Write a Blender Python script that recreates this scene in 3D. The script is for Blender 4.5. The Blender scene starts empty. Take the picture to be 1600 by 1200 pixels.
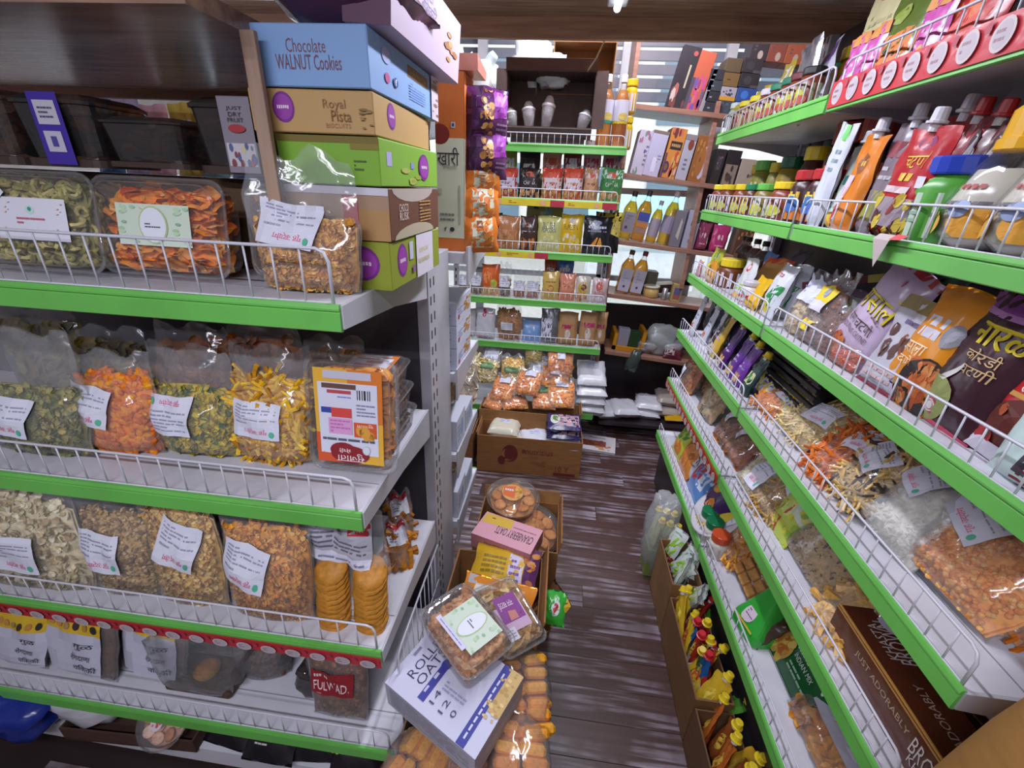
import bpy, math, random
import numpy as np
from mathutils import Matrix, Vector, noise
random.seed(7)
PI = math.pi
SC = bpy.context.scene
COL = SC.collection
# ------------------------------------------------------------------ camera
CAMZ = 1.62
F_PX = 683.2
PITCH, YAW, ROLL = (math.radians(a) for a in (24.3566, -5.5495, -2.6315))
def _cam_rows():
    cp, sp, cy, sy = math.cos(PITCH), math.sin(PITCH), math.cos(YAW), math.sin(YAW)
    f = Vector((sy*cp, cy*cp, -sp)); rt = Vector((cy, -sy, 0)); dn = f.cross(rt)
    c, s = math.cos(ROLL), math.sin(ROLL)
    return (c*rt + s*dn, -s*rt + c*dn, f)
RT, DN, FW = _cam_rows()
cam = bpy.data.cameras.new('camera'); cam_o = bpy.data.objects.new('camera', cam); COL.objects.link(cam_o)
cam.sensor_width = 36; cam.lens = F_PX*36/1600; cam.clip_start = .02; cam.clip_end = 100
mw = Matrix.Identity(4)
for i in range(3):
    mw[i][0] = RT[i]; mw[i][1] = -DN[i]; mw[i][2] = -FW[i]
mw[0][3], mw[1][3], mw[2][3] = 0, 0, CAMZ
cam_o.matrix_world = mw
SC.camera = cam_o
SC.view_settings.view_transform = 'Standard'; SC.view_settings.look = 'None'
SC.view_settings.gamma = 1; SC.view_settings.use_curve_mapping = False
SC.view_settings.exposure = -0.08
SC.cycles.max_bounces = 7; SC.cycles.transparent_max_bounces = 24
SC.cycles.caustics_reflective = False; SC.cycles.caustics_refractive = False
SC.cycles.sample_clamp_indirect = 4
# world: pale overcast sky outside the shop windows
W = bpy.data.worlds.new('sky'); SC.world = W; W.use_nodes = True
W.node_tree.nodes['Background'].inputs[0].default_value = (.80, .90, 1, 1)
W.node_tree.nodes['Background'].inputs[1].default_value = 3.4
# rays: a pixel of the 1600x1200 photograph to a point on a real plane
def ray(px, py): return RT*((px-800)/F_PX) + DN*((py-600)/F_PX) + FW
def az(px, py, z): r = ray(px, py); t = (z-CAMZ)/r.z; return Vector((r.x*t, r.y*t, z))
def ay(px, py, y): r = ray(px, py); t = y/r.y; return Vector((r.x*t, y, CAMZ+r.z*t))
def ax(px, py, x): r = ray(px, py); t = x/r.x; return Vector((x, r.y*t, CAMZ+r.z*t))
# ------------------------------------------------------------------ materials
def lin(h):
    h = h.lstrip('#'); h = h if len(h) == 6 else ''.join(q*2 for q in h); o = []
    for i in (0, 2, 4):
        c = int(h[i:i+2], 16)/255; o.append(c/12.92 if c <= .04045 else ((c+.055)/1.055)**2.4)
    return (*o, 1)
MC = {}
def newmat(name):
    m = bpy.data.materials.new(name); m.use_nodes = True
    return m, m.node_tree.nodes, m.node_tree.links, m.node_tree.nodes['Principled BSDF']
def noise_node(N, L, scale, sx=(1, 1, 1), detail=4, coord='Object'):
    tc = N.new('ShaderNodeTexCoord'); mp = N.new('ShaderNodeMapping'); nz = N.new('ShaderNodeTexNoise')
    mp.inputs['Scale'].default_value = sx; nz.inputs['Scale'].default_value = scale; nz.inputs['Detail'].default_value = detail
    L.new(tc.outputs[coord], mp.inputs[0]); L.new(mp.outputs[0], nz.inputs['Vector'])
    return nz
def ramp(N, L, src, stops):
    r = N.new('ShaderNodeValToRGB'); e = r.color_ramp.elements
    while len(e) < len(stops): e.new(.5)
    for el, (p, c) in zip(e, stops): el.position = p; el.color = c if not isinstance(c, str) else lin(c)
    L.new(src, r.inputs[0]); return r
def bump(N, L, src, bs, strength, dist=.002):
    b = N.new('ShaderNodeBump'); b.inputs['Strength'].default_value = strength; b.inputs['Distance'].default_value = dist
    L.new(src, b.inputs['Height']); L.new(b.outputs[0], bs.inputs['Normal'])
def C(h, kind='paper'):
    """cached coloured material: paper, gloss (plastic / foil film), paint, food, card, metal"""
    k = (h, kind)
    if k in MC: return MC[k]
    m, N, L, b = newmat(kind+'_'+h.strip('#')); MC[k] = m
    c = lin(h); b.inputs['Base Color'].default_value = c
    if kind == 'paper': b.inputs['Roughness'].default_value = .55
    elif kind == 'gloss':
        b.inputs['Roughness'].default_value = .24; b.inputs['Specular IOR Level'].default_value = .6
        nz = noise_node(N, L, 26, detail=2); bump(N, L, nz.outputs[0], b, .5, .004)
    elif kind == 'foil':
        b.inputs['Metallic'].default_value = .8; b.inputs['Roughness'].default_value = .25
        nz = noise_node(N, L, 30, detail=2); bump(N, L, nz.outputs[0], b, .6, .004)
    elif kind == 'plastic': b.inputs['Roughness'].default_value = .32
    elif kind == 'paint':
        b.inputs['Roughness'].default_value = .38
        nz = noise_node(N, L, 9, detail=5)
        d = tuple(x*.86 for x in c[:3])+(1,)
        r = ramp(N, L, nz.outputs[0], [(.3, d), (.6, c)]); L.new(r.outputs[0], b.inputs['Base Color'])
    elif kind == 'food':
        g = sum(c[:3])/3; c = tuple(max(.004, min(.95, (g+(x-g)*1.14)*1.10)) for x in c[:3])+(1,)
        b.inputs['Roughness'].default_value = .6
        nz = noise_node(N, L, 90, detail=3)
        r = ramp(N, L, nz.outputs[0], [(.3, tuple(x*.72 for x in c[:3])+(1,)), (.5, c), (.75, tuple(min(1, x*1.25) for x in c[:3])+(1,))])
        L.new(r.outputs[0], b.inputs['Base Color']); bump(N, L, nz.outputs[0], b, .35, .002)
    elif kind == 'card':
        b.inputs['Roughness'].default_value = .8
        nz = noise_node(N, L, 14, (1, 1, 5), 6)
        r = ramp(N, L, nz.outputs[0], [(.25, tuple(x*.78 for x in c[:3])+(1,)), (.65, c)])
        L.new(r.outputs[0], b.inputs['Base Color'])
    elif kind == 'metal': b.inputs['Metallic'].default_value = .9; b.inputs['Roughness'].default_value = .35
    elif kind == 'liquid':
        b.inputs['Roughness'].default_value = .1
        tl = N.new('ShaderNodeBsdfTransparent'); tl.inputs[0].default_value = tuple(max(.02, x)**.5 for x in c[:3])+(1,); mx = N.new('ShaderNodeMixShader'); mx.inputs[0].default_value = .5
        L.new(b.outputs[0], mx.inputs[1]); L.new(tl.outputs[0], mx.inputs[2]); L.new(mx.outputs[0], N['Material Output'].inputs[0])
    return m
def film_mat(name, base, tint='#ffffff', rough=.1, bmp=.6, milk=.05):
    m = bpy.data.materials.new(name); m.use_nodes = True; N = m.node_tree.nodes; L = m.node_tree.links; N.clear()
    out = N.new('ShaderNodeOutputMaterial'); tr = N.new('ShaderNodeBsdfTransparent'); gl = N.new('ShaderNodeBsdfGlossy'); df = N.new('ShaderNodeBsdfDiffuse')
    mx = N.new('ShaderNodeMixShader'); mx2 = N.new('ShaderNodeMixShader'); lw = N.new('ShaderNodeLayerWeight')
    tr.inputs[0].default_value = lin(tint); gl.inputs['Roughness'].default_value = rough; df.inputs[0].default_value = (.85, .87, .92, 1)
    lw.inputs[0].default_value = .25
    ma = N.new('ShaderNodeMath'); ma.operation = 'MULTIPLY_ADD'; ma.inputs[1].default_value = .55; ma.inputs[2].default_value = base
    L.new(lw.outputs['Fresnel'], ma.inputs[0])
    mx2.inputs[0].default_value = milk; L.new(tr.outputs[0], mx2.inputs[1]); L.new(df.outputs[0], mx2.inputs[2])
    L.new(ma.outputs[0], mx.inputs[0]); L.new(mx2.outputs[0], mx.inputs[1]); L.new(gl.outputs[0], mx.inputs[2])
    L.new(mx.outputs[0], out.inputs[0])
    if bmp:
        nz = noise_node(N, L, 20, detail=2); bp = N.new('ShaderNodeBump'); bp.inputs['Strength'].default_value = bmp; bp.inputs['Distance'].default_value = .008
        L.new(nz.outputs[0], bp.inputs['Height']); L.new(bp.outputs[0], gl.inputs['Normal']); L.new(bp.outputs[0], lw.inputs['Normal'])
    return m
FILM = film_mat('clear_bag_film', .055, milk=.10)
MILKY = film_mat('milky_bag_film', .02, rough=.2, milk=.28)
RIGID = film_mat('clear_rigid_plastic', .05, rough=.06, bmp=.15, milk=.06)
GLASS = film_mat('window_glass', .03, rough=.02, bmp=0, milk=.02)
def wood_mat(name, dark, light, rough=.35, sx=(1.2, 14, 14), scale=4):
    m, N, L, b = newmat(name)
    nz = noise_node(N, L, scale, sx, 8)
    r = ramp(N, L, nz.outputs[0], [(.3, dark), (.7, light)]); L.new(r.outputs[0], b.inputs['Base Color'])
    b.inputs['Roughness'].default_value = rough; bump(N, L, nz.outputs[0], b, .1, .001)
    return m
WALNUT = wood_mat('walnut_laminate', '#7d6152', '#a58672', .25)
REDWOOD = wood_mat('reddish_wood_laminate', '#8a6354', '#a87e6c', .4)
PLY = wood_mat('plywood_edge', '#8d7060', '#b29480', .6, (14, 14, 1.2))
FLOORM = None
def floor_mat():
    m, N, L, b = newmat('worn_wood_vinyl')
    a = noise_node(N, L, 2.2, (1.0, 26, 1), 8); s = noise_node(N, L, 1.7, (1.6, 30, 1), 12); big = noise_node(N, L, 1.5, (1.5, 1, 1), 4)
    base = ramp(N, L, a.outputs[0], [(.3, '#3a2723'), (.55, '#4c332f'), (.75, '#5c413d')])
    mask = N.new('ShaderNodeMath'); mask.operation = 'MULTIPLY'; mask.use_clamp = True
    r1 = ramp(N, L, s.outputs[0], [(.45, '#000000'), (.56, '#ffffff')]); r2 = ramp(N, L, big.outputs[0], [(.46, '#000000'), (.58, '#ffffff')])
    L.new(r1.outputs[0], mask.inputs[0]); L.new(r2.outputs[0], mask.inputs[1])
    mx = N.new('ShaderNodeMix'); mx.data_type = 'RGBA'; L.new(mask.outputs[0], mx.inputs[0]); L.new(base.outputs[0], mx.inputs[6])
    mx.inputs[7].default_value = lin('#958b96'); L.new(mx.outputs[2], b.inputs['Base Color'])
    b.inputs['Roughness'].default_value = .42
    bump(N, L, s.outputs[0], b, .1, .001)
    return m
FLOORM = floor_mat()
WHITE = C('#d5d3dc', 'paint'); GREEN = C('#6aba54', 'paint'); WIRE = C('#c9c7d2', 'plastic'); BLACK = C('#0d0c0f', 'plastic')
STEEL = C('#bdbcc6', 'paint')
# ------------------------------------------------------------------ mesh building
class B:
    def __init__(s): s.v = []; s.f = []; s.m = []; s.mats = []
    def mi(s, mat):
        if mat not in s.mats: s.mats.append(mat)
        return s.mats.index(mat)
    def add(s, vs, fs, mat):
        o = len(s.v); i = s.mi(mat); s.v.extend([tuple(v) for v in vs])
        for f in fs: s.f.append(tuple(o+k for k in f)); s.m.append(i)
    def box(s, x0, x1, y0, y1, z0, z1, mat, c=0):
        if c <= 0:
            vs = [(x, y, z) for x in (x0, x1) for y in (y0, y1) for z in (z0, z1)]
            s.add(vs, [(0, 1, 3, 2), (4, 6, 7, 5), (0, 4, 5, 1), (2, 3, 7, 6), (0, 2, 6, 4), (1, 5, 7, 3)], mat); return s
        vs = []; idx = {}
        for ix, x in enumerate((x0, x1)):
            for iy, y in enumerate((y0, y1)):
                for iz, z in enumerate((z0, z1)):
                    sx, sy, sz = (c, -c)[ix], (c, -c)[iy], (c, -c)[iz]
                    for a, p in enumerate(((x, y+sy, z+sz), (x+sx, y, z+sz), (x+sx, y+sy, z))):
                        idx[ix, iy, iz, a] = len(vs); vs.append(p)
        fs = []
        for k in (0, 1):
            fs += [[idx[k, a, b_, 0] for a, b_ in ((0, 0), (1, 0), (1, 1), (0, 1))], [idx[a, k, b_, 1] for a, b_ in ((0, 0), (1, 0), (1, 1), (0, 1))],
                   [idx[a, b_, k, 2] for a, b_ in ((0, 0), (1, 0), (1, 1), (0, 1))]]
        for a in (0, 1):
            for b_ in (0, 1):
                fs += [[idx[0, a, b_, 1], idx[1, a, b_, 1], idx[1, a, b_, 2], idx[0, a, b_, 2]], [idx[a, 0, b_, 0], idx[a, 1, b_, 0], idx[a, 1, b_, 2], idx[a, 0, b_, 2]],
                       [idx[a, b_, 0, 0], idx[a, b_, 1, 0], idx[a, b_, 1, 1], idx[a, b_, 0, 1]]]
        for a in (0, 1):
            for b_ in (0, 1):
                for d in (0, 1): fs.append([idx[a, b_, d, q] for q in range(3)])
        s.add(vs, fs, mat); return s
    def loft(s, rings, mat, cap0=True, cap1=True):
        n = len(rings[0]); vs = [p for r in rings for p in r]; fs = []
        for i in range(len(rings)-1):
            for j in range(n):
                k = (j+1) % n; fs.append((i*n+j, i*n+k, (i+1)*n+k, (i+1)*n+j))
        if cap0: fs.append(tuple(reversed(range(n))))
        if cap1: fs.append(tuple((len(rings)-1)*n+j for j in range(n)))
        s.add(vs, fs, mat); return s
    def lathe(s, prof, mat, n=16, cx=0, cy=0, cap0=True, cap1=True):
        return s.loft([[(cx+r*math.cos(2*PI*j/n), cy+r*math.sin(2*PI*j/n), z) for j in range(n)] for r, z in prof], mat, cap0, cap1)
    def tube(s, pts, r, mat, n=6):
        pts = [Vector(p) for p in pts]; rings = []
        for i, p in enumerate(pts):
            d = (pts[min(i+1, len(pts)-1)]-pts[max(i-1, 0)]).normalized()
            a = d.cross(Vector((0, 0, 1)) if abs(d.z) < .9 else Vector((1, 0, 0))).normalized(); b_ = d.cross(a)
            rings.append([p+a*r*math.cos(2*PI*k/n)+b_*r*math.sin(2*PI*k/n) for k in range(n)])
        return s.loft(rings, mat)
    def prism(s, poly, x0, x1, mat):
        """poly of (y, z) extruded along x"""
        return s.loft([[(x0, y, z) for y, z in poly], [(x1, y, z) for y, z in poly]], mat)
    def grid(s, fn, nu, nv, mat, u0=-1, u1=1, v0=0, v1=1):
        vs = [fn(u0+(u1-u0)*i/nu, v0+(v1-v0)*j/nv) for j in range(nv+1) for i in range(nu+1)]
        fs = [(j*(nu+1)+i, j*(nu+1)+i+1, (j+1)*(nu+1)+i+1, (j+1)*(nu+1)+i) for j in range(nv) for i in range(nu)]
        s.add(vs, fs, mat); return s
    def mesh(s, name, smooth=False):
        me = bpy.data.meshes.new(name); me.from_pydata(s.v, [], s.f)
        for m in s.mats: me.materials.append(m)
        me.polygons.foreach_set('material_index', s.m)
        if smooth: me.polygons.foreach_set('use_smooth', [True]*len(s.f))
        me.update(); return me
def obj(name, b, parent=None, loc=None, rot=None, smooth=False, kind=None):
    me = b if isinstance(b, bpy.types.Mesh) else b.mesh(name, smooth)
    o = bpy.data.objects.new(name, me); COL.objects.link(o)
    if parent is not None: o.parent = parent
    if loc is not None: o.location = loc
    if rot is not None: o.rotation_euler = rot
    if kind: o['kind'] = kind
    return o
def tag(o, label, cat, group=None):
    o['label'] = label; o['category'] = cat
    if group: o['group'] = group
    return o
def thing(name, label, cat, loc=(0, 0, 0), rot=(0, 0, 0), group=None):
    o = bpy.data.objects.new(name, None); COL.objects.link(o); o.location = loc; o.rotation_euler = rot
    o.empty_display_size = .03
    return tag(o, label, cat, group)
def struct(name, b, smooth=False):
    o = obj(name, b, smooth=smooth); o['kind'] = 'structure'; return o
def copy_tree(o, parent=None):
    c = o.copy(); COL.objects.link(c); c.parent = parent
    for ch in list(o.children): copy_tree(ch, c)
    return c
# ------------------------------------------------------------------ lettering
TC = {}
def text2d(s):
    if s in TC: return TC[s]
    cu = bpy.data.curves.new('lettering', 'FONT'); cu.body = s; cu.size = 1; cu.resolution_u = 2; cu.align_x = 'CENTER'
    o = bpy.data.objects.new('lettering', cu); COL.objects.link(o)
    dg = bpy.context.evaluated_depsgraph_get(); me = bpy.data.meshes.new_from_object(o.evaluated_get(dg))
    vs = [(v.co.x, v.co.y) for v in me.vertices]; fs = [tuple(p.vertices) for p in me.polygons]
    bpy.data.objects.remove(o); bpy.data.curves.remove(cu); bpy.data.meshes.remove(me)
    if vs:
        x0 = min(v[0] for v in vs); x1 = max(v[0] for v in vs); y0 = min(v[1] for v in vs); y1 = max(v[1] for v in vs)
        vs = [(2*(x-x0)/(x1-x0)-1, 2*(y-y0)/(y1-y0)-1) for x, y in vs]; asp = (x1-x0)/(y1-y0)
    else: asp = 1
    TC[s] = (vs, fs, asp); return TC[s]
# wording the photograph leaves unreadable is kept as lines of small print
UNREAD = set('BAKERY Haldi BOMBAY DHARTI Soya SEV PEANUT MOONG SING MIX MASALA DAL SLIMMER MAYO IMLI Atta Biscuits Dal Rice Poha Moong Rava Jowar Ragi Urad Besan Chana Maida TEHRI Bala'.split())|{'THE HEALTHIEST OATS', 'सॉस', 'लाल', 'बाकर', 'डेट'}
def decal(b, S, spec, lay=.0004, k0=1, fl='paper'):
    """flat print on surface S(u in -1..1, v in 0..1, offset)"""
    for k, q in enumerate(spec):
        o = lay*(k0+min(k, 6)+.06*max(0, k-6)); t = q[0]
        if t == 'r':
            _, u0, u1, v0, v1, c = q
            nu = max(1, int(abs(u1-u0)*4+.5)); nv = max(1, int(abs(v1-v0)*8+.5)); b.grid(lambda u, v: S(u, v, o), nu, nv, C(c, fl), u0, u1, v0, v1)
        elif t == 'q':      # free quad
            _, p, c = q
            def fn(u, v): 
                a = [p[0][i]*(1-u)*(1-v)+p[1][i]*u*(1-v)+p[2][i]*u*v+p[3][i]*(1-u)*v for i in (0, 1)]; return S(a[0], a[1], o)
            b.grid(fn, 5, 5, C(c, fl), 0, 1, 0, 1)
        elif t == 'e':
            _, u, v, ru, rv, c = q; n = 18
            cl = lambda a, b_: S(max(-1, min(1, a)), max(0, min(1, b_)), o)
            vs = [cl(u, v)]+[cl(u+ru*r*math.cos(2*PI*j/n), v+rv*r*math.sin(2*PI*j/n)) for r in (.5, 1) for j in range(n)]
            fs = [(0, 1+j, 1+(j+1) % n) for j in range(n)]+[(1+j, 1+n+j, 1+n+(j+1) % n, 1+(j+1) % n) for j in range(n)]
            b.add(vs, fs, C(c, fl))
        elif t == 't' and q[1] in UNREAD:
            _, s, u, v, hu, hv, c = q[:7]; rr = random.Random(len(s)); n_ = 2 if len(q) > 7 and abs(q[7]) == 90 else 1
            if n_ == 2: hu, hv = hu*.6, hv
            m = max(3, min(9, len(s)))
            for i in range(m):
                a = -1+2*i/m; e = a+1.5/m
                if n_ == 1: b.grid(lambda x, y: S(x, y, o), 1, 1, C(c, fl), u+hu*a, u+hu*e, v-hv*.6*rr.uniform(.6, 1), v+hv*.6)
                else: b.grid(lambda x, y: S(x, y, o), 1, 1, C(c, fl), u-hu*.8, u+hu*.8, v+hv*a, v+hv*e)
        elif t == 't':      # text: centre u,v; half-width in u, half-height in v; rotation in degrees
            _, s, u, v, hu, hv, c = q[:7]; rot = q[7] if len(q) > 7 else 0
            vs, fs, asp = text2d(s); ca, sa = math.cos(math.radians(rot)), math.sin(math.radians(rot))
            if rot in (90, -90):
                b.add([S(u-hu*y*sa, v+hv*x*sa, o) for x, y in vs], fs, C(c, fl))
            else: b.add([S(u+hu*x*ca, v+hv*y*ca, o) for x, y in vs], fs, C(c, fl))
        elif t == 'n':      # lines of small print
            _, u0, u1, v0, v1, n, c = q; rr = random.Random(int(abs(u0*97+v1*31+n)*10))
            for i in range(n):
                vv = v0+(v1-v0)*(i+.5)/n; hh = abs(v1-v0)/n*.22; uu = u0; 
                while uu < u1-.02:
                    ww = min(u1-uu, (u1-u0)*rr.uniform(.08, .28)); b.grid(lambda u, v: S(u, v, o), 1, 1, C(c, fl), uu, uu+ww*.86, vv-hh, vv+hh); uu += ww
                    if rr.random() < .12: break
        elif t == 'k':      # scattered blobs of pictured food
            _, u0, u1, v0, v1, n, r, cols = q; rr = random.Random(n*7+len(spec))
            for i in range(n):
                u, v = rr.uniform(u0, u1), rr.uniform(v0, v1); a = rr.uniform(.6, 1.3); m = 7
                vs = [S(max(-1, min(1, u+r*a*math.cos(2*PI*j/m))), max(0, min(1, v+r*.5*a*math.sin(2*PI*j/m))), o+.0001*(i % 7)) for j in range(m)]
                b.add(vs, [tuple(range(m))], C(rr.choice(cols), fl))
    return b
# ------------------------------------------------------------------ food pieces (small templates)
def _disc(n, cup, r2=.55):
    vs = [(0, 0, 0)]+[(r2*math.cos(2*PI*j/n), r2*math.sin(2*PI*j/n), cup*.35) for j in range(n)]+[(math.cos(2*PI*j/n), math.sin(2*PI*j/n)*(.9 if j % 2 else 1), cup*(1+.4*math.sin(j*2.3))) for j in range(n)]
    fs = [(0, 1+j, 1+(j+1) % n) for j in range(n)]+[(1+j, 1+n+j, 1+n+(j+1) % n, 1+(j+1) % n) for j in range(n)]
    return vs, fs
def _stick(L, bend):
    b = B(); b.tube([(-L, 0, 0), (-L*.3, 0, bend), (L*.4, 0, bend*.9), (L, 0, -bend*.3)], 1, WHITE, 5); return b.v, b.f
def _ball(sq=(1, 1, 1), n=7, m=5):
    b = B(); b.lathe([(max(.05, math.sin(PI*i/m)), -math.cos(PI*i/m)) for i in range(m+1)], WHITE, n); return [(x*sq[0], y*sq[1], z*sq[2]) for x, y, z in b.v], b.f
def _torus(r=.42, n=9, k=5, tw=.35):
    b = B(); P = [(math.cos(2*PI*j/n), math.sin(2*PI*j/n), tw*math.sin(4*PI*j/n)) for j in range(n)]
    vs = []; fs = []
    for j in range(n):
        for q in range(k):
            a = 2*PI*j/n; c = 2*PI*q/k; vs.append(((1+r*math.cos(c))*math.cos(a), (1+r*math.cos(c))*math.sin(a), r*math.sin(c)+tw*math.sin(2*a)))
    for j in range(n):
        for q in range(k): fs.append((j*k+q, ((j+1) % n)*k+q, ((j+1) % n)*k+(q+1) % k, j*k+(q+1) % k))
    return vs, fs
PIECE = {'flake': _disc(6, .35), 'chip': _disc(10, .28), 'disc': _disc(12, .05), 'stick': _stick(5.5, .9), 'thread': _stick(11, 1.6), 'ball': _ball(),
         'grain': _ball((.6, .6, 1.25), 6, 4), 'twist': _torus(), 'puff': _ball((1.5, .8, .8), 7, 4), 'bar': _stick(3.2, .15), 'chunk': _ball((1, .75, .6), 5, 3)}
PSIZE = {'flake': .010, 'chip': .019, 'disc': .024, 'stick': .0042, 'thread': .0022, 'ball': .007, 'grain': .0042, 'twist': .010, 'puff': .0085, 'bar': .009, 'chunk': .008}
def pieces(b, spots, kind, cols, size=1, seed=1, flat=False):
    """small pieces of food heaped on the given spots"""
    rr = random.Random(seed); vs, fs = PIECE[kind]; ms = [C(c, 'food') for c in cols]
    for p in spots:
        M = Matrix.Rotation(rr.uniform(0, 6.28), 3, 'Z') @ Matrix.Rotation(rr.uniform(-1.5, 1.5), 3, 'X') @ Matrix.Rotation(rr.uniform(-1, 1), 3, 'Y')
        if kind in ('stick', 'thread', 'bar', 'puff', 'grain'):
            M = Matrix.Rotation(rr.uniform(-.3, .3), 3, 'Z') @ Matrix.Rotation(rr.uniform(-.25, .25), 3, 'X') @ Matrix.Rotation(rr.uniform(0, 6.28), 3, 'Y')
        if flat: M = Matrix.Rotation(rr.uniform(0, 6.28), 3, 'Z') @ Matrix.Rotation(rr.uniform(-.35, .35), 3, 'Y') @ Matrix.Rotation(rr.uniform(-.3, .3), 3, 'X')
        if not flat and kind in ('chip', 'disc', 'flake'):
            M = Matrix.Rotation(rr.uniform(.6, 2.3), 3, 'X') @ Matrix.Rotation(rr.uniform(-.9, .9), 3, 'Y') @ Matrix.Rotation(rr.uniform(0, 6.28), 3, 'Z')
        s = PSIZE[kind]*size*rr.uniform(.72, 1.25); p = Vector(p)
        b.add([p+M@Vector(v)*s for v in vs], fs, rr.choice(ms))
# ------------------------------------------------------------------ pouches and bags
def surf(w, h, d, kind='pillow', seed=0, fill=.7, wr=.0022):
    """front/back surface of a flexible pack: u -1..1 across, v 0..1 up"""
    ph = seed*1.37
    def S(u, v, o=0, side=-1):
        if kind == 'pillow': t = max(0, math.sin(PI*min(1, max(0, (v-.045)/.91))))**.55
        elif kind == 'stand': t = min(1, max(0, v/.10))**.5*max(0, 1-max(0, v-.05)/.90)**.75
        elif kind == 'block': t = min(1, v/.05)**.5*min(1, max(0, (1-v)/.16))**.6
        else:
            t = min(1, max(.02, v/.10))**.45*(1 if v < fill*.62 else max(.05, 1-(v-fill*.62)/(fill*.5)))
        ex = 6 if kind == 'block' else 2.6
        a = max(0, 1-abs(u)**ex)**(.45 if kind == 'block' else .6)
        k = wr*(1+1.2*(v > fill if kind == 'bag' else 0))
        n = k*(math.sin(7*u+9*v+ph)+.7*math.sin(13*u-11*v+2*ph)+.5*math.sin(23*v+5*u+ph))
        e = .0014*math.sin(17*v+ph)*abs(u)
        pin = .05*t if kind != 'block' else 0
        top = (0.012*math.sin(6*u+ph) if kind == 'bag' else .003*math.sin(3*u+ph))*v**4
        bul = (.84+.16*math.sin(PI*min(1, .12+v*.8))) if kind == 'bag' else 1
        x = w/2*u*(1-pin)*bul+e + (.06*w*math.sin(ph)*v*v if kind == 'bag' else 0)
        return (x, side*(d/2*t*a+.0008+o)+n*(.35+.65*min(1, v*3)), h*v*(1-.02*t)+top)
    S.w, S.h = w, h
    return S
def pack_mesh(b, S, mat, nu=10, nv=13):
    for sd in (-1, 1): b.grid(lambda u, v: S(u, v, 0, sd), nu, nv, mat)
    return b
def pouch(name, label, cat, w, h, d, col, spec=(), kind='pillow', loc=(0, 0, 0), rot=(0, 0, 0), group=None, seed=None, fin='gloss', parts=True):
    seed = random.randrange(99) if seed is None else seed
    S = surf(w, h, d, kind, seed); b = B(); pack_mesh(b, S, C(col, fin))
    o = obj(name, b, None, loc, rot, True); tag(o, label, cat, group)
    if spec:
        b = B(); decal(b, S, spec, fl='paper'); obj('print', b, o)
    if parts and kind in ('pillow',):
        b = B()
        for v0 in (0, .965): b.grid(lambda u, v: S(u, v, .0012), 14, 2, C(col, 'foil'), -1, 1, v0, v0+.035)
        obj('crimped_seal', b, o)
    return o
STK = [('r', -1, 1, 0, 1, '#dcdcec'), ('n', -.85, .85, .52, .92, 5, '#9a9ab4'), ('t', 'गृह उद्योग', .05, .22, .5, .10, '#e0507a', 180), ('e', .72, .18, .1, .09, '#58b894'), ('n', -.8, .2, .4, .5, 1, '#aab')]
STK2 = [('r', -1, 1, 0, 1, '#dcdcec'), ('n', -.85, .85, .10, .66, 6, '#9a9ab4'), ('t', 'गृह उद्योग', .05, .84, .5, .09, '#e0507a', 180), ('e', -.8, .84, .1, .09, '#58b894')]
def sticker(S, u0, u1, v0, v1, spec, parent, tilt=0, name='label', off=.0045):
    """a paper label on a pack; its own little surface"""
    uc, vc = (u0+u1)/2, (v0+v1)/2
    def T(u, v, o):
        a, c = u*(u1-u0)/2*S.w/2, (v-.5)*(v1-v0)*S.h; ct, st = math.cos(tilt), math.sin(tilt)
        return S(uc+(a*ct-c*st)*2/S.w, vc+(a*st+c*ct)/S.h, off+o)
    b = B(); decal(b, T, spec); return obj(name, b, parent)
def bag(name, label, cat, w, h, d, piece, cols, n=160, fill=.62, size=1, loc=(0, 0, 0), rot=(0, 0, 0), stick=None, sspec=None, tilt=0, film=None, group=None, seed=None, core=None, back=False):
    """clear bag of snacks: film > contents, label"""
    seed = random.randrange(99) if seed is None else seed; rr = random.Random(seed+5)
    S = surf(w, h, d, 'bag', seed, fill); b = B(); pack_mesh(b, S, film or FILM, 10, 14)
    o = obj(name, b, None, loc, rot, True); tag(o, label, cat, group)
    Si = surf(w*.93, h, max(d*.4, d*.93-2.2*PSIZE[piece]*size*(1 if piece in ('chip', 'disc', 'flake', 'ball', 'chunk', 'twist') else .8)), 'bag', seed, fill); b = B()
    def core_f(sd):
        return lambda u, v: Si(u, .02+v*(fill*(1.0-.10*u*u)+.02*math.sin(5*u+seed)), -.004, sd)
    for sd in (-1, 1): b.grid(core_f(sd), 7, 6, C(core or cols[0], 'food'))
    sp = []
    for i in range(n):
        u, v = rr.uniform(-.93, .93), rr.uniform(.03, fill*1.02); p = Si(u, v, -.003, -1 if (rr.random() < (.6 if back else .93)) else 1); sp.append(p)
    pieces(b, sp, piece, cols, size, seed)
    obj('contents', b, o, kind='stuff')
    if stick: sticker(S, *stick, sspec or STK, o, tilt)
    return o
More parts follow.
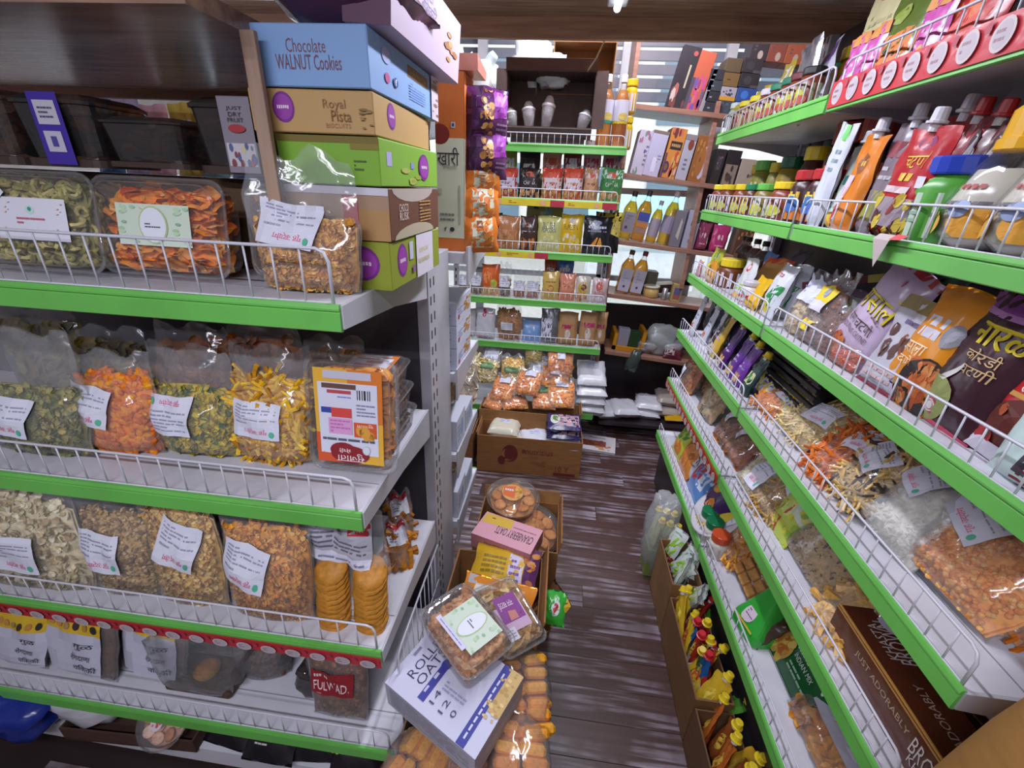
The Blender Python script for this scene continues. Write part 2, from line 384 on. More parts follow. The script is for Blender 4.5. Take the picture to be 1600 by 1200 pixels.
# ------------------------------------------------------------------ cartons and boxes
def face(w, d, h, side):
    if side == 'front': return lambda u, v, o: (u*w/2, -d/2-o, v*h)
    if side == 'back': return lambda u, v, o: (-u*w/2, d/2+o, v*h)
    if side == 'right': return lambda u, v, o: (w/2+o, u*d/2, v*h)
    if side == 'left': return lambda u, v, o: (-w/2-o, -u*d/2, v*h)
    return lambda u, v, o: (u*w/2, (v-.5)*d, h+o)
def pbox(name, label, cat, w, d, h, col, faces=None, loc=(0, 0, 0), rot=(0, 0, 0), group=None, fin='paper', c=.0015):
    b = B(); b.box(-w/2, w/2, -d/2, d/2, 0, h, C(col, fin), c); o = obj(name, b, None, loc, rot); tag(o, label, cat, group)
    for sd, sp in (faces or {}).items():
        b = B(); decal(b, face(w, d, h, sd), sp); obj('print', b, o)
    return o
CARD = '#9c6c3e'
def carton(name, label, w, d, h, loc, rz=0, col=CARD, flaps=None, faces=None, t=.005, inner=None, rot=None):
    m = C(col, 'card'); b = B()
    b.box(-w/2, w/2, -d/2, -d/2+t, 0, h, m); b.box(-w/2, w/2, d/2-t, d/2, 0, h, m); b.box(-w/2, -w/2+t, -d/2+t, d/2-t, 0, h, m); b.box(w/2-t, w/2, -d/2+t, d/2-t, 0, h, m)
    b.box(-w/2, w/2, -d/2, d/2, -.003, .003, m)
    o = obj(name, b, None, loc, rot or (0, 0, rz)); tag(o, label, 'carton')
    for sd, (ln, ang) in (flaps or {}).items():
        fb = B(); L = w if sd in ('front', 'back') else d
        fb.box(-L/2, L/2, 0, ln, -t/2, t/2, m); f = obj('flap', fb, o)
        base = {'front': (0, -d/2, h), 'back': (0, d/2, h), 'left': (-w/2, 0, h), 'right': (w/2, 0, h)}[sd]
        rz2 = {'front': PI, 'back': 0, 'left': PI/2, 'right': -PI/2}[sd]
        f.location = base; f.rotation_euler = (ang, 0, rz2)
    for sd, sp in (faces or {}).items():
        b = B(); decal(b, face(w, d, h, sd), sp); obj('print', b, o)
    return o
# ------------------------------------------------------------------ tubs, jars, bottles
def rr_ring(w, d, r, z, n=4, cx=0, cy=0):
    P = []
    for qx, qy, a0 in ((1, 1, 0), (-1, 1, PI/2), (-1, -1, PI), (1, -1, 1.5*PI)):
        for i in range(n+1):
            a = a0+PI/2*i/n; P.append((cx+qx*(w/2-r)+r*math.cos(a), cy+qy*(d/2-r)+r*math.sin(a), z))
    return P
def tub(name, label, w, d, h, piece, cols, n, loc, rot, spec=None, lab=(.62, .5), size=1, group=None, seed=3, fillh=.8, extra=None, lay=None):
    """clear hinged snack tub, lid up: base > rim; lid, contents, label"""
    r = min(w, d)*.16; b = B()
    b.loft([rr_ring(w*.86, d*.86, r*.8, 0), rr_ring(w*.93, d*.93, r, h*.55), rr_ring(w*.95, d*.95, r, h*.78), rr_ring(w, d, r, h*.78), rr_ring(w, d, r, h*.82)], RIGID, True, False)
    o = obj(name, b, None, loc, rot, False); tag(o, label, 'snack tub', group)
    b = B(); b.loft([rr_ring(w, d, r, h*.825), rr_ring(w, d, r, h*.86), rr_ring(w*.93, d*.93, r, h*.86), rr_ring(w*.9, d*.9, r, h*.98), rr_ring(w*.84, d*.84, r*.9, h), rr_ring(w*.80, d*.80, r*.9, h*.985)], RIGID, False, True); obj('lid', b, o)
    b = B(); b.tube(rr_ring(w, d, r, h*.83)+[rr_ring(w, d, r, h*.83)[0]], .0022, RIGID, 5); b.tube(rr_ring(w*.88, d*.88, r, h*.99)+[rr_ring(w*.88, d*.88, r, h*.99)[0]], .0013, RIGID, 4); obj('rim', b, o, smooth=True)
    rr = random.Random(seed); b = B()
    b.loft([rr_ring(w*.74, d*.74, r*.7, h*.05), rr_ring(w*.77, d*.77, r*.8, h*fillh*.8), rr_ring(w*.6, d*.6, r*.5, h*fillh*.92)], C(cols[-1], 'food'))
    sp = [(rr.uniform(-.355, .355)*w, rr.uniform(-.355, .355)*d, h*fillh*rr.uniform(.86, 1.0)) for i in range(n)]
    sp += [(q*w*.365, rr.uniform(-.35, .35)*d, h*rr.uniform(.15, .75)) for q in (-1, 1) for i in range(n//5)]
    sp += [(rr.uniform(-.35, .35)*w, q*d*.365, h*rr.uniform(.15, .75)) for q in (-1, 1) for i in range(n//5)]
    pieces(b, sp, piece, cols, size, seed, piece in ('puff', 'stick', 'bar')); obj('contents', b, o, kind='stuff')
    if spec:
        lw, ld = lab; ox, oy = lay or (0, 0)
        b = B(); decal(b, lambda u, v, q: (ox*w+u*lw*w/2, oy*d+(v-.5)*ld*d, h+.0012+q), spec); obj('label', b, o)
    if extra:
        for (ox, oy, lw, ld, tl, sp2) in extra:
            ct, st = math.cos(tl), math.sin(tl)
            b = B(); decal(b, lambda u, v, q: (ox*w+(u*lw*w/2)*ct-(v-.5)*ld*d*st, oy*d+(u*lw*w/2)*st+(v-.5)*ld*d*ct, h+.0030+q), sp2); obj('small_sticker', b, o)
    return o
def round_tub(name, label, R, h, loc, rot, cols, seed=1, spec=None):
    b = B(); b.lathe([(R*.82, 0), (R*.93, h*.6), (R, h*.62), (R, h*.68)], RIGID, 24, cap1=False); o = obj(name, b, None, loc, rot, True); tag(o, label, 'cookie tub')
    b = B(); b.lathe([(R*1.01, h*.69), (R*1.01, h*.76), (R*.92, h*.78), (R*.86, h*.97), (R*.80, h)], RIGID, 24, cap0=False); obj('lid', b, o, smooth=True)
    b = B(); b.tube([(R*1.01*math.cos(a*PI/12), R*1.01*math.sin(a*PI/12), h*.74) for a in range(25)], .002, RIGID, 5); obj('rim', b, o, smooth=True)
    rr = random.Random(seed)
    vs, fs = _ball((1, 1, .34), 12, 6)
    for i in range(13):
        a = 2*PI*i/8; q = .60 if i < 8 else .25
        cb = B(); cb.add([(x*R*.24, y*R*.24, z*R*.24) for x, y, z in vs], fs, C(rr.choice(cols), 'food'))
        obj('cookie', cb, o, (R*q*math.cos(a+i//8), R*q*math.sin(a+i//8), h*(.60+.02*(i % 3))), (rr.uniform(-.3, .3), rr.uniform(-.3, .3), 0), True)
    b = B(); b.lathe([(R*.8, h*.05), (R*.86, h*.5)], C(cols[0], 'food'), 20); obj('cookie_layer', b, o, smooth=True, kind='stuff')
    if spec:
        b = B(); decal(b, lambda u, v, q: (u*R*.5, (v-.5)*R, h+.001+q), spec); obj('label', b, o)
    return o
def cyl(R, z0, z1, span=1.5): return lambda u, v, o: ((R+o)*math.sin(u*span), -(R+o)*math.cos(u*span), z0+(z1-z0)*v)
def jar(name, label, cat, R, h, body, lid, lab, loc, rz=0, group=None, spec=(), lh=.18, mat='gloss', neck=.78):
    b = B(); H = h*(1-lh)
    b.lathe([(R*.9, 0), (R, .006), (R, H*.80), (R*.86, H*.93), (R*neck, H*.96), (R*neck, H)], C(body, 'plastic' if mat == 'gloss' else mat), 16)
    o = obj(name, b, None, loc, (0, 0, rz), True); tag(o, label, cat, group)
    b = B(); b.lathe([(R*(neck+.10), H), (R*(neck+.12), H+.003), (R*(neck+.12), h-.003), (R*(neck+.06), h)], C(lid, 'plastic'), 18); obj('lid', b, o, smooth=False)
    if lab:
        b = B(); decal(b, cyl(R+.0006, H*.10, H*.74, 2.6), [('r', -1, 1, 0, 1, lab)]+list(spec)); obj('label', b, o)
    return o
def bottle(name, label, R, h, liq, cap, lab, loc, rz=0, group=None, square=True, spec=(), lab_v=(.18, .6), glass='#d9c26a', level=.86, rot=None):
    g = film_cache('clear_bottle_plastic'); b = B()
    def ring(r, z, rc=.5): return rr_ring(2*r, 2*r, r*rc, z, 3) if square else [(r*math.cos(2*PI*j/16), r*math.sin(2*PI*j/16), z) for j in range(16)]
    prof = [(R*.94, 0), (R, .008), (R, h*.62), (R*.9, h*.70), (R*.36, h*.84), (R*.34, h*.90)]
    b.loft([ring(r, z, .5 if z < h*.7 else .98) for r, z in prof], g); o = obj(name, b, None, loc, rot or (0, 0, rz), True); tag(o, label, 'bottle', group)
    b = B(); b.loft([ring(R*.93, .004), ring(R*.95, h*min(level, .62)), ring(R*.82, h*min(level, .69), .9)]+([ring(R*.45, h*.80, .95)] if level > .8 else []), C(liq, 'liquid')); obj('oil', b, o, smooth=True)
    b = B(); b.lathe([(R*.40, h*.895), (R*.42, h*.90), (R*.42, h*.985), (R*.36, h)], C(cap, 'plastic'), 12); obj('cap', b, o)
    if lab:
        f = face(2*R+.001, 2*R+.001, h, 'front') if square else None
        b = B(); S = (lambda u, v, q: f(u*.86, lab_v[0]+(lab_v[1]-lab_v[0])*v, q)) if square else cyl(R+.001, h*lab_v[0], h*lab_v[1], 1.6)
        decal(b, S, [('r', -1, 1, 0, 1, lab)]+list(spec)); obj('label', b, o)
    return o
_FC = {}
def film_cache(n):
    if n not in _FC: _FC[n] = film_mat(n, .06, rough=.05, bmp=0, milk=.03)
    return _FC[n]
def spout_pouch(name, label, w, h, d, col, cap, spec=(), loc=(0, 0, 0), rot=(0, 0, 0), group=None, sx=0, seed=None, cat='sauce pouch'):
    o = pouch(name, label, cat, w, h*.86, d, col, spec, 'stand', loc, rot, group, seed)
    b = B(); b.lathe([(.009, h*.83), (.009, h*.90)], C('#d8d8e0', 'plastic'), 10, cx=sx*w/2); obj('spout', b, o)
    b = B(); b.lathe([(.0155, h*.885), (.0165, h*.89), (.0165, h*.905), (.0125, h*.91), (.0115, h*.99), (.010, h)], C(cap, 'plastic'), 12, cx=sx*w/2); obj('cap', b, o)
    return o
def blob(name, label, cat, w, d, h, col, loc, rot=(0, 0, 0), seed=1, amp=.16, fin='gloss', group=None, mat=None, res=(18, 12)):
    """soft crumpled bag or sack"""
    b = B(); rings = []
    for j in range(res[1]+1):
        a = PI*j/res[1]; rg = []
        for i in range(res[0]):
            t = 2*PI*i/res[0]; sx = max(.02, math.sin(a))**.6
            n = noise.noise((math.cos(t)*sx*1.7+seed*3.1, math.sin(t)*sx*1.7, math.cos(a)*1.9))+.5*noise.noise((math.cos(t)*sx*4.3, math.sin(t)*sx*4.3+seed, math.cos(a)*4.1))
            k = 1+amp*n; cx, sy = math.copysign(abs(math.cos(t))**.7, math.cos(t)), math.copysign(abs(math.sin(t))**.7, math.sin(t))
            z = -math.copysign(abs(math.cos(a))**.75, math.cos(a))
            rg.append((w/2*cx*sx*k, d/2*sy*sx*k, max(0, h/2+h/2*z*(1+amp*.8*n))))
        rings.append(rg)
    b.loft(rings, mat or C(col, fin)); o = obj(name, b, None, loc, rot, True); return tag(o, label, cat, group) if cat else o
# ------------------------------------------------------------------ gondola shelving
_wm = {}
def wire_mesh(h):
    k = round(h, 4)
    if k not in _wm:
        b = B(); b.tube([(0, 0, 0), (0, 0, h)], .0016, WIRE, 5); _wm[k] = b.mesh('wire', True)
    return _wm[k]
def wire_guard(parent, x0, x1, y, z, h=.075, pitch=.042, r=.0026, name='wire_guard', skip_end=False):
    b = B(); b.tube([(x0, y, z), (x0, y, z+h-.018), (x0+.006, y, z+h-.005), (x0+.018, y, z+h), (x1-.018, y, z+h), (x1-.006, y, z+h-.005), (x1, y, z+h-.018), (x1, y, z)], r, WIRE, 6)
    b.tube([(x0, y, z+.004), (x1, y, z+.004)], r*.8, WIRE, 5)
    g = obj(name, b, parent, smooth=True)
    n = max(2, int((x1-x0)/pitch)); me = wire_mesh(h)
    for i in range(1, n): obj('wire', me, g, (x0+(x1-x0)*i/n, y, z))
    return g
def side_guard(parent, x, y0, y1, z, h=.2, pitch=.03):
    b = B(); b.tube([(x, y0, z), (x, y0, z+h-.03), (x, y0+.01, z+h-.008), (x, y0+.03, z+h), (x, y1, z+h)], .0028, WIRE, 6); b.tube([(x, y0, z+h*.5), (x, y1, z+h*.5)], .0018, WIRE, 5)
    g = obj('side_wire_guard', b, parent, smooth=True); n = int((y1-y0)/pitch); me = wire_mesh(h)
    for i in range(1, n): obj('wire', me, g, (x, y0+(y1-y0)*i/n, z))
FH = .042
def shelf(root, x0, x1, dep, zb, strip=None, guard=True, gh=.075, y0=0, pitch=.042, ends=(True, True), fl=None):
    """one tier: board > fascia, bracket, price strip, wire guard; zb = bottom of the fascia"""
    zt = zb+FH
    b = B(); b.box(x0, x1, y0+.004, y0+dep, zt-.030, zt-.004, WHITE); b.box(x0, x1, y0+.09, y0+.0925, zt-.004, zt-.0032, C('#8f8d98'))
    s = obj('shelf_board', b, root)
    fx0 = x0; fx1 = x1
    b = B(); b.prism([(y0+.004, zt), (y0-.002, zt), (y0-.004, zt-.006), (y0-.004, zt-.009), (y0-.0005, zt-.0105), (y0-.0025, zt-.013), (y0-.004, zb+.002), (y0-.001, zb), (y0+.004, zb)], fx0, fx1, GREEN); obj('fascia', b, s)
    for q, e in ((0, ends[0]), (1, ends[1])):
        if e:
            xe = (x0, x1)[q]; xa, xb = (xe-.003, xe+.003)
            b = B(); b.prism([(y0+.002, zt-.002), (y0+dep, zt-.002), (y0+dep, zb-.045), (y0+dep*.5, zb-.012), (y0+.002, zb+.004)], xa, xb, STEEL); obj('bracket', b, s)
    if strip:
        for (a0, a1, col, ovals, txt) in strip:
            b = B(); sx0, sx1 = x0+(x1-x0)*a0, x0+(x1-x0)*a1; z0, z1 = zb+.003, zt-.012
            if fl: z0, z1 = fl[0]+zb, fl[1]+zb
            b.box(sx0, sx1, y0-.0065, y0-.0042, z0, z1, C(col, 'gloss'))
            if ovals:
                n = max(1, int((sx1-sx0)/ovals)); S = lambda u, v, o: (sx0+(sx1-sx0)*(u+1)/2, y0-.0066-o, z0+(z1-z0)*v)
                sp = []
                for i in range(n):
                    c = -1+2*(i+.5)/n; sp += [('e', c, .5, .62/n, .42, '#c6b4b6'), ('e', c, .5, .50/n, .34, '#b3a6ae'), ('n', c-.4/n, c+.4/n, .3, .7, 2, '#8f6f7a'), ('e', c+1/n, .78, .18/n, .16, '#a8394a')]
                decal(b, S, sp)
            if txt:
                n = max(1, int((sx1-sx0)/.16)); S = lambda u, v, o: (sx0+(sx1-sx0)*(u+1)/2, y0-.0066-o, z0+(z1-z0)*v)
                decal(b, S, [('n', -1+2*i/n+.2/n, -1+2*i/n+1.2/n, .25, .8, 2, txt) for i in range(n)]+[('e', -1+2*(i+.85)/n, .5, .14/n, .4, '#d9a07a') for i in range(n)])
            obj('price_strip', b, s)
    if guard: wire_guard(s, x0+.012, x1-.012, y0+.006, zt-.004, gh, pitch)
    return zt-.004
def slot_post(root, x, y, z0, z1, w=.03, d=.05, side=None, name='upright', cols=(0,)):
    b = B(); b.box(x-w/2, x+w/2, y-d/2, y+d/2, z0, z1, STEEL, .001); p = obj(name, b, root)
    b = B(); n = int((z1-z0)/.045)
    for i in range(n):
        z = z0+.03+i*.045
        for c in cols:
            if side == 'x': b.box(x+w/2-.001, x+w/2+.0008, y+c-.0035, y+c+.0035, z, z+.022, BLACK)
            else: b.box(x+c-.0035, x+c+.0035, y-d/2-.0008, y-d/2+.001, z, z+.022, BLACK)
    obj('slots', b, p, kind='stuff')
    return p
# ================================================================== THE ROOM
FLZ = 0.0
b = B(); b.box(-2.6, 1.5, -2.2, 3.45, -.06, -.004, C('#2a1d1c')); FLOOR = struct('floor', b)
rr = random.Random(3); pm = {}
for i in range(33):
    y0 = -.2+i*.11; x = -1.3-rr.uniform(0, .9)
    while x < 1.2:
        L = rr.choice((.9, 1.2, 1.5)); x1 = min(x+L, 1.5)
        k = round(x1-x, 2)
        if k not in pm:
            q = B(); q.box(-k/2+.0008, k/2-.0008, -.0545, .0545, -.004, 0, FLOORM, .0008); pm[k] = q.mesh('plank')
        if x1 > -.75: obj('plank', pm[k], FLOOR, ((x+x1)/2, y0+.055, rr.uniform(-.0004, .0002)))
        x = x1
WALL = C('#b9b2ae', 'paint')
b = B(); b.box(-2.66, -2.6, -2.2, 3.45, 0, 2.95, WALL); struct('wall_left', b)
b = B(); b.box(1.45, 1.5, -2.2, 3.45, 0, 2.95, WALL); struct('wall_right', b)
b = B(); b.box(-2.6, 1.5, -2.26, -2.2, 0, 2.95, WALL); struct('wall_front', b)
SOF = CAMZ+.645
b = B(); b.box(-2.6, 1.5, -2.2, 2.3, SOF, SOF+.05, WALNUT); struct('ceiling_loft', b)
b = B(); b.box(-2.6, 1.5, 2.3, 3.45, 2.9, 2.95, C('#c9c6c8', 'paint')); struct('ceiling', b)
b = B(); b.box(-2.6, 1.5, 2.28, 2.305, CAMZ+.571, SOF+.05, wood_mat('beam_laminate', '#a07a66', '#c49a82', .4), .001); b.box(-2.6, 1.5, 2.305, 2.33, SOF-.02, 2.95, REDWOOD); struct('trim_1', b)
# ---- shop window at the back: sill, frame, mullions, panes, blind slats
ALU = C('#c7ccd2', 'metal')
b = B(); b.box(-2.6, 1.5, 3.40, 3.45, 0, .62, WALL); b.box(-2.6, 1.5, 3.40, 3.45, 2.62, 2.95, WALL); struct('wall_back', b)
wn = bpy.data.objects.new('window_1', None); COL.objects.link(wn); wn['kind'] = 'structure'
b = B(); b.box(-2.6, 1.5, 3.40, 3.44, .62, .67, ALU); b.box(-2.6, 1.5, 3.40, 3.44, 2.57, 2.62, ALU); obj('window_frame', b, wn)
for x in (-2.57, -1.55, -.62, .30, .93, 1.47):
    b = B(); b.box(x-.03, x+.03, 3.395, 3.445, .67, 2.57, C('#d8dbe0', 'paint')); obj('mullion', b, wn)
for z in (1.02, 1.62, 2.10):
    b = B(); b.box(-2.6, 1.5, 3.395, 3.442, z-.02, z+.02, C('#d8dbe0', 'paint')); obj('transom', b, wn)
for x0, x1 in ((-2.54, -1.58), (-1.52, -.65), (-.59, .27), (.33, .90), (.96, 1.44)):
    b = B(); b.box(x0, x1, 3.42, 3.424, .67, 2.57, GLASS); obj('pane', b, wn)
bl = B(); bl.box(-2.5, 1.45, -.012, .012, -.028, .028, C('#8d98a8', 'paint'), .003); bl = bl.mesh('shutter_slat')
for i in range(9): obj('shutter_slat', bl, wn, (0, 3.52, 2.12+i*.075))
# ---- street outside
b = B(); b.box(-9, 9, 3.47, 22, -.12, -.06, C('#a9a49c', 'card')); struct('pavement', b)
bd = thing('building', 'pale apartment house across the street beyond the shop window', 'building', (0, 12, -.06))
b = B(); b.box(-8, 8, 0, 3, 0, 7, C('#d8d2ca', 'card')); obj('wall', b, bd)
for i in range(7):
    for j in range(3):
        b = B(); b.box(-6.5+i*2.1, -5.4+i*2.1, -.04, 0, .9+j*2.2, 2.2+j*2.2, C('#5c7280', 'plastic')); obj('window', b, bd)
aw = thing('awning', 'cyan shop awning over the stall across the street', 'awning', (1.5, 9.0, 1.5))
b = B(); b.prism([(-.9, -.35), (-.88, -.32), (.5, .12), (.5, .08)], -1.1, 1.1, C('#9fd4dc', 'gloss')); obj('canopy', b, aw)
for x in (-1.05, 1.05):
    b = B(); b.tube([(x, -.85, -1.76), (x, -.85, -.34)], .03, ALU); obj('post', b, aw)
b = B(); b.box(-1.0, 1.0, -.4, .4, -1.76, -.9, C('#d9dadd', 'paint'), .02); obj('counter', b, aw)
# ---- ceiling lamps (cool tubes under the loft and above the side aisle)
def tube_lamp(label, x, y, z, power, ry=0, L=1.15):
    t = thing('tube_lamp', label, 'lamp', (x, y, z), (0, 0, ry), 'cool tube lamps')
    b = B(); b.box(-L/2, L/2, -.035, .035, .012, .05, C('#e4e4ea', 'paint'), .004); obj('housing', b, t)
    m, N, L_, bs = newmat('tube_glow'); bs.inputs['Emission Color'].default_value = (.86, .90, 1, 1); bs.inputs['Emission Strength'].default_value = 3
    b = B(); b.tube([(-L/2+.03, 0, 0), (L/2-.03, 0, 0)], .013, m, 10); obj('tube', b, t, smooth=True)
    d = bpy.data.lights.new('tube_light', 'AREA'); d.shape = 'RECTANGLE'; d.size = L; d.size_y = .05; d.energy = power; d.color = (.86, .88, 1)
    l = bpy.data.objects.new('tube_light', d); COL.objects.link(l); l.parent = t; l.location = (0, 0, -.02)
LP = 1.0
tube_lamp('tube lamp under the loft above the photographer', -.25, -.45, SOF-.055, 26*LP)
tube_lamp('tube lamp under the loft behind the photographer', -.9, -1.2, SOF-.055, 18*LP)
tube_lamp('tube lamp under the loft over the middle of the corridor', .12, 1.45, SOF-.055, 21*LP, PI/2)
tube_lamp('tube lamp under the loft over the side aisle on the left', -1.3, 1.9, SOF-.055, 14*LP)
tube_lamp('tube lamp on the high ceiling in front of the window', .2, 2.58, 2.85, 36*LP)
# ================================================================== SHELVING
# ---- left gondola: front faces the camera
LX1, LX0, LY = -.32, -1.78, .60
gl = thing('gondola_shelf', 'white double sided gondola shelving with green edges on the left', 'shelving', (0, 0, 0))
LZ = {}
def lshelf(n, zb, x1, dep, **k):
    LZ[n] = shelf(gl, LX0, x1, dep, zb, y0=LY, ends=(False, True), **k)
lshelf(1, CAMZ-.212, -.318, .42, gh=.082)
lshelf(2, CAMZ-.601, -.325, .42, gh=.075)
lshelf(3, CAMZ-.986, -.320, .42, gh=.075, strip=[(0, 1, '#b8323c', .057, None)], fl=(-.006, .024))
lshelf(4, CAMZ-1.381, -.320, .42, gh=.075, pitch=.04)
side_guard(gl, -.312, .66, 1.02, LZ[4], .30, .034)
b = B(); b.box(LX0, -.33, .62, 1.05, .02, .09, WHITE); obj('base_deck', b, gl); LZ[5] = .09
slot_post(gl, -.335, 1.085, 0, CAMZ-.16, .03, .075, 'x', cols=(-.018, .012))
b = B(); b.box(-.350, -.322, 1.125, 1.26, 0, CAMZ-.17, STEEL, .001); obj('end_panel', b, gl)
b = B(); b.box(LX0, -.35, 1.10, 1.115, .09, CAMZ-.25, C('#5a565e', 'paint')); obj('back_panel', b, gl)
for i, zb in enumerate((1.408, 1.03, .72, .42)):      # tiers on the far side
    fx = -.27 if i == 0 else -.305
    b = B(); b.box(LX0, fx, 1.27, 1.62, zb, zb+.03, WHITE); fs = obj('shelf_board', b, gl)
    b = B(); b.box(LX0, fx, 1.62, 1.626, zb-.01, zb+.032, GREEN); obj('fascia', b, fs)
    b = B(); b.prism([(1.26, zb+.05), (1.26, zb-.06), (1.45, zb-.015), (1.62, zb+.0), (1.62, zb+.032)], fx, fx+.006, STEEL); obj('bracket', b, fs)
b = B(); b.box(LX0, -.47, 1.27, 1.62, 1.585, 1.605, WHITE); obj('top_board', b, gl)
# ---- wooden storey over the left gondola
st = thing('wooden_rack', 'dark wooden board on a plywood upright above the top left shelf', 'rack')
b = B(); b.box(LX0, -.462, LY, 1.19, CAMZ+.178, CAMZ+.20, WALNUT); obj('board', b, st)
b = B(); b.box(LX0, -.462, 1.172, 1.19, CAMZ+.160, CAMZ+.178, REDWOOD); obj('back_rail', b, st)
b = B(); b.box(-.462, -.441, .690, .700, LZ[1], CAMZ+.178, PLY, .001); obj('upright', b, st)
# ---- back gondola
BY = 2.70; sB = BY/2.5
gb = thing('gondola_shelf', 'white gondola shelving with green edges standing at the end of the corridor', 'shelving', (0, 0, 0))
BZ = {}; BX1 = .262*sB+.01; BX0 = -.72
for n, (zo, kw) in enumerate(((.160, {}), (-.094, dict(strip=[(0, .36, '#d8c23a', 0, '#a8452f'), (.36, .62, '#d8c23a', 0, '#a8452f'), (.62, .70, '#b03348', 0, None), (.70, .91, '#d8c23a', 0, '#a8452f'), (.91, .99, '#b03348', 0, None)], fl=(.002, .036))),
        (-.363, dict(strip=[(0, .55, '#d8c23a', 0, '#a8452f'), (.55, .63, '#b03348', 0, None)], fl=(.002, .036))), (-.632, {}), (-.900, {}))):
    BZ[n+1] = shelf(gb, BX0, BX1, .30, CAMZ+zo*sB, y0=BY, gh=.055, pitch=.034, **kw)
slot_post(gb, BX1-.005, BY+.32, .05, CAMZ+.28, .03, .04, 'y')
slot_post(gb, BX0+.005, BY+.32, .05, CAMZ+.28, .03, .04, 'y')
BZ[6] = shelf(gb, BX0, BX1, .40, .215, y0=BY-.08, guard=False)
# ---- right gondola, two bays
RX = .62
RB = {}
def rbay(label, ya, yb_, near):
    g = thing('gondola_shelf', label, 'shelving', (RX, ya, 0), (0, 0, -PI/2)); Wd = ya-yb_
    for n, zo in (('A', .196), ('B', -.104), ('C', -.389), ('D', -.668), ('E', -.936), ('F', -1.262)):
        kw = {}
        if near and n == 'A': kw = dict(strip=[(0, 1, '#c4424a', .062, None)], fl=(.008, .062))
        if not near and n == 'E': kw = dict(strip=[(0, 1, '#b8472f', .05, '#e0b23a')], fl=(-.008, .03))
        if near and n == 'E' : kw = {}
        x1 = Wd-.01
        RB[n] = shelf(g, 0.004, x1, .34, CAMZ+zo, gh=.066 if n != 'F' else .06, pitch=.036, ends=(True, True), **kw)
    slot_post(g, .018 if near else .012, .35, .03, 2.2, .04, .03, 'y')
    if near: slot_post(g, Wd-.02, .35, .03, 2.2, .04, .03, 'y')
    b = B(); b.box(0, Wd, .365, .372, .1, 2.2, C('#3a2f33', 'paint')); obj('back_panel', b, g)
    b = B(); b.box(0.004, Wd-.01, .04, .34, .05, .30, C('#2f2c30', 'paint')); obj('plinth', b, g)
    return g
RYF, RYM, RYN = 2.235, 1.345, .47
rbay('far bay of the right gondola shelving with green edges', RYF, RYM, False)
rbay('near bay of the right gondola shelving with a red price strip on top', RYM-.004, RYN-.02, True)
# ---- tilted wooden shelving in front of the window, behind the corridor
WY = 2.98; TL = math.radians(4.3)
uw = thing('wooden_shelf_unit', 'sagging reddish wooden shelf unit in front of the bright window', 'shelving', (0, 0, 0))
WS = []
for i, (px, py) in enumerate(((985, 160), (978, 270), (968, 375), (955, 459), (950, 548))):
    p = ay(px, py, WY); L = 1.05
    b = B(); b.box(0, L, 0, .30, -.026, 0, REDWOOD, .001); s = obj('shelf_board', b, uw, (p.x-.02, WY, p.z), (0, TL, 0)); WS.append(p)
for x, nm in ((.318, 'l'), (.80, 'r')):
    b = B(); b.box(x-.012, x+.012, WY+.01, WY+.31, .02 if nm == 'l' else 1.05, 2.5 if nm == 'l' else 2.1, REDWOOD, .001); obj('side_panel', b, uw)
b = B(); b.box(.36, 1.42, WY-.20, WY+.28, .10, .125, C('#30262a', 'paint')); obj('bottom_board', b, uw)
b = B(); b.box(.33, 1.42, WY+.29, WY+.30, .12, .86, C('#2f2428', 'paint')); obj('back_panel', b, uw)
def wpt(i, px, dy=.03):
    """a point on tilted shelf i below pixel column px"""
    p0 = WS[i]; q = ay(px, 300, WY+dy); 
    for _ in range(4):
        z = p0.z-(q.x-p0.x)*math.tan(TL); yy = CAMZ; r = ray(px, 300)
        # walk the pixel column until it meets the board
        lo, hi = 0, 900
        for _k in range(24):
            mid = (lo+hi)/2; t = ay(px, mid, WY+dy); zz = p0.z-(t.x-p0.x)*math.tan(TL)
            if t.z > zz: lo = mid
            else: hi = mid
        return ay(px, lo, WY+dy)
# ================================================================== GOODS: left gondola
def FF(xl, xr, yb, yt, z, d=0):
    xm = (xl+xr)/2; p = az(xm, yb, z); a, c = ay(xl, yb, p.y), ay(xr, yb, p.y); t = ay(xm, yt, p.y)
    return p, c.x-a.x, t.z-z
def bagF(name, label, xl, xr, yb, yt, z, d, piece, cols, cat='snack bag', lean=.10, rz=0, **k):
    p, w, h = FF(xl, xr, yb, yt, z)
    h = h/ (math.cos(lean)+ .12)
    return bag(name, label, cat, w, h, d, piece, cols, loc=(p.x, p.y+d/2*.9, z), rot=(-lean, 0, rz), **k)
def pouchF(name, label, xl, xr, yb, yt, z, d, col, spec=(), cat='snack pouch', lean=.08, rz=0, **k):
    p, w, h = FF(xl, xr, yb, yt, z)
    return pouch(name, label, cat, w, h/(math.cos(lean)+.05), d, col, spec, loc=(p.x, p.y+d/2*.8, z), rot=(-lean, 0, rz), **k)
def tubF(name, label, xl, xr, yb, yt, z, hh, *a, ang=80, **k):
    p, w, h = FF(xl, xr, yb, yt, z); al = math.radians(ang); d = h/math.sin(al)*.95
    return tub(name, label, w, d, hh, *a, loc=(p.x, p.y+d/2*math.cos(al)+hh*math.sin(al), z+d/2*math.sin(al)), rot=(al, 0, 0), **k)
z1, z2, z3, z4, z5 = LZ[1], LZ[2], LZ[3], LZ[4], LZ[5]
GREENLAB = [('r', -1, 1, 0, 1, '#cfdccb'), ('k', -.95, -.5, .02, .98, 9, .09, ['#a9c9a4', '#8fb894', '#bcd6b4']), ('k', .55, .95, .02, .98, 9, .09, ['#a9c9a4', '#8fb894', '#bcd6b4']),
            ('e', 0, .5, .40, .46, '#b5c98e'), ('e', 0, .5, .36, .42, '#e4e6f2'), ('n', -.22, .22, .42, .56, 2, '#4a4a5a')]
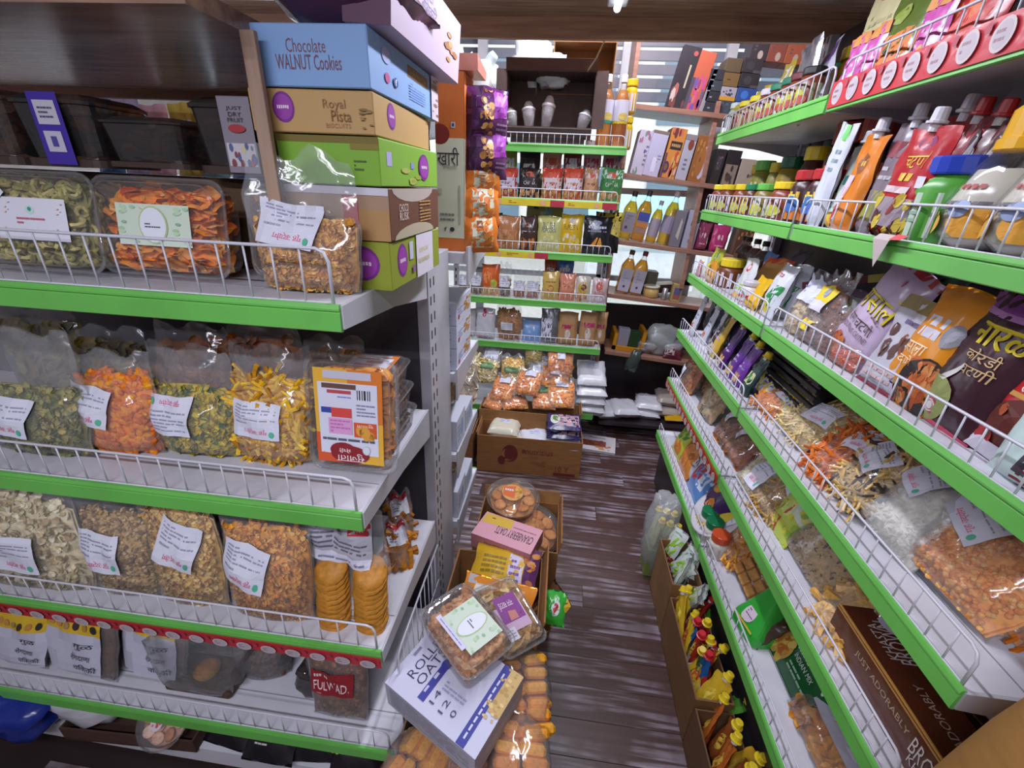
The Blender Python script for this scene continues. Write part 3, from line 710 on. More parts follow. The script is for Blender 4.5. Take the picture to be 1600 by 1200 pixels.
tubF('snack_tub', 'clear tub of orange carrot coloured chips with pale green oval label, top left shelf', 157, 353, 441, 281, z1, .065, 'chip', ['#f0a058', '#e89048', '#f6b474', '#e08a40'], 190, spec=GREENLAB, lab=(.55, .42), lay=(0, .02), size=.78, ang=80)
tubF('snack_tub', 'clear tub of greenish twisted snack with plain white label, top left shelf', -38, 156, 432, 270, z1, .065, 'twist', ['#b0a468', '#9a9356', '#bfb27a', '#7d7845'], 170,
     spec=[('r', -1, 1, 0, 1, '#e2e0ee'), ('e', 0, .72, .12, .10, '#c7e0d8'), ('e', 0, .74, .05, .05, '#3a9a8a'), ('n', -.4, .4, .36, .56, 2, '#c06a7a'), ('k', -.9, -.55, .1, .9, 5, .05, ['#f0d6c8']), ('k', .55, .9, .1, .9, 5, .05, ['#f0d6c8'])],
     lab=(.54, .42), lay=(.06, .02), extra=[(-.22, .24, .2, .2, .75, [('r', -1, 1, 0, 1, '#dfe3f0'), ('e', 0, .5, .3, .3, '#c2d3e0')])], size=.85, ang=80)
p = az(384, 412, z1)
tub('snack_tub', 'clear tub of dark orange crisps behind the bag of yellow flakes', .15, .15, .065, 'chip', ['#b8722c', '#a55f22', '#c98a45'], 90, (-.455, .78, z1+.078), (math.radians(84), 0, 0), size=.8, seed=5)
S1 = bagF('snack_bag', 'open topped clear bag of yellow corn flakes beside the box stack', 385, 560, 462, 205, z1, .075, 'flake', ['#e0b068', '#d39c4e', '#ecc383', '#b98442'], n=800, fill=.54, size=.62, lean=.06, seed=4, stick=(-.72, .36, .36, .66), tilt=-.10)
# second row: dark tubs with bands
DKT = [(-1.06, .86, '#a98a4a'), (-.895, .86, '#8a5a2a'), (-.735, .86, '#7a4a22'), (-.57, .87, '#6b4326')]
pbox('riser_carton', 'long brown carton under the smoky tubs at the back, top left shelf', 'carton', .70, .14, .164, '#5e4430', None, (-.83, .90, z1), fin='card')
ps = ['smoky brown tub behind the top left shelf, half cut by the picture edge', 'smoky brown tub wrapped in a purple band with two white panels', 'smoky brown tub of round laddoos without a band', 'smoky brown tub wrapped in a grey patterned band']
SMOKE = film_mat('smoked_plastic', .08, '#9a8074', .08, .2, .03)
for i, ((x, y, c), lb) in enumerate(zip(DKT, ps)):
    b = B(); b.loft([rr_ring(.125, .12, .02, 0), rr_ring(.14, .135, .022, .125), rr_ring(.148, .143, .024, .127), rr_ring(.148, .143, .024, .135), rr_ring(.12, .115, .02, .150)], SMOKE)
    o = obj('sweet_tub', b, None, (x, y-.02, z1+.185), (0, 0, 0)); o.scale = (1.05, 1, (.70, .66, .46, .68)[i]); tag(o, lb, 'sweet tub')
    b = B(); b.loft([rr_ring(.146, .141, .024, -.02), rr_ring(.146, .141, .024, -.001)], C('#4a3a36', 'plastic')); obj('tray', b, o)
    b = B(); rq = random.Random(i); pieces(b, [(rq.uniform(-.045, .045), rq.uniform(-.045, .045), rq.uniform(.02, .10)) for k in range(46)], 'ball', [c, '#5a3518', '#8f5f2c'], 2.3, i); obj('contents', b, o, kind='stuff')
    if i in (1, 3):
        f = face(.148, .147, .15, 'front'); b = B(); T = lambda u, v, q: (lambda p_: (p_[0]+.0, p_[1], p_[2]))(f(u*.36+(.12 if i == 1 else .25), v, q+.001))
        if i == 1: sp = [('r', -1, 1, -.1, 1.0, '#4a34a8'), ('r', -.72, .72, .52, .88, '#d3cedd'), ('n', -.5, .5, .60, .80, 3, '#5a5578'), ('r', -.6, .6, .10, .42, '#cfcadf'), ('r', -.2, .2, .18, .34, '#5550a0')]
        else: sp = [('r', -1, 1, -.1, 1, '#8f8794'), ('r', -.9, .9, .0, .34, '#cfc9d2'), ('k', -.8, .8, .03, .3, 16, .13, ['#b0605a', '#5a6a9a', '#d8c9a0', '#8a4a52']), ('t', 'JUST', 0, .83, .5, .03, '#3a3036'), ('t', 'DRY', 0, .75, .4, .03, '#3a3036'), ('t', 'FRUIT', 0, .67, .5, .03, '#3a3036'), ('e', 0, .55, .55, .06, '#b0383f')]
        decal(b, T, sp); obj('paper_band', b, o)
pbox('sweet_box', 'small kraft box with a red oval badge behind the flakes bag', 'box', .06, .08, .10, '#b59a62', {'front': [('r', -1, 1, 0, .72, '#d8d4dc'), ('e', .25, .62, .55, .20, '#b5262e'), ('t', 'Bala', .25, .62, .35, .07, '#e8dcd8')]}, (-.425, .80, z1), (0, 0, .05))
# row on the far side of the top shelf, seen through the gap
FCOL = ['#3a6a9c', '#b9a9c8', '#d9a8b8', '#d7b95a', '#8fb8bc', '#6f97cf', '#8a3a9c', '#4a2a4a', '#b02a3a', '#c9c0cc', '#c8902c', '#a9b8c8']
FN = ['blue', 'lilac', 'pale pink', 'yellow', 'teal', 'sky blue', 'violet', 'dark plum', 'red', 'pale grey', 'amber', 'silver blue']
for i, (c, nm) in enumerate(zip(FCOL, FN)):
    x = -1.42+i*.088+.01*math.sin(i*3)
    pouch('refill_pouch', f'{nm} pouch standing on the far side, seen in the gap above the dark tubs', 'pouch', .085, .20+.012*math.sin(i*2), .03, c,
          [('r', -.7, .7, .5, .78, '#dcd8e6'), ('t', ['Dal', 'Rice', 'Poha', 'Moong', 'Rava', 'Atta', 'Jowar', 'Ragi', 'Urad', 'Besan', 'Chana', 'Maida'][i], 0, .64, .5, .06, '#4a3a5a'), ('k', -.6, .6, .08, .42, 14, .16, ['#c98a3a', '#e0c090', c]), ('e', .0, .25, .4, .1, '#e8e0d0')], 'stand', (x, 1.37, 1.605), (-.1, 0, .05))
# ---- stack of biscuit boxes at the shelf end
def sbox(name, label, xl, xr, ybt, h, d, z, col, faces, rz, Yf=None, fin='paper'):
    p = az((xl+xr)/2, ybt, z) if Yf is None else ay((xl+xr)/2, ybt, Yf)
    w = ay(xr, ybt, p.y).x-ay(xl, ybt, p.y).x
    cz = math.cos(rz), math.sin(rz)
    return pbox(name, label, 'biscuit box', w, d, h, col, faces, (p.x-d/2*cz[1], p.y+d/2*cz[0], z), (0, 0, rz), fin=fin)
OV = lambda u, v, a, b_: [('e', u, v, a, b_, '#7a2a8a'), ('e', u, v, a*.86, b_*.82, '#9a3ba6'), ('t', 'BAKERY', u, v, a*.55, b_*.2, '#f0d8f0')]
BXR = -.283   # right side of the stack
def stk(label, z, h, w, d, y, col, faces, x1=BXR, rz=0, fin='paper'):
    return pbox('biscuit_box', label, 'biscuit box', w, d, h, col, faces, (x1-w/2, y+d/2, z), (0, 0, rz), fin=fin)
YB = .722
h6 = [(.0, .080), (.082, .080), (.164, .068), (.234, .056), (.292, .075), (.368, .09)]
zz = [z1+a for a, _ in h6]
stk('olive green biscuit box with a purple oval, bottom of the box stack', zz[0], .080, .17, .30, YB, '#8f9a2c', {'front': OV(.42, .55, .36, .36)+[('n', .0, .8, .1, .16, 1, '#5a6a1a')], 'right': OV(-.62, .55, .17, .36)+[('r', -.38, -.24, .5, .9, '#c9cbe0'), ('r', -.12, .62, 0, 1, '#dcd6e4'), ('t', 'Atta', .2, .62, .2, .1, '#d8c8b0'), ('t', 'Biscuits', .2, .38, .25, .1, '#d8c8b0'), ('r', -.3, -.2, .2, .35, '#8a5aa8')]})
stk('brown and cream rusk box between the olive and lime boxes', zz[1], .080, .17, .30, YB, '#6a4030', {'front': [('r', -1, 1, 0, 1, '#a98a70'), ('r', .1, .4, .3, .85, '#b0282c'), ('r', .4, 1, .0, .6, '#b48a58'), ('r', -1, 1, .86, 1, '#d8d2e0')], 'right': [('e', -.1, 1.0, .8, .28, '#b8aca4'), ('e', -.1, 0, .8, .26, '#b8ac94'), ('t', 'CHOCO', -.55, .62, .16, .08, '#e0d0c8'), ('t', 'RUSK', -.55, .45, .16, .08, '#e0d0c8'), ('n', .05, .55, .25, .75, 7, '#c79a5a')]}, BXR+.002, .01)
stk('lime green biscuit box with a gold edge and white code square', zz[2], .068, .165, .31, YB, '#82b436', {'front': [('r', -1, 1, .86, 1, '#7a6a26'), ('r', .45, 1, .74, .86, '#8a7a2a'), ('n', .5, .75, .3, .55, 3, '#4a6a2a')], 'right': [('r', -.82, -.68, .45, .75, '#b6b2e0'), ('r', -.1, .0, .45, .60, '#8a90d8'), ('k', -.4, .3, .1, .4, 6, .12, ['#b0b858', '#9aa83c'])]+OV(.38, .52, .2, .34)}, BXR-.004, -.012)
stk('gold kraft biscuit box with a purple oval and faint script lettering', zz[3], .056, .19, .30, YB-.004, '#c39c62', {'front': OV(-.45, .58, .18, .36)+[('t', 'Royal', .38, .66, .18, .13, '#9a7048'), ('t', 'Pista', .48, .42, .16, .13, '#8a6038'), ('t', 'BISCUITS', .42, .2, .2, .05, '#b58a60'), ('k', .8, 1, .05, .6, 10, .05, ['#8a6a3a', '#a5834a'])], 'right': OV(-.5, .6, .13, .34)}, BXR-.012, .02)
stk('pale blue chocolate walnut cookies box in the box stack', zz[4], .075, .178, .345, YB-.006, '#86abdf', {'front': [('t', 'Chocolate', -.02, .66, .33, .11, '#7a4a52'), ('t', 'WALNUT Cookies', 0, .40, .55, .12, '#7a4a52')], 'right': [('r', -.05, .62, .62, .86, '#7a5a3a'), ('t', 'Chocolate Walnut Cookies', .28, .74, .3, .06, '#e0b85a'), ('e', -.62, .72, .1, .14, '#a5a8d8'), ('e', -.62, .34, .06, .09, '#c04a8a'), ('e', -.42, .34, .06, .09, '#2a4a9a'), ('t', 'f', -.42, .34, .025, .06, '#ffffff'), ('n', -.02, .5, .2, .52, 6, '#5a7ab8'), ('r', .72, 1, 0, 1, '#cdbfcb'), ('k', .75, .97, .05, .95, 12, .07, ['#a08078', '#8a6a60'])]}, BXR-.008, -.006)
p = ay(530, 30, .70)
pouch('biscuit_packet', 'plum purple biscuit packet lying on top of the pale blue box', 'biscuit packet', .215, .22, .10, '#5d3550', (), 'pillow', (-.352, .705, zz[5]+.052), (-PI/2, 0, 0), seed=3)
pbox('biscuit_box', 'white and pink biscuit box with pictured sticks, top right of the stack', 'biscuit box', .07, .38, .105, '#c9b4cf', {'right': [('t', 'बिस्किट', -.1, .62, .22, .13, '#8a7aa0'), ('t', 'आटा', -.12, .82, .12, .07, '#9a8ab0'), ('k', .42, .78, .25, .7, 8, .08, ['#c58a4a', '#d89c58', '#a86a34']), ('r', -1, -.72, .5, 1, '#6a3a5e'), ('e', -.85, .86, .1, .12, '#c0504a')], 'front': [('r', -1, 1, 0, 1, '#5e3652')]}, (BXR-.012, .925, zz[5]+.004), (0, math.radians(4), -.02))
# ---- shelf 2
bagF('snack_bag', 'clear bag of grey green flaked mix with a big white label, second left shelf', -28, 127, 722, 515, z2, .09, 'flake', ['#9a9358', '#b0a05a', '#808248', '#6a6a3a'], n=700, fill=.56, size=.72, seed=11, stick=(-.72, .22, .22, .50), tilt=-.06)
bagF('snack_bag', 'clear bag of bright orange puffed snack with a white label', 113, 242, 716, 552, z2, .085, 'puff', ['#e88a2c', '#d8761e', '#f09c44', '#c5681a'], n=300, fill=.80, size=.95, seed=2, stick=(-.97, .18, .34, .70), tilt=-.12)
bagF('snack_bag', 'clear bag of yellow green spiced poha with curry leaves', 232, 366, 722, 540, z2, .085, 'flake', ['#c9b030', '#b8a028', '#d8c048', '#8f8a24', '#3f6a38'], n=700, fill=.64, size=.75, seed=9, stick=(-.84, .20, .25, .58), tilt=.02, sspec=STK2)
bagF('snack_bag', 'clear bag of yellow banana sticks with a white label', 355, 487, 733, 538, z2, .085, 'stick', ['#dcae3a', '#c9952e', '#e8c258', '#a87424'], n=230, fill=.74, size=.95, seed=6, stick=(-.78, .40, .28, .58), tilt=-.03)
TUBLAB = [('r', -1, 1, 0, 1, '#e8b13a'), ('r', .0, 1, .45, 1, '#dd7a2a'), ('r', -1, .2, 0, .32, '#d8582c'), ('r', -.88, .86, .10, .86, '#dcdcee'), ('r', -.7, .7, .90, .98, '#c9c4d4'), ('r', -.75, .25, .80, .85, '#6a4a44'), ('r', -.6, .1, .75, .785, '#c04a52'),
          ('n', -.3, .1, .70, .73, 1, '#7a84c8'), ('r', -.8, -.45, .54, .60, '#3a4aa0'), ('r', -.5, .1, .50, .60, '#d84a44'), ('r', -.6, .1, .32, .49, '#dca0d0'), ('n', -.55, .05, .33, .48, 4, '#c46ab0'),
          ('r', .15, .82, .30, .46, '#d8582c'), ('k', .3, .7, .30, .38, 12, .1, ['#e0a040', '#c98a2c']), ('t', 'सुजाता', .48, .43, .25, .018, '#f4e0d0', 180), ('n', -.8, .78, .23, .29, 1, '#5a5a70'), ('n', .25, .8, .52, .66, 4, '#8a8aa4'), ('r', .28, .30, .70, .80, '#222'), ('r', .34, .37, .70, .80, '#222'), ('r', .42, .44, .70, .80, '#222'), ('r', .48, .53, .70, .80, '#222'), ('r', .58, .60, .70, .80, '#222'), ('r', .64, .66, .70, .80, '#222'),
          ('e', .0, .10, .58, .10, '#8e1f2a'), ('e', -.2, .14, .4, .09, '#8e1f2a'), ('t', 'सुजाता', .02, .07, .42, .045, '#f0e6e6', 180), ('t', 'मेथी', -.15, .14, .18, .025, '#f0e6e6', 180), ('e', .5, .16, .12, .05, '#b8c9c8'), ('e', .5, .16, .1, .042, '#dcdcee')]
tubF('snack_tub', 'upright clear tub with an orange and white label and dark red badge', 484, 618, 745, 566, z2, .06, 'chip', ['#c07a34', '#a9652a', '#d8944a'], 90, spec=TUBLAB, lab=(.74, .80), size=.7, ang=82)
for i, lb in enumerate(('bottom', 'middle', 'top')):
    tub('snack_tub', f'clear tub of brown snack lying flat, {lb} of the three stacked behind the upright tub', .150, .20, .058, 'flake', ['#a86a2c', '#8a5020', '#c08a44', '#6a3c18'], 130, (-.405-.004*i, .865, z2+.060*i), (0, 0, .02*i), spec=[(q[0],)+q[1:] for q in TUBLAB[:6]]+[('t', 'सुजाता', .1, .3, .5, .08, '#a02a34'), ('r', -.6, .2, .5, .62, '#b8434a'), ('r', -.2, .5, .66, .74, '#c05a60')], lab=(.72, .76), size=1.1, seed=i+20)
for x, y, w, h, cs, nm, sd in ((-1.30, .86, .22, .24, ['#7a6a34', '#8a7a44', '#5f522c'], 'dark olive', 4), (-1.10, .86, .20, .20, ['#8f7a3c', '#a08a48', '#6f5f2c'], 'olive brown', 3), (-.90, .87, .21, .22, ['#b06a2c', '#9a5722', '#c98444'], 'dark orange', 5), (-.70, .88, .20, .235, ['#c0702c', '#a55c22', '#8a4a1c'], 'rusty orange', 8), (-.53, .89, .17, .21, ['#9a6a34', '#7f5226', '#b5854a'], 'brown', 12)):
    bag('snack_bag', f'clear bag of {nm} crisps at the back, second left shelf', 'snack bag', w, h, .10, 'chip', cs, 90, .82, .8, (x, y+.06, z2), (-.05, 0, .05), seed=sd)
# ---- shelf 3
bagF('snack_bag', 'clear bag of large pale poha flakes, third left shelf', -62, 134, 930, 765, z3, .09, 'flake', ['#dccfae', '#c9b890', '#ebe2c8', '#b09a70'], n=800, fill=.86, size=.9, seed=13, stick=(-.14, .48, .26, .58), tilt=-.05)
bagF('snack_bag', 'clear bag of brown cereal mix beside the pale flakes', 138, 246, 942, 782, z3, .08, 'chunk', ['#b89868', '#9a7a52', '#cdb084', '#7a5c3c'], n=900, fill=.80, size=.8, seed=17, stick=(-.82, .32, .32, .66), tilt=-.06)
bagF('snack_bag', 'clear bag of tan crispy mix narrowing to a corner at its foot', 236, 350, 958, 775, z3, .075, 'flake', ['#deb872', '#cca05a', '#ecd094', '#b0884a'], n=900, fill=.82, size=.62, seed=21, stick=(-.40, .62, .42, .76), tilt=-.32)
bagF('snack_bag', 'clear bag of golden brown namkeen flakes with a tilted label', 348, 486, 982, 800, z3, .085, 'flake', ['#dc9c4a', '#c88438', '#ecb868', '#a8702c'], n=1000, fill=.80, size=.66, seed=25, stick=(-.86, .18, .36, .70), tilt=-.22)
p, w, h = FF(486, 606, 987, 800, z3); h *= .88
ck = bag('chakli_packet', 'clear packet of round spiced crackers in two columns with a grey and red header', 'snack packet', w, h, .05, 'chip', ['#b8803a'], 0, .01, loc=(p.x, p.y+.03, z3), rot=(-.12, 0, 0), seed=3, stick=(-.96, .62, .52, .92), tilt=-.16, sspec=[('r', -1, 1, 0, 1, '#b4b2be'), ('r', -1, 1, 0, .22, '#dcdcec'), ('r', .25, .96, .70, .97, '#b8323a'), ('t', 'नमकीन', .6, .84, .26, .07, '#f0d8d8'), ('t', 'मूग चकली', -.38, .76, .5, .10, '#3a3440'), ('t', 'स्पेशल', -.4, .92, .25, .05, '#6a6470'), ('n', -.9, .9, .28, .62, 4, '#6a6678'), ('n', -.6, .9, .06, .16, 1, '#8a88a8')])
vs, fs = _ball((1, 1, .26), 12, 5); ckm = B(); ckm.add([(x*.041, y*.041, z*.041) for x, y, z in vs], fs, C('#b07a3c', 'food')); ckm = ckm.mesh('cracker', True)
for k in range(11):
    for q in (-1, 1):
        obj('cracker', ckm, ck, (q*w*.235+random.uniform(-.003, .003), -.006, .012+k*.0135), (.75+random.uniform(-.12, .12), random.uniform(-.12, .12), 0))
for i, (px, py, lb) in enumerate(((622, 790, 'upper'), (640, 850, 'lower'))):
    pk = bag('chakli_packet', f'small clear packet of brown crackers with red headed label, {lb} of two', 'snack packet', .075, .13, .03, 'bar', ['#b87a34', '#9a6228'], 30, .75, .8, (-.385+.03*i, .93-.10*i, z3+(.0 if i else .012)), (-.5, 0, .5), seed=30+i, stick=(-.7, .7, .52, .95), sspec=[('r', -1, 1, 0, 1, '#c9c8d6'), ('r', -1, 1, .72, 1, '#b8323a'), ('n', -.8, .8, .15, .6, 4, '#77748a')])
for x, w, cs, nm, sd in ((-1.2, .2, ['#a08a5c', '#8a744a'], 'tan', 31), (-.98, .2, ['#8a6a40', '#a5824f'], 'brown', 33), (-.76, .19, ['#8a6a44', '#74562f'], 'dark brown', 35), (-.57, .18, ['#a0622c', '#8a5020'], 'russet', 37)):
    bag('snack_bag', f'clear bag of {nm} mix at the back, third left shelf', 'snack bag', w, .24, .10, 'chunk', cs, 110, .85, 1.3, (x, .93, z3), (-.05, 0, .05), seed=sd)
# ---- shelf 4
YL = [('r', -1, 1, 0, .55, '#c4c2d4'), ('r', -1, 1, .55, 1, '#d8b02c'), ('r', -1, 1, .93, 1, '#c98a20'), ('e', -.55, .84, .3, .09, '#3a3430'), ('e', -.7, .64, .12, .045, '#c98a4a'), ('e', -.4, .64, .12, .045, '#c98a4a'), ('e', -.1, .64, .1, .04, '#a88a5a'), ('e', .2, .64, .1, .05, '#3a2c28'), ('e', .5, .64, .1, .045, '#b8843a'), ('e', .8, .64, .1, .05, '#2c2a28'), ('t', 'गुळ', .45, .40, .3, .04, '#3a3440'), ('t', 'शेंगदाणा', .35, .26, .35, .045, '#3a3440'), ('t', 'चिक्की', .5, .12, .4, .05, '#2c2a34')]
for (xl, xr, yt, yb, lb, st) in ((-60, 52, 978, 1058, 'cut by the picture edge', (-.3, 1.0, .05, .9)), (40, 165, 985, 1078, 'middle of three', (-.75, .72, .06, .92)), (165, 275, 990, 1085, 'beside the crinkled tray bag', (-.86, .82, .08, .92))):
    p, w, h = FF(xl, xr, yb, yt, z4); h *= .80
    bag('chikki_packet', f'dark brown chikki packet with a yellow topped label, {lb}', 'snack packet', w, h*1.3, .045, 'chunk', ['#5a3a24', '#6f4a2c', '#3f2818'], 150, .92, .9, (p.x, p.y+.05, z4), (-.30, 0, -.1), seed=int(xr), stick=st, sspec=YL, back=True)
p, w, h = FF(248, 362, 1094, 1012, z4)
b_ = blob('cake_bag', 'crinkled clear bag over a brown cake tray, fourth left shelf', 'cake bag', w*1.15, .12, h*1.05, '#fff', (p.x, p.y+.06, z4), seed=4, amp=.35, mat=FILM)
b = B(); b.box(-w*.42, w*.42, -.05, .05, .004, .03, C('#4a3326', 'food'), .006); obj('cake', b, b_)
b = B(); b.lathe([(.03, .03), (.035, .045), (.02, .06)], C('#a5703a', 'food'), 12); obj('cake_top', b, b_, smooth=True)
pp, w, h = FF(478, 572, 1138, 1030, z4)
bag('fulwadi_packet', 'clear packet of dark brown fulwadi with a red banner', 'snack packet', w, h*1.2, .045, 'chunk', ['#6f4026', '#5a3220', '#8a5630'], 190, .86, 1.05, (pp.x, pp.y+.03, z4), (-.15, 0, 0), seed=41, stick=(-.78, .62, .30, .52), sspec=[('r', -1, 1, 0, 1, '#8e2028'), ('t', 'FULWADI', 0, .42, .82, .20, '#f0e2e2'), ('t', 'DHARTI', -.45, .82, .35, .10, '#e0c8c8'), ('n', -.7, .8, .04, .16, 1, '#c08080')])
for x, y, w, nm, sd, cs in ((-.585, .74, .13, 'nearest the bare patch', 42, None), (-.55, .745, .17, 'behind the fulwadi', 43, ['#4a2c1e', '#3a2218']), (-.77, .755, .18, 'behind the cake bag', 44, ['#3f2a20', '#543626']), (-.94, .815, .22, 'behind the third chikki packet', 45, ['#4a3222', '#5c4030']), (-1.18, .815, .22, 'behind the second chikki packet', 46, ['#46301f', '#57402a']), (-1.42, .815, .22, 'behind the first chikki packet', 47, ['#3f2a1c', '#503623'])):
    if cs: bag('dark_snack_bag', f'clear bag of dark brown snack, fourth left shelf, {nm}', 'snack bag', w, .17, .10, 'chunk', cs, 160, .85, 1.5, (x, y, z4), (-.08, 0, .05), seed=sd)
    else: blob('dark_snack_bag', f'dark crumpled clear bag on the fourth left shelf, {nm}', 'snack bag', .13, .10, .09, '#2a2024', (x, y, z4), seed=sd, amp=.3, mat=SMOKE)
# ---- base deck of the left gondola
p = az(30, 1160, .20)
blob('blue_sack', 'royal blue plastic sack at the bottom left corner', 'sack', .34, .22, .16, '#1d2f86', (-1.52, .64, z5), seed=5, amp=.25)
p = ay(150, 1165, .62); blob('white_sack', 'white woven sack bulging out under the lowest left shelf', 'sack', .22, .2, .14, '#b9b6bd', (p.x, .70, z5), seed=6, amp=.2, fin='card')
p = ay(245, 1150, .60); pl = round_tub('sweet_tub', 'round clear tub of pink and cream sweets under the lowest left shelf', .072, .07, (p.x, .66, z5+.06), (.7, 0, 0), ['#c9a08a', '#d8b8a8', '#a87050'], 3, [('e', 0, .5, .5, .3, '#cfc6d4'), ('k', -.3, .3, .35, .65, 5, .12, ['#c05048', '#d87a60'])])
for x, lb, sd in ((-.84, 'with yellow lettering', 1), (-.70, 'with a yellow round seal', 2), (-.57, 'with a yellow stripe', 3), (-.44, 'nearest the end of the deck', 4)):
    pouch('black_pouch', f'black pouch {lb} lying under the lowest left shelf', 'snack pouch', .15, .20, .05, '#15131a', [('t', 'DryShake', 0, .60, .8, .06, '#c8c02c')] if sd == 1 else ([('e', .2, .5, .3, .12, '#c8b42c'), ('n', -.6, .6, .2, .3, 2, '#bbb')] if sd == 2 else [('r', -1, 1, .3, .42, '#b8a82c'), ('n', -.6, .6, .6, .75, 3, '#aaa')]), 'pillow', (x, .60+.02*(sd % 2), z5+.03), (-.9, 0, .1*(sd-2)), seed=sd)
carton('cardboard_tray', 'shallow brown cardboard tray on the base under the blue sack', .40, .16, .05, (-1.13, .68, z5-.0), .05, '#4a3026')
# ================================================================== GOODS: end of the left gondola, far side
def FY(xl, xr, yb, yt, Y, z):
    a, c = ay(xl, yb, Y), ay(xr, yb, Y); return (a.x+c.x)/2, c.x-a.x, ay((xl+xr)/2, yt, Y).z-z
khz = 1.439
KH = [('r', -1, 1, 0, .08, '#d2702c'), ('r', -1, 1, .66, 1, '#cc6a2a'), ('r', -1, 1, .08, .66, '#cfd0b8'), ('e', -.7, .68, .7, .055, '#7e2420'), ('r', .1, .4, .715, .745, '#b9bcd0'), ('r', .18, .32, .722, .738, '#3a3a48'), ('t', 'खारी', -.12, .56, .78, .05, '#3a3638'), ('t', 'बिस्किट', .0, .50, .5, .015, '#8a8a80'), ('n', -.8, .3, .18, .24, 2, '#7a7a78'), ('t', 'f', -.4, .135, .12, .013, '#33343a'), ('e', .1, .135, .18, .014, '#33343a'), ('r', .6, .74, .17, .40, '#a8aa9a'), ('n', -.9, .4, .32, .40, 1, '#b0b4a0')]
pbox('khari_packet', 'tall cream and orange khari packet standing behind the box stack', 'biscuit packet', .078, .12, .44, '#cf6c2c', {'front': KH, 'right': [('r', -1, 1, 0, .08, '#d2702c'), ('r', -1, 1, .08, .66, '#c9cbb4'), ('r', -1, 1, .66, 1, '#cc6a2a'), ('k', -.5, .7, .35, .62, 9, .3, ['#c9742c', '#d98a3c', '#b05e24'])]}, (-.325, 1.37, khz), fin='gloss')
b = B(); b.prism([(-.06, 0), (.06, 0), (.065, .02), (-.065, .035)], -.05, .075, C('#dc8a7a', 'gloss')); o = obj('pink_lid', b, None, (-.325, 1.37, khz+.442)); tag(o, 'pink plastic basin resting on the tall khari packet', 'cover')  # a loose pink lid lying on top of the tall packet
for i, lb in enumerate(('bottom', 'middle', 'top')):
    z = khz+.030+i*.076
    pouch('khari_pouch', f'small orange and cream khari pouch, {lb} of the pile beside the tall packet', 'biscuit packet', .12, .12, .07, '#d9772c', [('r', -.55, .55, .12, .9, '#cccdb6'), ('r', -.3, .0, .6, .75, '#8a4a2a'), ('k', .1, .5, .2, .8, 8, .16, ['#c9742c', '#a85a20', '#d9903c']), ('n', -.4, .05, .25, .5, 4, '#a5a690')], 'pillow', (-.245, 1.34+.01*i, z-.035), (-.12, .0, .5), seed=50+i)
for i, lb in enumerate(('lower', 'upper')):
    z = khz+.245+i*.092
    pouch('biscuit_packet', f'dark purple biscuit packet with pictured rolls, {lb} of two above the khari pouches', 'biscuit packet', .125, .13, .09, '#5a2a5e', [('q', [(-1, .0), (-.2, .0), (.1, 1), (-1, 1)], '#3d1a40'), ('k', -.35, .15, .05, .95, 20, .13, ['#c98a4a', '#e0aa68', '#9a6234', '#7a4a2a']), ('q', [(.15, .4), (1, .45), (1, .9), (.2, .95)], '#8a2f96'), ('n', .3, .85, .1, .35, 3, '#9a7a9c')], 'pillow', (-.235, 1.36, z-.05), (-.05, 0, .45), seed=60+i)
for i, lb in enumerate(('bottom', 'middle', 'top')):
    pbox('cookie_box', f'white cookie box with cookie picture, {lb} of the pile, far side of left gondola', 'cookie box', .12, .22, .074, '#c4c8dc', {'right': [('r', -1, 1, 0, 1, '#d4d6ea'), ('k', .1, .8, .25, .8, 10, .16, ['#c08a4a', '#a8742e', '#d0a060']), ('n', -.8, -.2, .2, .7, 4, '#8890b8'), ('e', -.7, .3, .1, .1, '#c0404a')], 'front': [('n', -.7, .7, .2, .8, 4, '#8890b8')]}, (-.368, 1.40, 1.062+i*.0755))
for i, (z, nm) in enumerate(((.752, 'middle'), (.452, 'lower'))):
    for j in range(2):
        pbox('cookie_box', f'pale blue and white cookie box, {("front", "rear")[j]} one on the {nm} far side tier', 'cookie box', .14, .13, .12-.03*j, '#c6c9d8', {'right': [('r', -1, 1, 0, 1, '#d2d4e2'), ('e', .2, .5, .3, .3, '#8fb0dc'), ('n', -.8, -.2, .2, .8, 4, '#8a94b8')]}, (-.38, 1.355+j*.145, z))
    bag('snack_bag', f'clear bag of cookies on top of the boxes on the {nm} far side tier', 'snack bag', .13, .16, .06, 'disc', ['#c99a5a', '#b5834a'], 40, .7, .7, (-.37, 1.40, z+.122), (-.3, 0, 1.2), seed=70+i)
# ---- open cartons on the floor at the gondola end
carton('cardboard_carton', 'open brown carton under the two round cookie tubs at the gondola end', .31, .27, .44, (-.078, 1.315, 0), flaps={'right': (.05, 1.4), 'back': (.05, 1.3)})
carton('cardboard_carton', 'open brown carton holding yellow and orange pouches at the gondola end', .30, .30, .43, (-.125, 1.01, 0), flaps={'right': (.07, 1.35)})
carton('cardboard_carton', 'open greyish carton full of rusk packets nearest the camera', .36, .36, .33, (-.125, .64, 0), col='#85705c', flaps={'right': (.02, 1.5)})
def filler(x, y, z, w, d, h, col, lb, nm='snack_bundle', sd=1):
    return blob(nm, lb, 'packet bundle', w, d, h, col, (x, y, z), seed=sd, amp=.12)
filler(-.08, 1.31, .01, .28, .24, .37, '#8a5a34', 'brown packet bundle inside the carton under the round tubs', sd=3)
filler(-.13, 1.0, .01, .26, .26, .36, '#7a4a2a', 'brown packet bundle inside the carton of yellow pouches', sd=4)
filler(-.13, .64, .01, .32, .32, .24, '#6a4026', 'brown packet bundle under the rusk packets', sd=5)
CK = ['#c98a50', '#b8753c', '#d49a60']
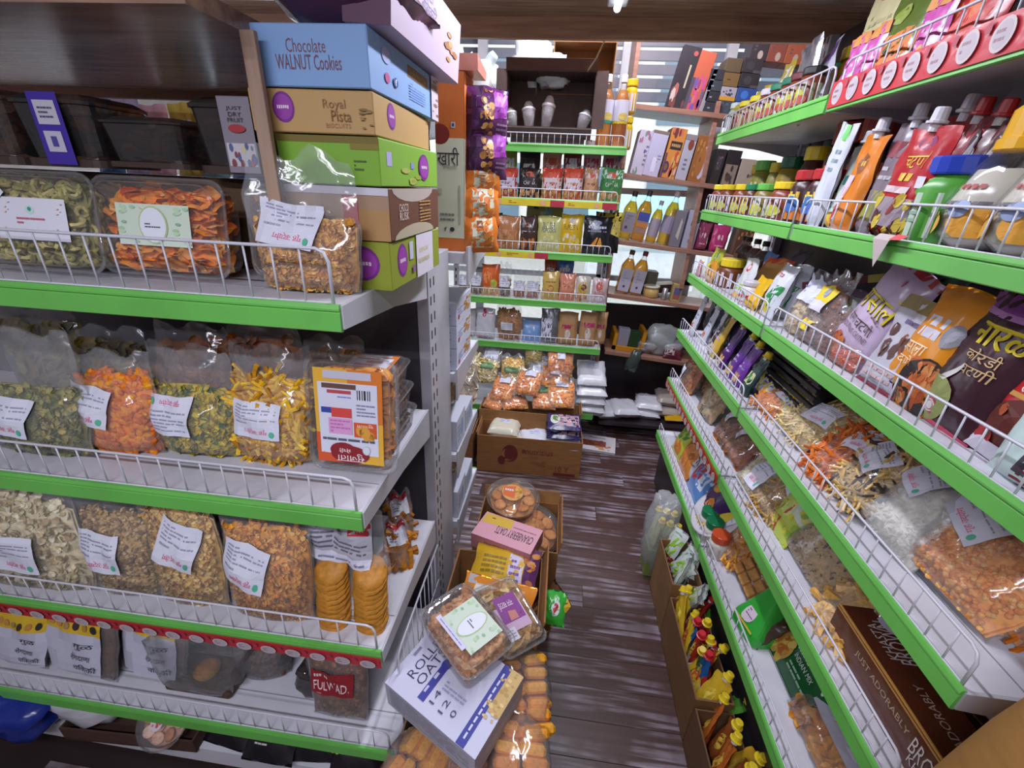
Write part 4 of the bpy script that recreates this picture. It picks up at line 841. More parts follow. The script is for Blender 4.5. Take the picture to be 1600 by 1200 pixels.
round_tub('cookie_tub', 'upper round clear tub of orange cookies with a food picture label', .103, .075, (-.112, 1.375, .462), (.10, .08, 0), CK, 1, [('e', -.1, .5, .8, .42, '#d8a060'), ('q', [(-.8, .3), (.1, .2), (.1, .85), (-.8, .75)], '#dc6a30'), ('t', 'बाकर', -.35, .6, .34, .10, '#d8d4e4'), ('k', .1, .6, .25, .75, 14, .14, ['#e0b050', '#d09a3c', '#c98a30'])])
round_tub('cookie_tub', 'lower round clear tub of cookies tucked under the upper round tub', .105, .075, (-.025, 1.325, .375), (.25, .30, 0), CK, 2)
pbox('oat_box', 'pink cranberry oats box lying upside down beside the round tubs', 'cereal box', .225, .125, .058, '#c98a98', {'top': [('r', -1, 1, 0, 1, '#d99fae'), ('q', [(-.95, .55), (.05, .62), (.0, .98), (-.95, .95)], '#d8b040'), ('n', -.7, -.1, .78, .86, 1, '#5a4424'), ('t', 'CRANBERRY OATS', .25, .45, .62, .15, '#4a3a40', 180), ('n', .1, .9, .70, .76, 1, '#9a6a78')], 'front': [('r', -1, 1, 0, 1, '#b87a82'), ('t', 'CRANBERRY OATS', -.1, .52, .45, .20, '#3f2c30')], 'right': [('r', -1, 1, 0, 1, '#b07480')]}, (-.108, 1.195, .442), (0, 0, -.30))
pouch('biscuit_pouch', 'yellow pouch with white lettering panel lying behind the orange pouch', 'biscuit packet', .23, .17, .06, '#d0a428', [('q', [(.15, .1), (.6, .1), (.55, .75), (.1, .8)], '#cfc6e0'), ('n', .18, .5, .2, .7, 4, '#7a4a9a'), ('r', .6, 1, 0, 1, '#5a2a5c'), ('k', .6, .95, .1, .9, 9, .12, ['#c9843c', '#a86428']), ('n', -.7, .05, .3, .7, 4, '#8a7420')], 'pillow', (-.11, 1.00, .415), (-1.22, 0, -.12), seed=12)
pouch('biscuit_pouch', 'glossy orange pouch with a clear window beside the yellow pouch', 'biscuit packet', .235, .19, .06, '#d6842a', [('r', -.65, .5, .22, .84, '#e0dccf'), ('n', -.5, .4, .4, .75, 3, '#b8a890'), ('r', -.9, -.4, .82, .98, '#b0aab0'), ('r', -1, -.2, .0, .10, '#5c2a74')], 'pillow', (-.13, .83, .410), (-1.22, 0, -.16), seed=13)
pouch('chips_pouch', 'brown and yellow pouch standing at the right side of the orange pouch', 'snack pouch', .10, .2, .05, '#5a3a28', [('r', .4, 1, 0, 1, '#c9a02c'), ('k', -.8, .3, .2, .8, 12, .2, ['#c98a3c', '#a86a2c', '#2a1c18'])], 'pillow', (-.005, .97, .30), (-.5, .2, -1.0), seed=14)
pouch('green_packet', 'small bright green packet with a red and white emblem at the carton edge', 'packet', .07, .10, .03, '#3aa83a', [('e', .0, .55, .5, .25, '#d8dce0'), ('e', .1, .55, .25, .14, '#c03a44')], 'pillow', (.068, .93, .40), (-.6, 0, -.1), seed=15)
tub('snack_tub', 'clear tub of pale cookies with a purple label leaning behind the oats box', .15, .21, .055, 'disc', ['#d0ae7a', '#bf9a62', '#dcc090'], 60, (-.075, .875, .455), (.25, .12, .72), [('r', -1, 1, 0, .72, '#c9a8c4'), ('r', -.7, .9, .25, 1, '#8a3f8e'), ('t', 'नान खटाई', 0, .72, .5, .12, '#ead8ee', 180), ('q', [(-.2, .28), (.4, .28), (.4, .5), (-.1, .55)], '#c88078'), ('r', -.9, -.2, -.2, .12, '#d8d4e2'), ('n', -.8, -.3, -.15, .08, 3, '#9a94a8')], lab=(.62, .5), size=.75, seed=9)
oats = pbox('oats_box', 'white and blue rolled oats box lying tilted below the nut tub', 'cereal box', .275, .20, .095, '#bdbcd0', {'top': [('r', -1, 1, 0, 1, '#cccbe2'), ('t', 'ROLLED', -.70, .56, .085, .34, '#3a3a5c', 90), ('t', 'OATS', -.50, .46, .085, .24, '#3a3a5c', 90), ('n', -.93, -.86, .35, .65, 1, '#8888a4'), ('r', -.36, -.22, .10, .55, '#3c3f98'), ('e', -.29, .58, .09, .08, '#3c3f98'), ('n', -.34, -.24, .14, .5, 2, '#d0d0ea'), ('t', '14', -.10, .22, .05, .08, '#4a4a6a', 90), ('t', '12', .12, .20, .05, .08, '#4a4a6a', 90), ('t', '0', .32, .20, .05, .04, '#4a4a6a', 90), ('n', -.1, .4, .32, .45, 3, '#9a9ab8'), ('r', .60, .76, .0, 1, '#3c3f98'), ('t', 'THE HEALTHIEST OATS', .68, .50, .035, .42, '#d4d4ee', 90), ('r', .76, 1, .45, 1, '#c9a868'), ('k', .70, .98, .35, .98, 34, .04, ['#e0c488', '#b8904c', '#d0ac6a'])],
    'front': [('r', -1, 1, 0, 1, '#b2b2c2'), ('n', -.9, .9, .1, .9, 14, '#9696a8')], 'right': [('r', -1, 1, 0, 1, '#b0aec0'), ('n', -.6, .8, .3, .6, 3, '#d4d2e4')]}, (-.173, .672, .410), (.06, .04, math.radians(-26)))
tub('nut_tub', 'clear tub of brown sticks with a pale green label lying on the oats box', .225, .160, .085, 'puff', ['#b98458', '#a87044', '#c99a70'], 200, (-.163, .752, .518), (.02, .05, math.radians(-42)), GREENLAB, lab=(.55, .62), lay=(.05, .06), extra=[(-.02, -.28, .5, .09, .02, [('r', -1, 1, 0, 1, '#d4d2ec'), ('n', -.8, .8, .3, .7, 1, '#8a88a8')])], size=1.0, seed=8)
def rusk_pack(label, x, y, z, rot, n, sd):
    w, h, d = .15, .19, .09
    o = blob('rusk_packet', label, 'rusk packet', w, h*1.05, d, '#fff', (x, y, z), rot, sd, .18, mat=FILM)
    rq = random.Random(sd)
    for i in range(n):
        for e in (-1, 1):
            q = B(); q.box(-.032, .032, -.013, .013, 0, .072, C(rq.choice(['#d08a34', '#d89a40', '#c47c2c']), 'food'), .008); obj('rusk', q, o, (e*.034+rq.uniform(-.004, .004), -h*.42+.032*i+.012, .010), (.55+rq.uniform(-.14, .14), 0, rq.uniform(-.1, .1)))
    return o
rusk_pack('clear packet of toasted rusks at the right, behind the oats box corner', -.01, .755, .33, (.25, .1, .25), 6, 81)
rusk_pack('clear packet of toasted rusks lowest at the right, nearest the camera', .0, .585, .32, (.15, .1, .1), 6, 82)
rusk_pack('clear packet of toasted rusks under the left side of the oats box', -.225, .555, .28, (.1, 0, 1.2), 6, 83)
bag('snack_bag', 'clear bag of brown snack between the rusk packets at the picture bottom', 'snack bag', .13, .15, .06, 'chunk', ['#a8642c', '#8a4f22'], 80, .8, 1, (-.09, .50, .28), (-1.0, 0, .3), seed=84)
# ================================================================== GOODS: back gondola
YB_ = BY+.035
def bp(name, label, xl, xr, yb, yt, n, col, spec=(), cat='snack pouch', d=.05, Y=0, kind='pillow', lean=.06, fin='gloss', hk=1.0, rz=0, **k):
    x, w, h = FY(xl, xr, yb, yt, YB_+Y, BZ[n]); return pouch(name, label, cat, w, h*hk, d, col, spec, kind, (x, YB_+Y+d/2, BZ[n]), (-lean, 0, rz), fin=fin, **k)
SNK = lambda top, mid, bot, txt, fc: [('r', -1, 1, .70, .97, top), ('e', 0, .80, .42, .09, '#d0604a'), ('r', -1, 1, .30, .70, mid), ('t', txt, 0, .52, .6, .06, fc), ('k', -.9, .9, .05, .28, 18, .15, bot)]
nuts = ['#c08a4a', '#a8703a', '#d0a468']
for (xl, xr, col, top, mid, txt, fc, nm) in ((775, 807, '#b03a34', '#c8402c', '#c4c0d4', 'SEV', '#7a7a98', 'red topped white'), (810, 842, '#241c22', '#4a4038', '#2a2428', 'CHANA', '#d8d0d0', 'black'), (844, 876, '#b8402c', '#cc3f28', '#cfc8cc', 'PEANUT', '#c05a4a', 'red and white peanut'), (878, 908, '#c04a30', '#cc4a30', '#d8d4e0', 'MOONG', '#c08a70', 'orange and white'), (910, 933, '#b58a6a', '#d8d0d0', '#c99a78', 'SING', '#8a5a40', 'tan'), (936, 970, '#3f8a4a', '#cfd6d4', '#3a7a40', 'CHANA', '#dfe8e0', 'green')):
    bp('snack_pouch', f'{nm} namkeen pouch in the front row, second back gondola tier', xl, xr, 313, 262, 2, col, SNK(top, mid, nuts, txt, fc))
for (xl, xr, col, mid, txt, nm) in ((776, 806, '#8aa03a', '#cdd2dc', 'MIX', 'green topped white'), (809, 842, '#1f181c', '#2c2226', 'MASALA', 'black capped'), (845, 875, '#c9a08a', '#c84a3a', 'Peanut', 'pale red'), (877, 906, '#7a3a34', '#d6d4e4', 'MOONG', 'maroon topped white'), (908, 936, '#b5a0a0', '#b02c5a', 'CHANA', 'magenta banded'), (938, 966, '#a8989c', '#a82a52', 'DAL', 'crimson banded')):
    bp('snack_pouch', f'{nm} namkeen pouch in the rear row, second back gondola tier', xl, xr, 290, 238, 2, col, [('r', -1, 1, .45, .72, mid), ('t', txt, 0, .58, .6, .06, '#e8e0e0'), ('k', -.9, .9, .08, .4, 14, .15, nuts)], Y=.12, hk=1.25)
bp('snack_pouch', 'green and tan namkeen pouch at the left end, second back gondola tier', 752, 774, 310, 262, 2, '#b5863c', SNK('#3f7a50', '#c9963c', nuts, 'MIX', '#5a3a1a'))
for (xl, xr, yt, col, sp, nm, Y) in ((759, 782, 333, '#1c2440', [('n', -.6, .6, .5, .7, 2, '#9aa4d0')], 'navy', .06), (776, 810, 337, '#b57a50', [('r', -1, 1, .3, .6, '#c48a5e'), ('n', -.6, .6, .36, .5, 2, '#8a5a3a'), ('k', -.7, .7, .08, .28, 10, .16, nuts)], 'kraft brown', 0), (810, 837, 338, '#46302f', [('r', -.3, .3, .7, .82, '#c96a3a'), ('n', -.8, .8, .50, .60, 2, '#cfc4c4'), ('k', -.8, .8, .06, .3, 12, .18, ['#c97a30', '#a85a20'])], 'dark brown', 0),
        (837, 876, 338, '#c6c37c', [('t', 'BUTTER', -.08, .76, .50, .07, '#2c3070'), ('t', 'POPCORN', -.08, .62, .58, .07, '#2c3070'), ('k', -.7, .7, .12, .45, 14, .16, ['#e0dcb8', '#d0cc90'])], 'pale butter popcorn', 0), (873, 908, 335, '#d2ac20', [('t', 'POPCORN', -.1, .68, .62, .07, '#3a3020'), ('k', -.7, .7, .10, .55, 14, .17, ['#dcd8cc', '#e6c65a', '#c8c0b0']), ('e', 0, .86, .3, .07, '#c9c4cc')], 'yellow popcorn', 0), (908, 952, 338, '#1b1c26', [('e', 0, .84, .3, .05, '#8a90b0'), ('t', 'SLIMMER', 0, .72, .68, .06, '#c0c4dc'), ('n', -.7, .7, .58, .66, 1, '#8a90b0'), ('q', [(-.5, .2), (-.1, .2), (.1, .45), (.0, .47)], '#dc9030'), ('q', [(.0, .2), (.45, .2), (.3, .45), (.2, .45)], '#e09a34')], 'black chips', 0)):
    bp('snack_pouch', f'{nm} pouch on the popcorn back gondola tier', xl, xr, 394, yt, 3, col, sp, Y=Y, d=.06)
bp('snack_pouch', 'olive pouch lying across the top of the popcorn pouches', 820, 880, 345, 322, 3, '#8a8c4a', [('n', -.6, .6, .3, .7, 2, '#2a3060'), ('e', .2, .5, .2, .3, '#7aa0b0')], Y=.10, hk=1.7)
bp('snack_pouch', 'black and yellow chips pouch at the right end behind the black chips pouch', 925, 966, 394, 332, 3, '#16161c', [('r', -1, 1, .78, 1, '#c8b42c'), ('q', [(.2, .5), (1, .4), (1, .8), (.4, .8)], '#d0bc60')], Y=.10, d=.06)
# tier 4
CLB = [('r', -1, 1, 0, 1, '#d0d0de'), ('n', -.8, .8, .2, .8, 3, '#a0a0b8')]
for i, (xl, xr, cs, nm, pc) in enumerate(((715, 733, ['#b07a3c', '#8a5a28'], 'amber nuts', 'ball'), (733, 752, ['#a08a6a', '#8a7050'], 'mixed seeds', 'chunk'), (777, 797, ['#9a8a78', '#7a6a58'], 'grey brown raisins', 'ball'), (800, 820, ['#c0744a', '#a8623a'], 'reddish almonds', 'grain'), (820, 843, ['#c99a8a', '#b0806e'], 'pinkish nuts', 'ball'))):
    x, w, h = FY(xl, xr, 463, 412+(12 if i > 2 else 0), YB_, BZ[4])
    bag('dry_fruit_bag', f'small clear bag of {nm} with a white label, fourth back gondola tier', 'dry fruit bag', w, h, .05, pc, cs, 70, .5, 1.3, (x, YB_+.03, BZ[4]), (-.06, 0, 0), stick=(-.85, .85, .30, .62), sspec=CLB, seed=90+i)
bp('candy_bag', 'orange and green candy bag hanging among the clear dry fruit bags', 751, 779, 465, 414, 4, '#d4622c', [('e', -.3, .6, .5, .2, '#e88a50'), ('e', .4, .4, .4, .15, '#b8b84a'), ('r', -1, 1, 0, .3, '#c9a468'), ('k', -.8, .8, .05, .3, 8, .2, ['#e0c090', '#b88a50'])], 'candy bag')
for (xl, xr, yt, col, sp, nm) in ((845, 872, 425, '#c9a858', [('e', 0, .42, .4, .12, '#b85a28'), ('e', 0, .42, .3, .08, '#dcb870'), ('n', -.6, .6, .62, .68, 1, '#7a5a2a')], 'mustard yellow'), (872, 897, 428, '#d08468', [('r', -.8, .8, .4, .75, '#d8957a'), ('n', -.6, .6, .5, .68, 2, '#a05a44')], 'salmon pink'), (897, 921, 432, '#c9beb0', [('e', 0, .55, .7, .24, '#c9a02c'), ('e', .1, .58, .4, .12, '#6a3a3a'), ('k', -.8, .8, .05, .28, 12, .2, nuts)], 'cream and yellow'), (923, 948, 435, '#c9b0b4', [('e', 0, .66, .55, .2, '#c05a48'), ('n', -.7, .7, .35, .48, 2, '#b06a70'), ('e', 0, .15, .5, .1, '#d8d4e0')], 'pale pink')):
    bp('nut_pouch', f'{nm} nut pouch at the right of the fourth back gondola tier', xl, xr, 470, yt, 4, col, sp, 'nut pouch', d=.045)
for (xl, xr, col, nm) in ((848, 868, '#a8402c', 'brick red'), (866, 894, '#4a74b8', 'blue')):
    bp('nut_pouch', f'{nm} pouch peeping above the mustard and salmon pouches', xl, xr, 450, 415, 4, col, (('n', -.6, .6, .6, .8, 1, '#ddd'),), 'nut pouch', Y=.10, hk=1.25)
# tier 5
bp('flour_bag', 'white flour bag with a magenta emblem, left on the fifth back gondola tier', 743, 772, 528, 483, 5, '#d2d0da', [('e', -.1, .86, .25, .12, '#b8285a'), ('n', .2, .9, .84, .88, 1, '#b8285a'), ('n', -.9, .9, .05, .12, 1, '#b06a8a')], 'flour bag', kind='block', fin='gloss')
bp('flour_bag', 'white flour bag at the far left end half hidden, fifth back gondola tier', 715, 742, 527, 483, 5, '#c9c4c8', [('n', -.6, .6, .2, .5, 3, '#b8486a')], 'flour bag', Y=.02, kind='block')
x, w, h = FY(773, 815, 535, 478, YB_, BZ[5])
bag('snack_bag', 'large clear bag of deep yellow snack on the fifth back gondola tier', 'snack bag', w, h, .07, 'flake', ['#c98a24', '#b8781c', '#dc9e38'], 240, .86, 1, (x, YB_+.04, BZ[5]), (-.06, 0, 0), stick=(-.6, .3, .3, .52), sspec=CLB, seed=95)
bp('blue_pouch', 'light blue pouch slumped between the yellow bag and the silver pouch', 814, 845, 532, 503, 5, '#7a9cd0', (('n', -.3, .3, .7, .8, 1, '#c9a06a'),), 'pouch', d=.06, lean=.4)
bp('silver_pouch', 'silver pouch with a white label leaning right on the fifth tier', 843, 872, 532, 484, 5, '#9a9aa4', [('r', -.95, .2, .18, .72, '#d2d2e6'), ('n', -.8, .1, .3, .6, 3, '#9a9ab8')], 'pouch', kind='stand', fin='foil', lean=.1)
for (xl, xr, nm, Y) in ((870, 900, 'left', 0), (903, 930, 'middle', 0), (926, 945, 'right', .06)):
    bp('paper_bag', f'brown paper grain bag with a magenta stripe, {nm} of three, fifth tier', xl, xr, 537, 489, 5, '#b48a5e', [('r', -.6, .6, .52, .64, '#b02862'), ('e', 0, .35, .3, .14, '#d8c8c0')] if nm != 'middle' else [('r', -.8, .7, .58, .72, '#b8386e'), ('e', 0, .38, .35, .18, '#dccac8')], 'grain bag', kind='block', fin='paper', Y=Y)
# tier 1 : open dark carton, bags, oil bottles
x, w, h = FY(797, 925, 196, 112, YB_-.0, BZ[1])
zb1 = BZ[1]
b = B()
o = carton('dark_carton', 'open dark brown carton facing the corridor with plastic cups, on top of the back gondola', .47, .26, .22, (-.135, YB_+.205, CAMZ+.415), 0, '#54423e', flaps={'left': (.05, .2), 'right': (.06, .1), 'back': (.05, .3), 'front': (.07, -.9)}, rot=(math.radians(88), 0, 0))
pbox('dark_crate', 'dark box under the open carton on the top back gondola tier', 'box', w*.92, .20, .074, '#3a2c2a', {'front': [('r', -1, 1, .0, .2, '#4a3a34'), ('n', -.8, .8, .5, .6, 1, '#5a4640')]}, (-.135, YB_+.12, zb1+.002), fin='card')
for i, (dx, hh, nm) in enumerate(((-.24, .10, 'left'), (-.13, .13, 'second'), (-.02, .16, 'tallest'), (.22, .10, 'right'))):
    b = B(); b.lathe([(.022, 0), (.034, hh*.5), (.036, hh*.7), (.02, hh*.95), (.016, hh)], film_cache('cup_plastic') if 0 else MILKY, 14); o = obj('plastic_cup', b, None, (-.135+dx*.8, YB_+.03, CAMZ+.292), (-.2, .2*(i-1.5), 0), True); tag(o, f'white plastic cup lying in the open dark carton, {nm} of the row', 'cup')
    b = B(); b.lathe([(.0365, hh*.66), (.038, hh*.70), (.0365, hh*.74)], C('#dfe0e8', 'plastic'), 14, cap0=False, cap1=False); obj('rim', b, o)
for (x, y, z, w, h, d, sd, nm) in ((-.27, 3.02, .43, .23, .34, .16, 1, 'tallest, standing behind the open carton'), (-.13, 2.90, .50, .17, .15, .14, 2, 'right, behind the open carton'), (-.52, 2.80, .215, .22, .36, .15, 3, 'middle, beside the carton'), (-.68, 2.84, .215, .26, .44, .15, 4, 'left, towards the khari packets'), (-.44, 2.755, .212, .14, .14, .09, 5, 'lowest, beside the wire guard')):
    blob('white_carrier_bag', f'crumpled white plastic bag of cups, {nm}', 'plastic bag', w, d, h, '#dfe6e8', (x, y, CAMZ+z), seed=sd+20, amp=.42, res=(24, 16))
q = ay(735, 110, YB_+.05); b = B(); b.lathe([(.02, 0), (.028, .05), (.028, .22), (.02, .24)], C('#b8c8c8', 'plastic'), 14); o = obj('cup_sleeve', b, None, (q.x-.03, q.y, q.z-.1), (0, .75, 0), True); tag(o, 'slanting sleeve of stacked plastic cups among the white bags', 'cups')
carton('cardboard_carton', 'open brown carton standing on its side high behind the white bags', .34, .25, .16, (.03, 3.10, CAMZ+.60), 0, '#8a6038', rot=(math.radians(88), 0, 0))
b = B(); q0 = ay(918, 112, YB_); q1 = ay(946, 60, 2.36); b.tube([q0, (q0+q1)/2+Vector((.004, 0, -.006)), q1], .004, C('#c9b590', 'card')); o = obj('twine', b); tag(o, 'pale twine stretched from the carton to the wooden beam', 'cord')
for i, (px, nm, cap) in enumerate(((941, 'left', '#e0e0ea'), (964, 'right', '#e0e0ea'))):
    x, w, h = FY(px-11, px+11, 229, 134, YB_+.02, zb1); bottle('oil_bottle', f'amber oil bottle with a white cap, {nm} of the pair beside the dark carton', .040, .34, '#e8942a', cap, '#cfcfe0', (x, YB_+.05, zb1), spec=[('r', -1, 1, 0, .12, '#2a8a7a' if i == 0 else '#c8b02c'), ('e', .2, .3, .4, .16, '#d0b860')], lab_v=(.34, .66), square=False)
for i, (dz, nm) in enumerate(((0, 'lower'), (.17, 'upper'))):
    x, w, h = FY(972, 984, 229, 170, YB_+.08, zb1); jar('honey_jar', f'yellow topped jar, {nm} one at the right end of the top tier', 'jar', .032, .16, '#d8b020' if i else '#c9a81c', '#e0c028', '#d4d0dc', (x-.005, YB_+.10, zb1+dz), lh=.2)
# ---- base of the back gondola and the cartons in front of it
OC = carton('cardboard_carton', 'open carton heaped with orange snack bags in front of the back gondola', .64, .17, .325, (-.118, 2.515, 0), 0, flaps={'right': (.03, 1.4)})
ORG = ['#ee962e', '#e0861e', '#f6a844', '#cc7416']
LB3 = [('r', -1, 1, 0, 1, '#ccccdc'), ('n', -.8, .8, .2, .8, 2, '#a4a4bc')]
def heap(label, px, py, Y, w, h, d, pc, cs, lean, rz, sd, stick=(-.4, .5, .68, .88), n=150, size=1.2, sspec=LB3, fill=.86):
    q = ay(px, py, Y); return bag('snack_bag', label, 'snack bag', w, h, d, pc, cs, n, fill, size, (q.x, Y, q.z), (-lean, 0, rz), stick=stick, sspec=sspec, seed=sd)
heap('clear bag of orange snack, front left top of the heap', 780, 628, 2.50, .17, .19, .06, 'chunk', ORG, .75, -.25, 101)
heap('clear bag of orange snack, front middle top of the heap', 822, 618, 2.52, .17, .19, .06, 'chunk', ORG, .75, -.1, 102)
heap('clear bag of orange snack, front right of the heap with a white label', 877, 638, 2.49, .19, .21, .06, 'chunk', ORG, .85, .1, 103)
heap('clear bag of orange snack slumped at the left edge of the carton', 765, 640, 2.47, .16, .15, .06, 'chunk', ORG, 1.0, -.5, 104, None)
heap('clear bag of orange snack lying lowest in the middle of the carton', 806, 640, 2.47, .19, .13, .06, 'chunk', ORG, 1.1, .3, 105, None)
heap('clear bag of orange snack beside a green printed bag in the heap', 850, 640, 2.475, .17, .16, .06, 'chunk', ORG, 1.0, .05, 106, (-.6, .6, .75, 1.0), sspec=[('r', -1, 1, 0, 1, '#5a8a58'), ('n', -.7, .7, .3, .7, 2, '#a8c0a0')])
heap('clear bag of orange chips leaning high at the right rear of the heap', 875, 590, 2.64, .18, .20, .06, 'chip', ORG, .5, .15, 107, (-.3, .3, .6, .9), n=70, size=.8)
heap('clear bag of dark orange chips under the rear right bag', 865, 605, 2.60, .2, .16, .06, 'chip', ORG, .7, -.1, 108, (-.3, .3, .5, .8), n=70, size=.8)
heap('clear bag of yellow snack with a green band at the middle rear', 800, 598, 2.62, .17, .19, .06, 'chunk', ['#d8ac3c', '#c9982c', '#e2c060'], .55, 0, 109, (-.7, .5, .35, .52), sspec=[('r', -1, 1, 0, 1, '#4f7a4a'), ('n', -.7, .7, .3, .7, 2, '#a8c0a0')])
heap('clear bag of pale grey snack behind the middle of the heap', 840, 592, 2.66, .15, .18, .06, 'ball', ['#b0a8a8', '#988f94'], .5, .1, 110, (-.5, .2, .2, .5))
heap('clear bag of cream curls at the left of the heap with a green band', 757, 598, 2.60, .16, .18, .06, 'twist', ['#d8c48a', '#c8b070', '#e6d6a4'], .5, -.1, 111, (-.6, .6, .55, .75), sspec=[('r', -1, 1, 0, 1, '#4f7a4a'), ('n', -.7, .7, .3, .7, 2, '#a8c0a0')], n=80)
heap('clear bag of pale snack with a large white label at the left rear', 765, 580, 2.68, .15, .17, .06, 'chunk', ['#a8a094', '#8f867c'], .4, -.15, 112, (-.7, .7, .25, .95))
heap('clear bag of beige papads on the floor at the far left', 725, 628, 2.48, .18, .26, .08, 'disc', ['#b8a48a', '#9c8870', '#cbb89c'], .5, .1, 113, None, n=60)
heap('clear bag of cream rolls leaning behind the beige papads', 733, 596, 2.60, .15, .2, .08, 'bar', ['#d8cca8', '#c4b48a'], .4, .1, 114, None, n=60)
heap('clear yellow bag standing at the very back above the heap', 832, 580, 2.70, .12, .19, .05, 'chunk', ['#c9b04a', '#b89a38'], .1, 0, 115, None)
def rice(label, x, y, z, rz, w=.2, h=.24, d=.055, col='#d4d4dc', spec=True, lean=PI/2, kind='block'):
    return pouch('rice_bag', label, 'rice bag', w, h, d, col, [('r', -.35, .35, .5, .75, '#c4c6e4'), ('n', -.3, .3, .55, .7, 2, '#9a9cc4')] if spec else [], kind, (x, y, z), (-lean, 0, rz))
for i, nm in enumerate(('bottom', 'middle', 'top')):
    rice(f'white rice bag, {nm} of the stack on the right end of the back gondola base', .275, 2.615, .275+.06*i, .04*i-.04, .2, .26, .062)
pouch('rice_bag', 'white rice bag with a blue label leaning on top of the three bag stack', 'rice bag', .19, .23, .06, '#d6d6de', [('r', -.35, .35, .55, .82, '#c4c6e4')], 'block', (.27, 2.66, .45), (-1.15, 0, .05))
for (x, y, z, rz, nm, c) in ((.45, 2.90, .155, .25, 'leftmost of the row', '#d2d2da'), (.56, 2.89, .185, .12, 'second of the row, lying over its neighbour', '#d8d8e0'), (.70, 2.95, .155, -.1, 'lower one in the middle of the row', '#cfcfd8'), (.71, 2.96, .21, -.15, 'upper one in the middle of the row', '#d6d6de'), (.86, 2.98, .17, .2, 'brownish, at the right of the row', '#b0a49c'), (.87, 3.02, .24, -.1, 'brownish, topmost at the right of the row', '#a89c94')):
    rice(f'white rice bag under the wooden shelves, {nm}', x, y-.09, z, rz, .19, .24, .06, c, False)
pouch('yellow_bag', 'folded yellow bag at the right end of the rice bags on the floor', 'bag', .2, .14, .04, '#c89a1c', (('n', -.7, .7, .3, .7, 3, '#8a6a10'),), 'pillow', (.93, 2.84, .15), (-PI/2, 0, .1))
pbox('snack_sheet', 'flat white printed packet with a pictured brown snack lying on the floor', 'packet', .26, .20, .02, '#c6c0c4', {'top': [('q', [(-.9, .25), (.5, .25), (.5, .62), (-.9, .62)], '#8a4a40'), ('k', -.8, .4, .28, .6, 14, .12, ['#7a3f34', '#9a5a48']), ('k', .0, .7, .05, .3, 9, .1, ['#c98a50', '#b07038']), ('n', -.4, .5, .78, .92, 2, '#6a6068')]}, (.35, 2.66, .0), (0, 0, -.12))
NT = carton('cardboard_carton', 'brown carton of flour bags with a dark red mushroom emblem on its front', .63, .20, .255, (-.099, 2.335, 0), math.radians(1.2), '#9c6a3c', flaps={'left': (.02, 1.4)}, faces={'front': [('e', -.36, .56, .155, .24, '#6e2a26'), ('e', -.40, .52, .12, .17, '#9c6a3c'), ('e', -.37, .56, .10, .17, '#6e2a26'), ('e', -.52, .36, .07, .12, '#6e2a26'), ('q', [(-.5, .36), (-.36, .46), (-.32, .56), (-.5, .42)], '#6e2a26'),
    ('t', 'nutritius', .20, .66, .26, .075, '#6e3a30'), ('e', -.10, .66, .035, .05, '#6e3a30'), ('n', .0, .28, .48, .54, 1, '#8a5a42'), ('k', .05, .45, .28, .42, 7, .05, ['#8f5c38', '#855234']), ('t', '10 Y', .66, .24, .13, .08, '#6e3a30'), ('r', .5, .92, .05, .13, '#6e2a26')]})
for i, (dx, dy, z, rz, nm) in enumerate(((-.22, 2.33, .17, .05, 'lower one at the left front'), (-.23, 2.36, .235, -.05, 'upper one at the left'), (-.13, 2.345, .165, -.2, 'lower one beside the left pair'), (.0, 2.34, .19, .3, 'standing in the middle'))):
    rice(f'cream flour bag in the mushroom emblem carton, {nm}', dx-.04, dy-.07, z, rz, .19, .18, .07, '#cfc8b4' if i < 3 else '#d2d2dc')
rice('white flat bag at the right front of the mushroom emblem carton', .11, 2.24, .20, 0, .2, .14, .05, '#d6d6e8', False)
for i, nm in enumerate(('lower', 'upper')):
    pouch('tea_packet', f'dark purple packet with a pale window, {nm} of two in the mushroom emblem carton', 'packet', .21, .16, .055, '#332a5c', [('r', -.35, .9, .15, .85, '#b08a90'), ('e', -.55, .55, .3, .3, '#ccd0c4'), ('e', -.55, .55, .16, .2, '#5a7a3a'), ('n', -.2, .8, .3, .6, 3, '#d0b8bc')], 'pillow', (.105, 2.27+.01*i, .255+.055*i), (-PI/2+.15, 0, .06), seed=20+i)
carton('cardboard_carton', 'small brown carton with white packets left of the mushroom emblem carton', .17, .2, .24, (-.53, 2.36, 0), 0, '#94643a')
rice('white packet in the small carton left of the mushroom emblem carton', -.53, 2.27, .22, .1, .15, .17, .06, '#d4d4de', False)
# ================================================================== GOODS: right gondola
def ry(px, py, dx=.05): return min(2.18, ax(px, py, RX+dx).y)
def pix(P):
    q = Vector(P)-Vector((0, 0, CAMZ)); f = q.dot(FW); return 800+F_PX*q.dot(RT)/f, 600+F_PX*q.dot(DN)/f
def ryc(px, py, x, z):
    # the place along the shelf whose point (x, z) lies nearest the pixel
    best = None
    for i in range(200):
        y = .44+i*.00875; a, c = pix((x, y, z)); e = (a-px)**2+(c-py)**2
        if best is None or e < best[0]: best = (e, y)
    return min(best[1], 2.18)
def rp(n, name, label, px, py, w, h, d, col, spec=(), kind='stand', cat='food pouch', dx=.05, lean=.12, yaw=0, dz=0, roll=0, fin='gloss', **k):
    return pouch(name, label, cat, w, h, d, col, spec, kind, (RX+dx+d/2, ryc(px, py, RX+dx+d/2+math.sin(lean)*h/2, RB[n]+dz+math.cos(lean)*h/2), RB[n]+dz), (-lean, roll, -PI/2+yaw), fin=fin, **k)
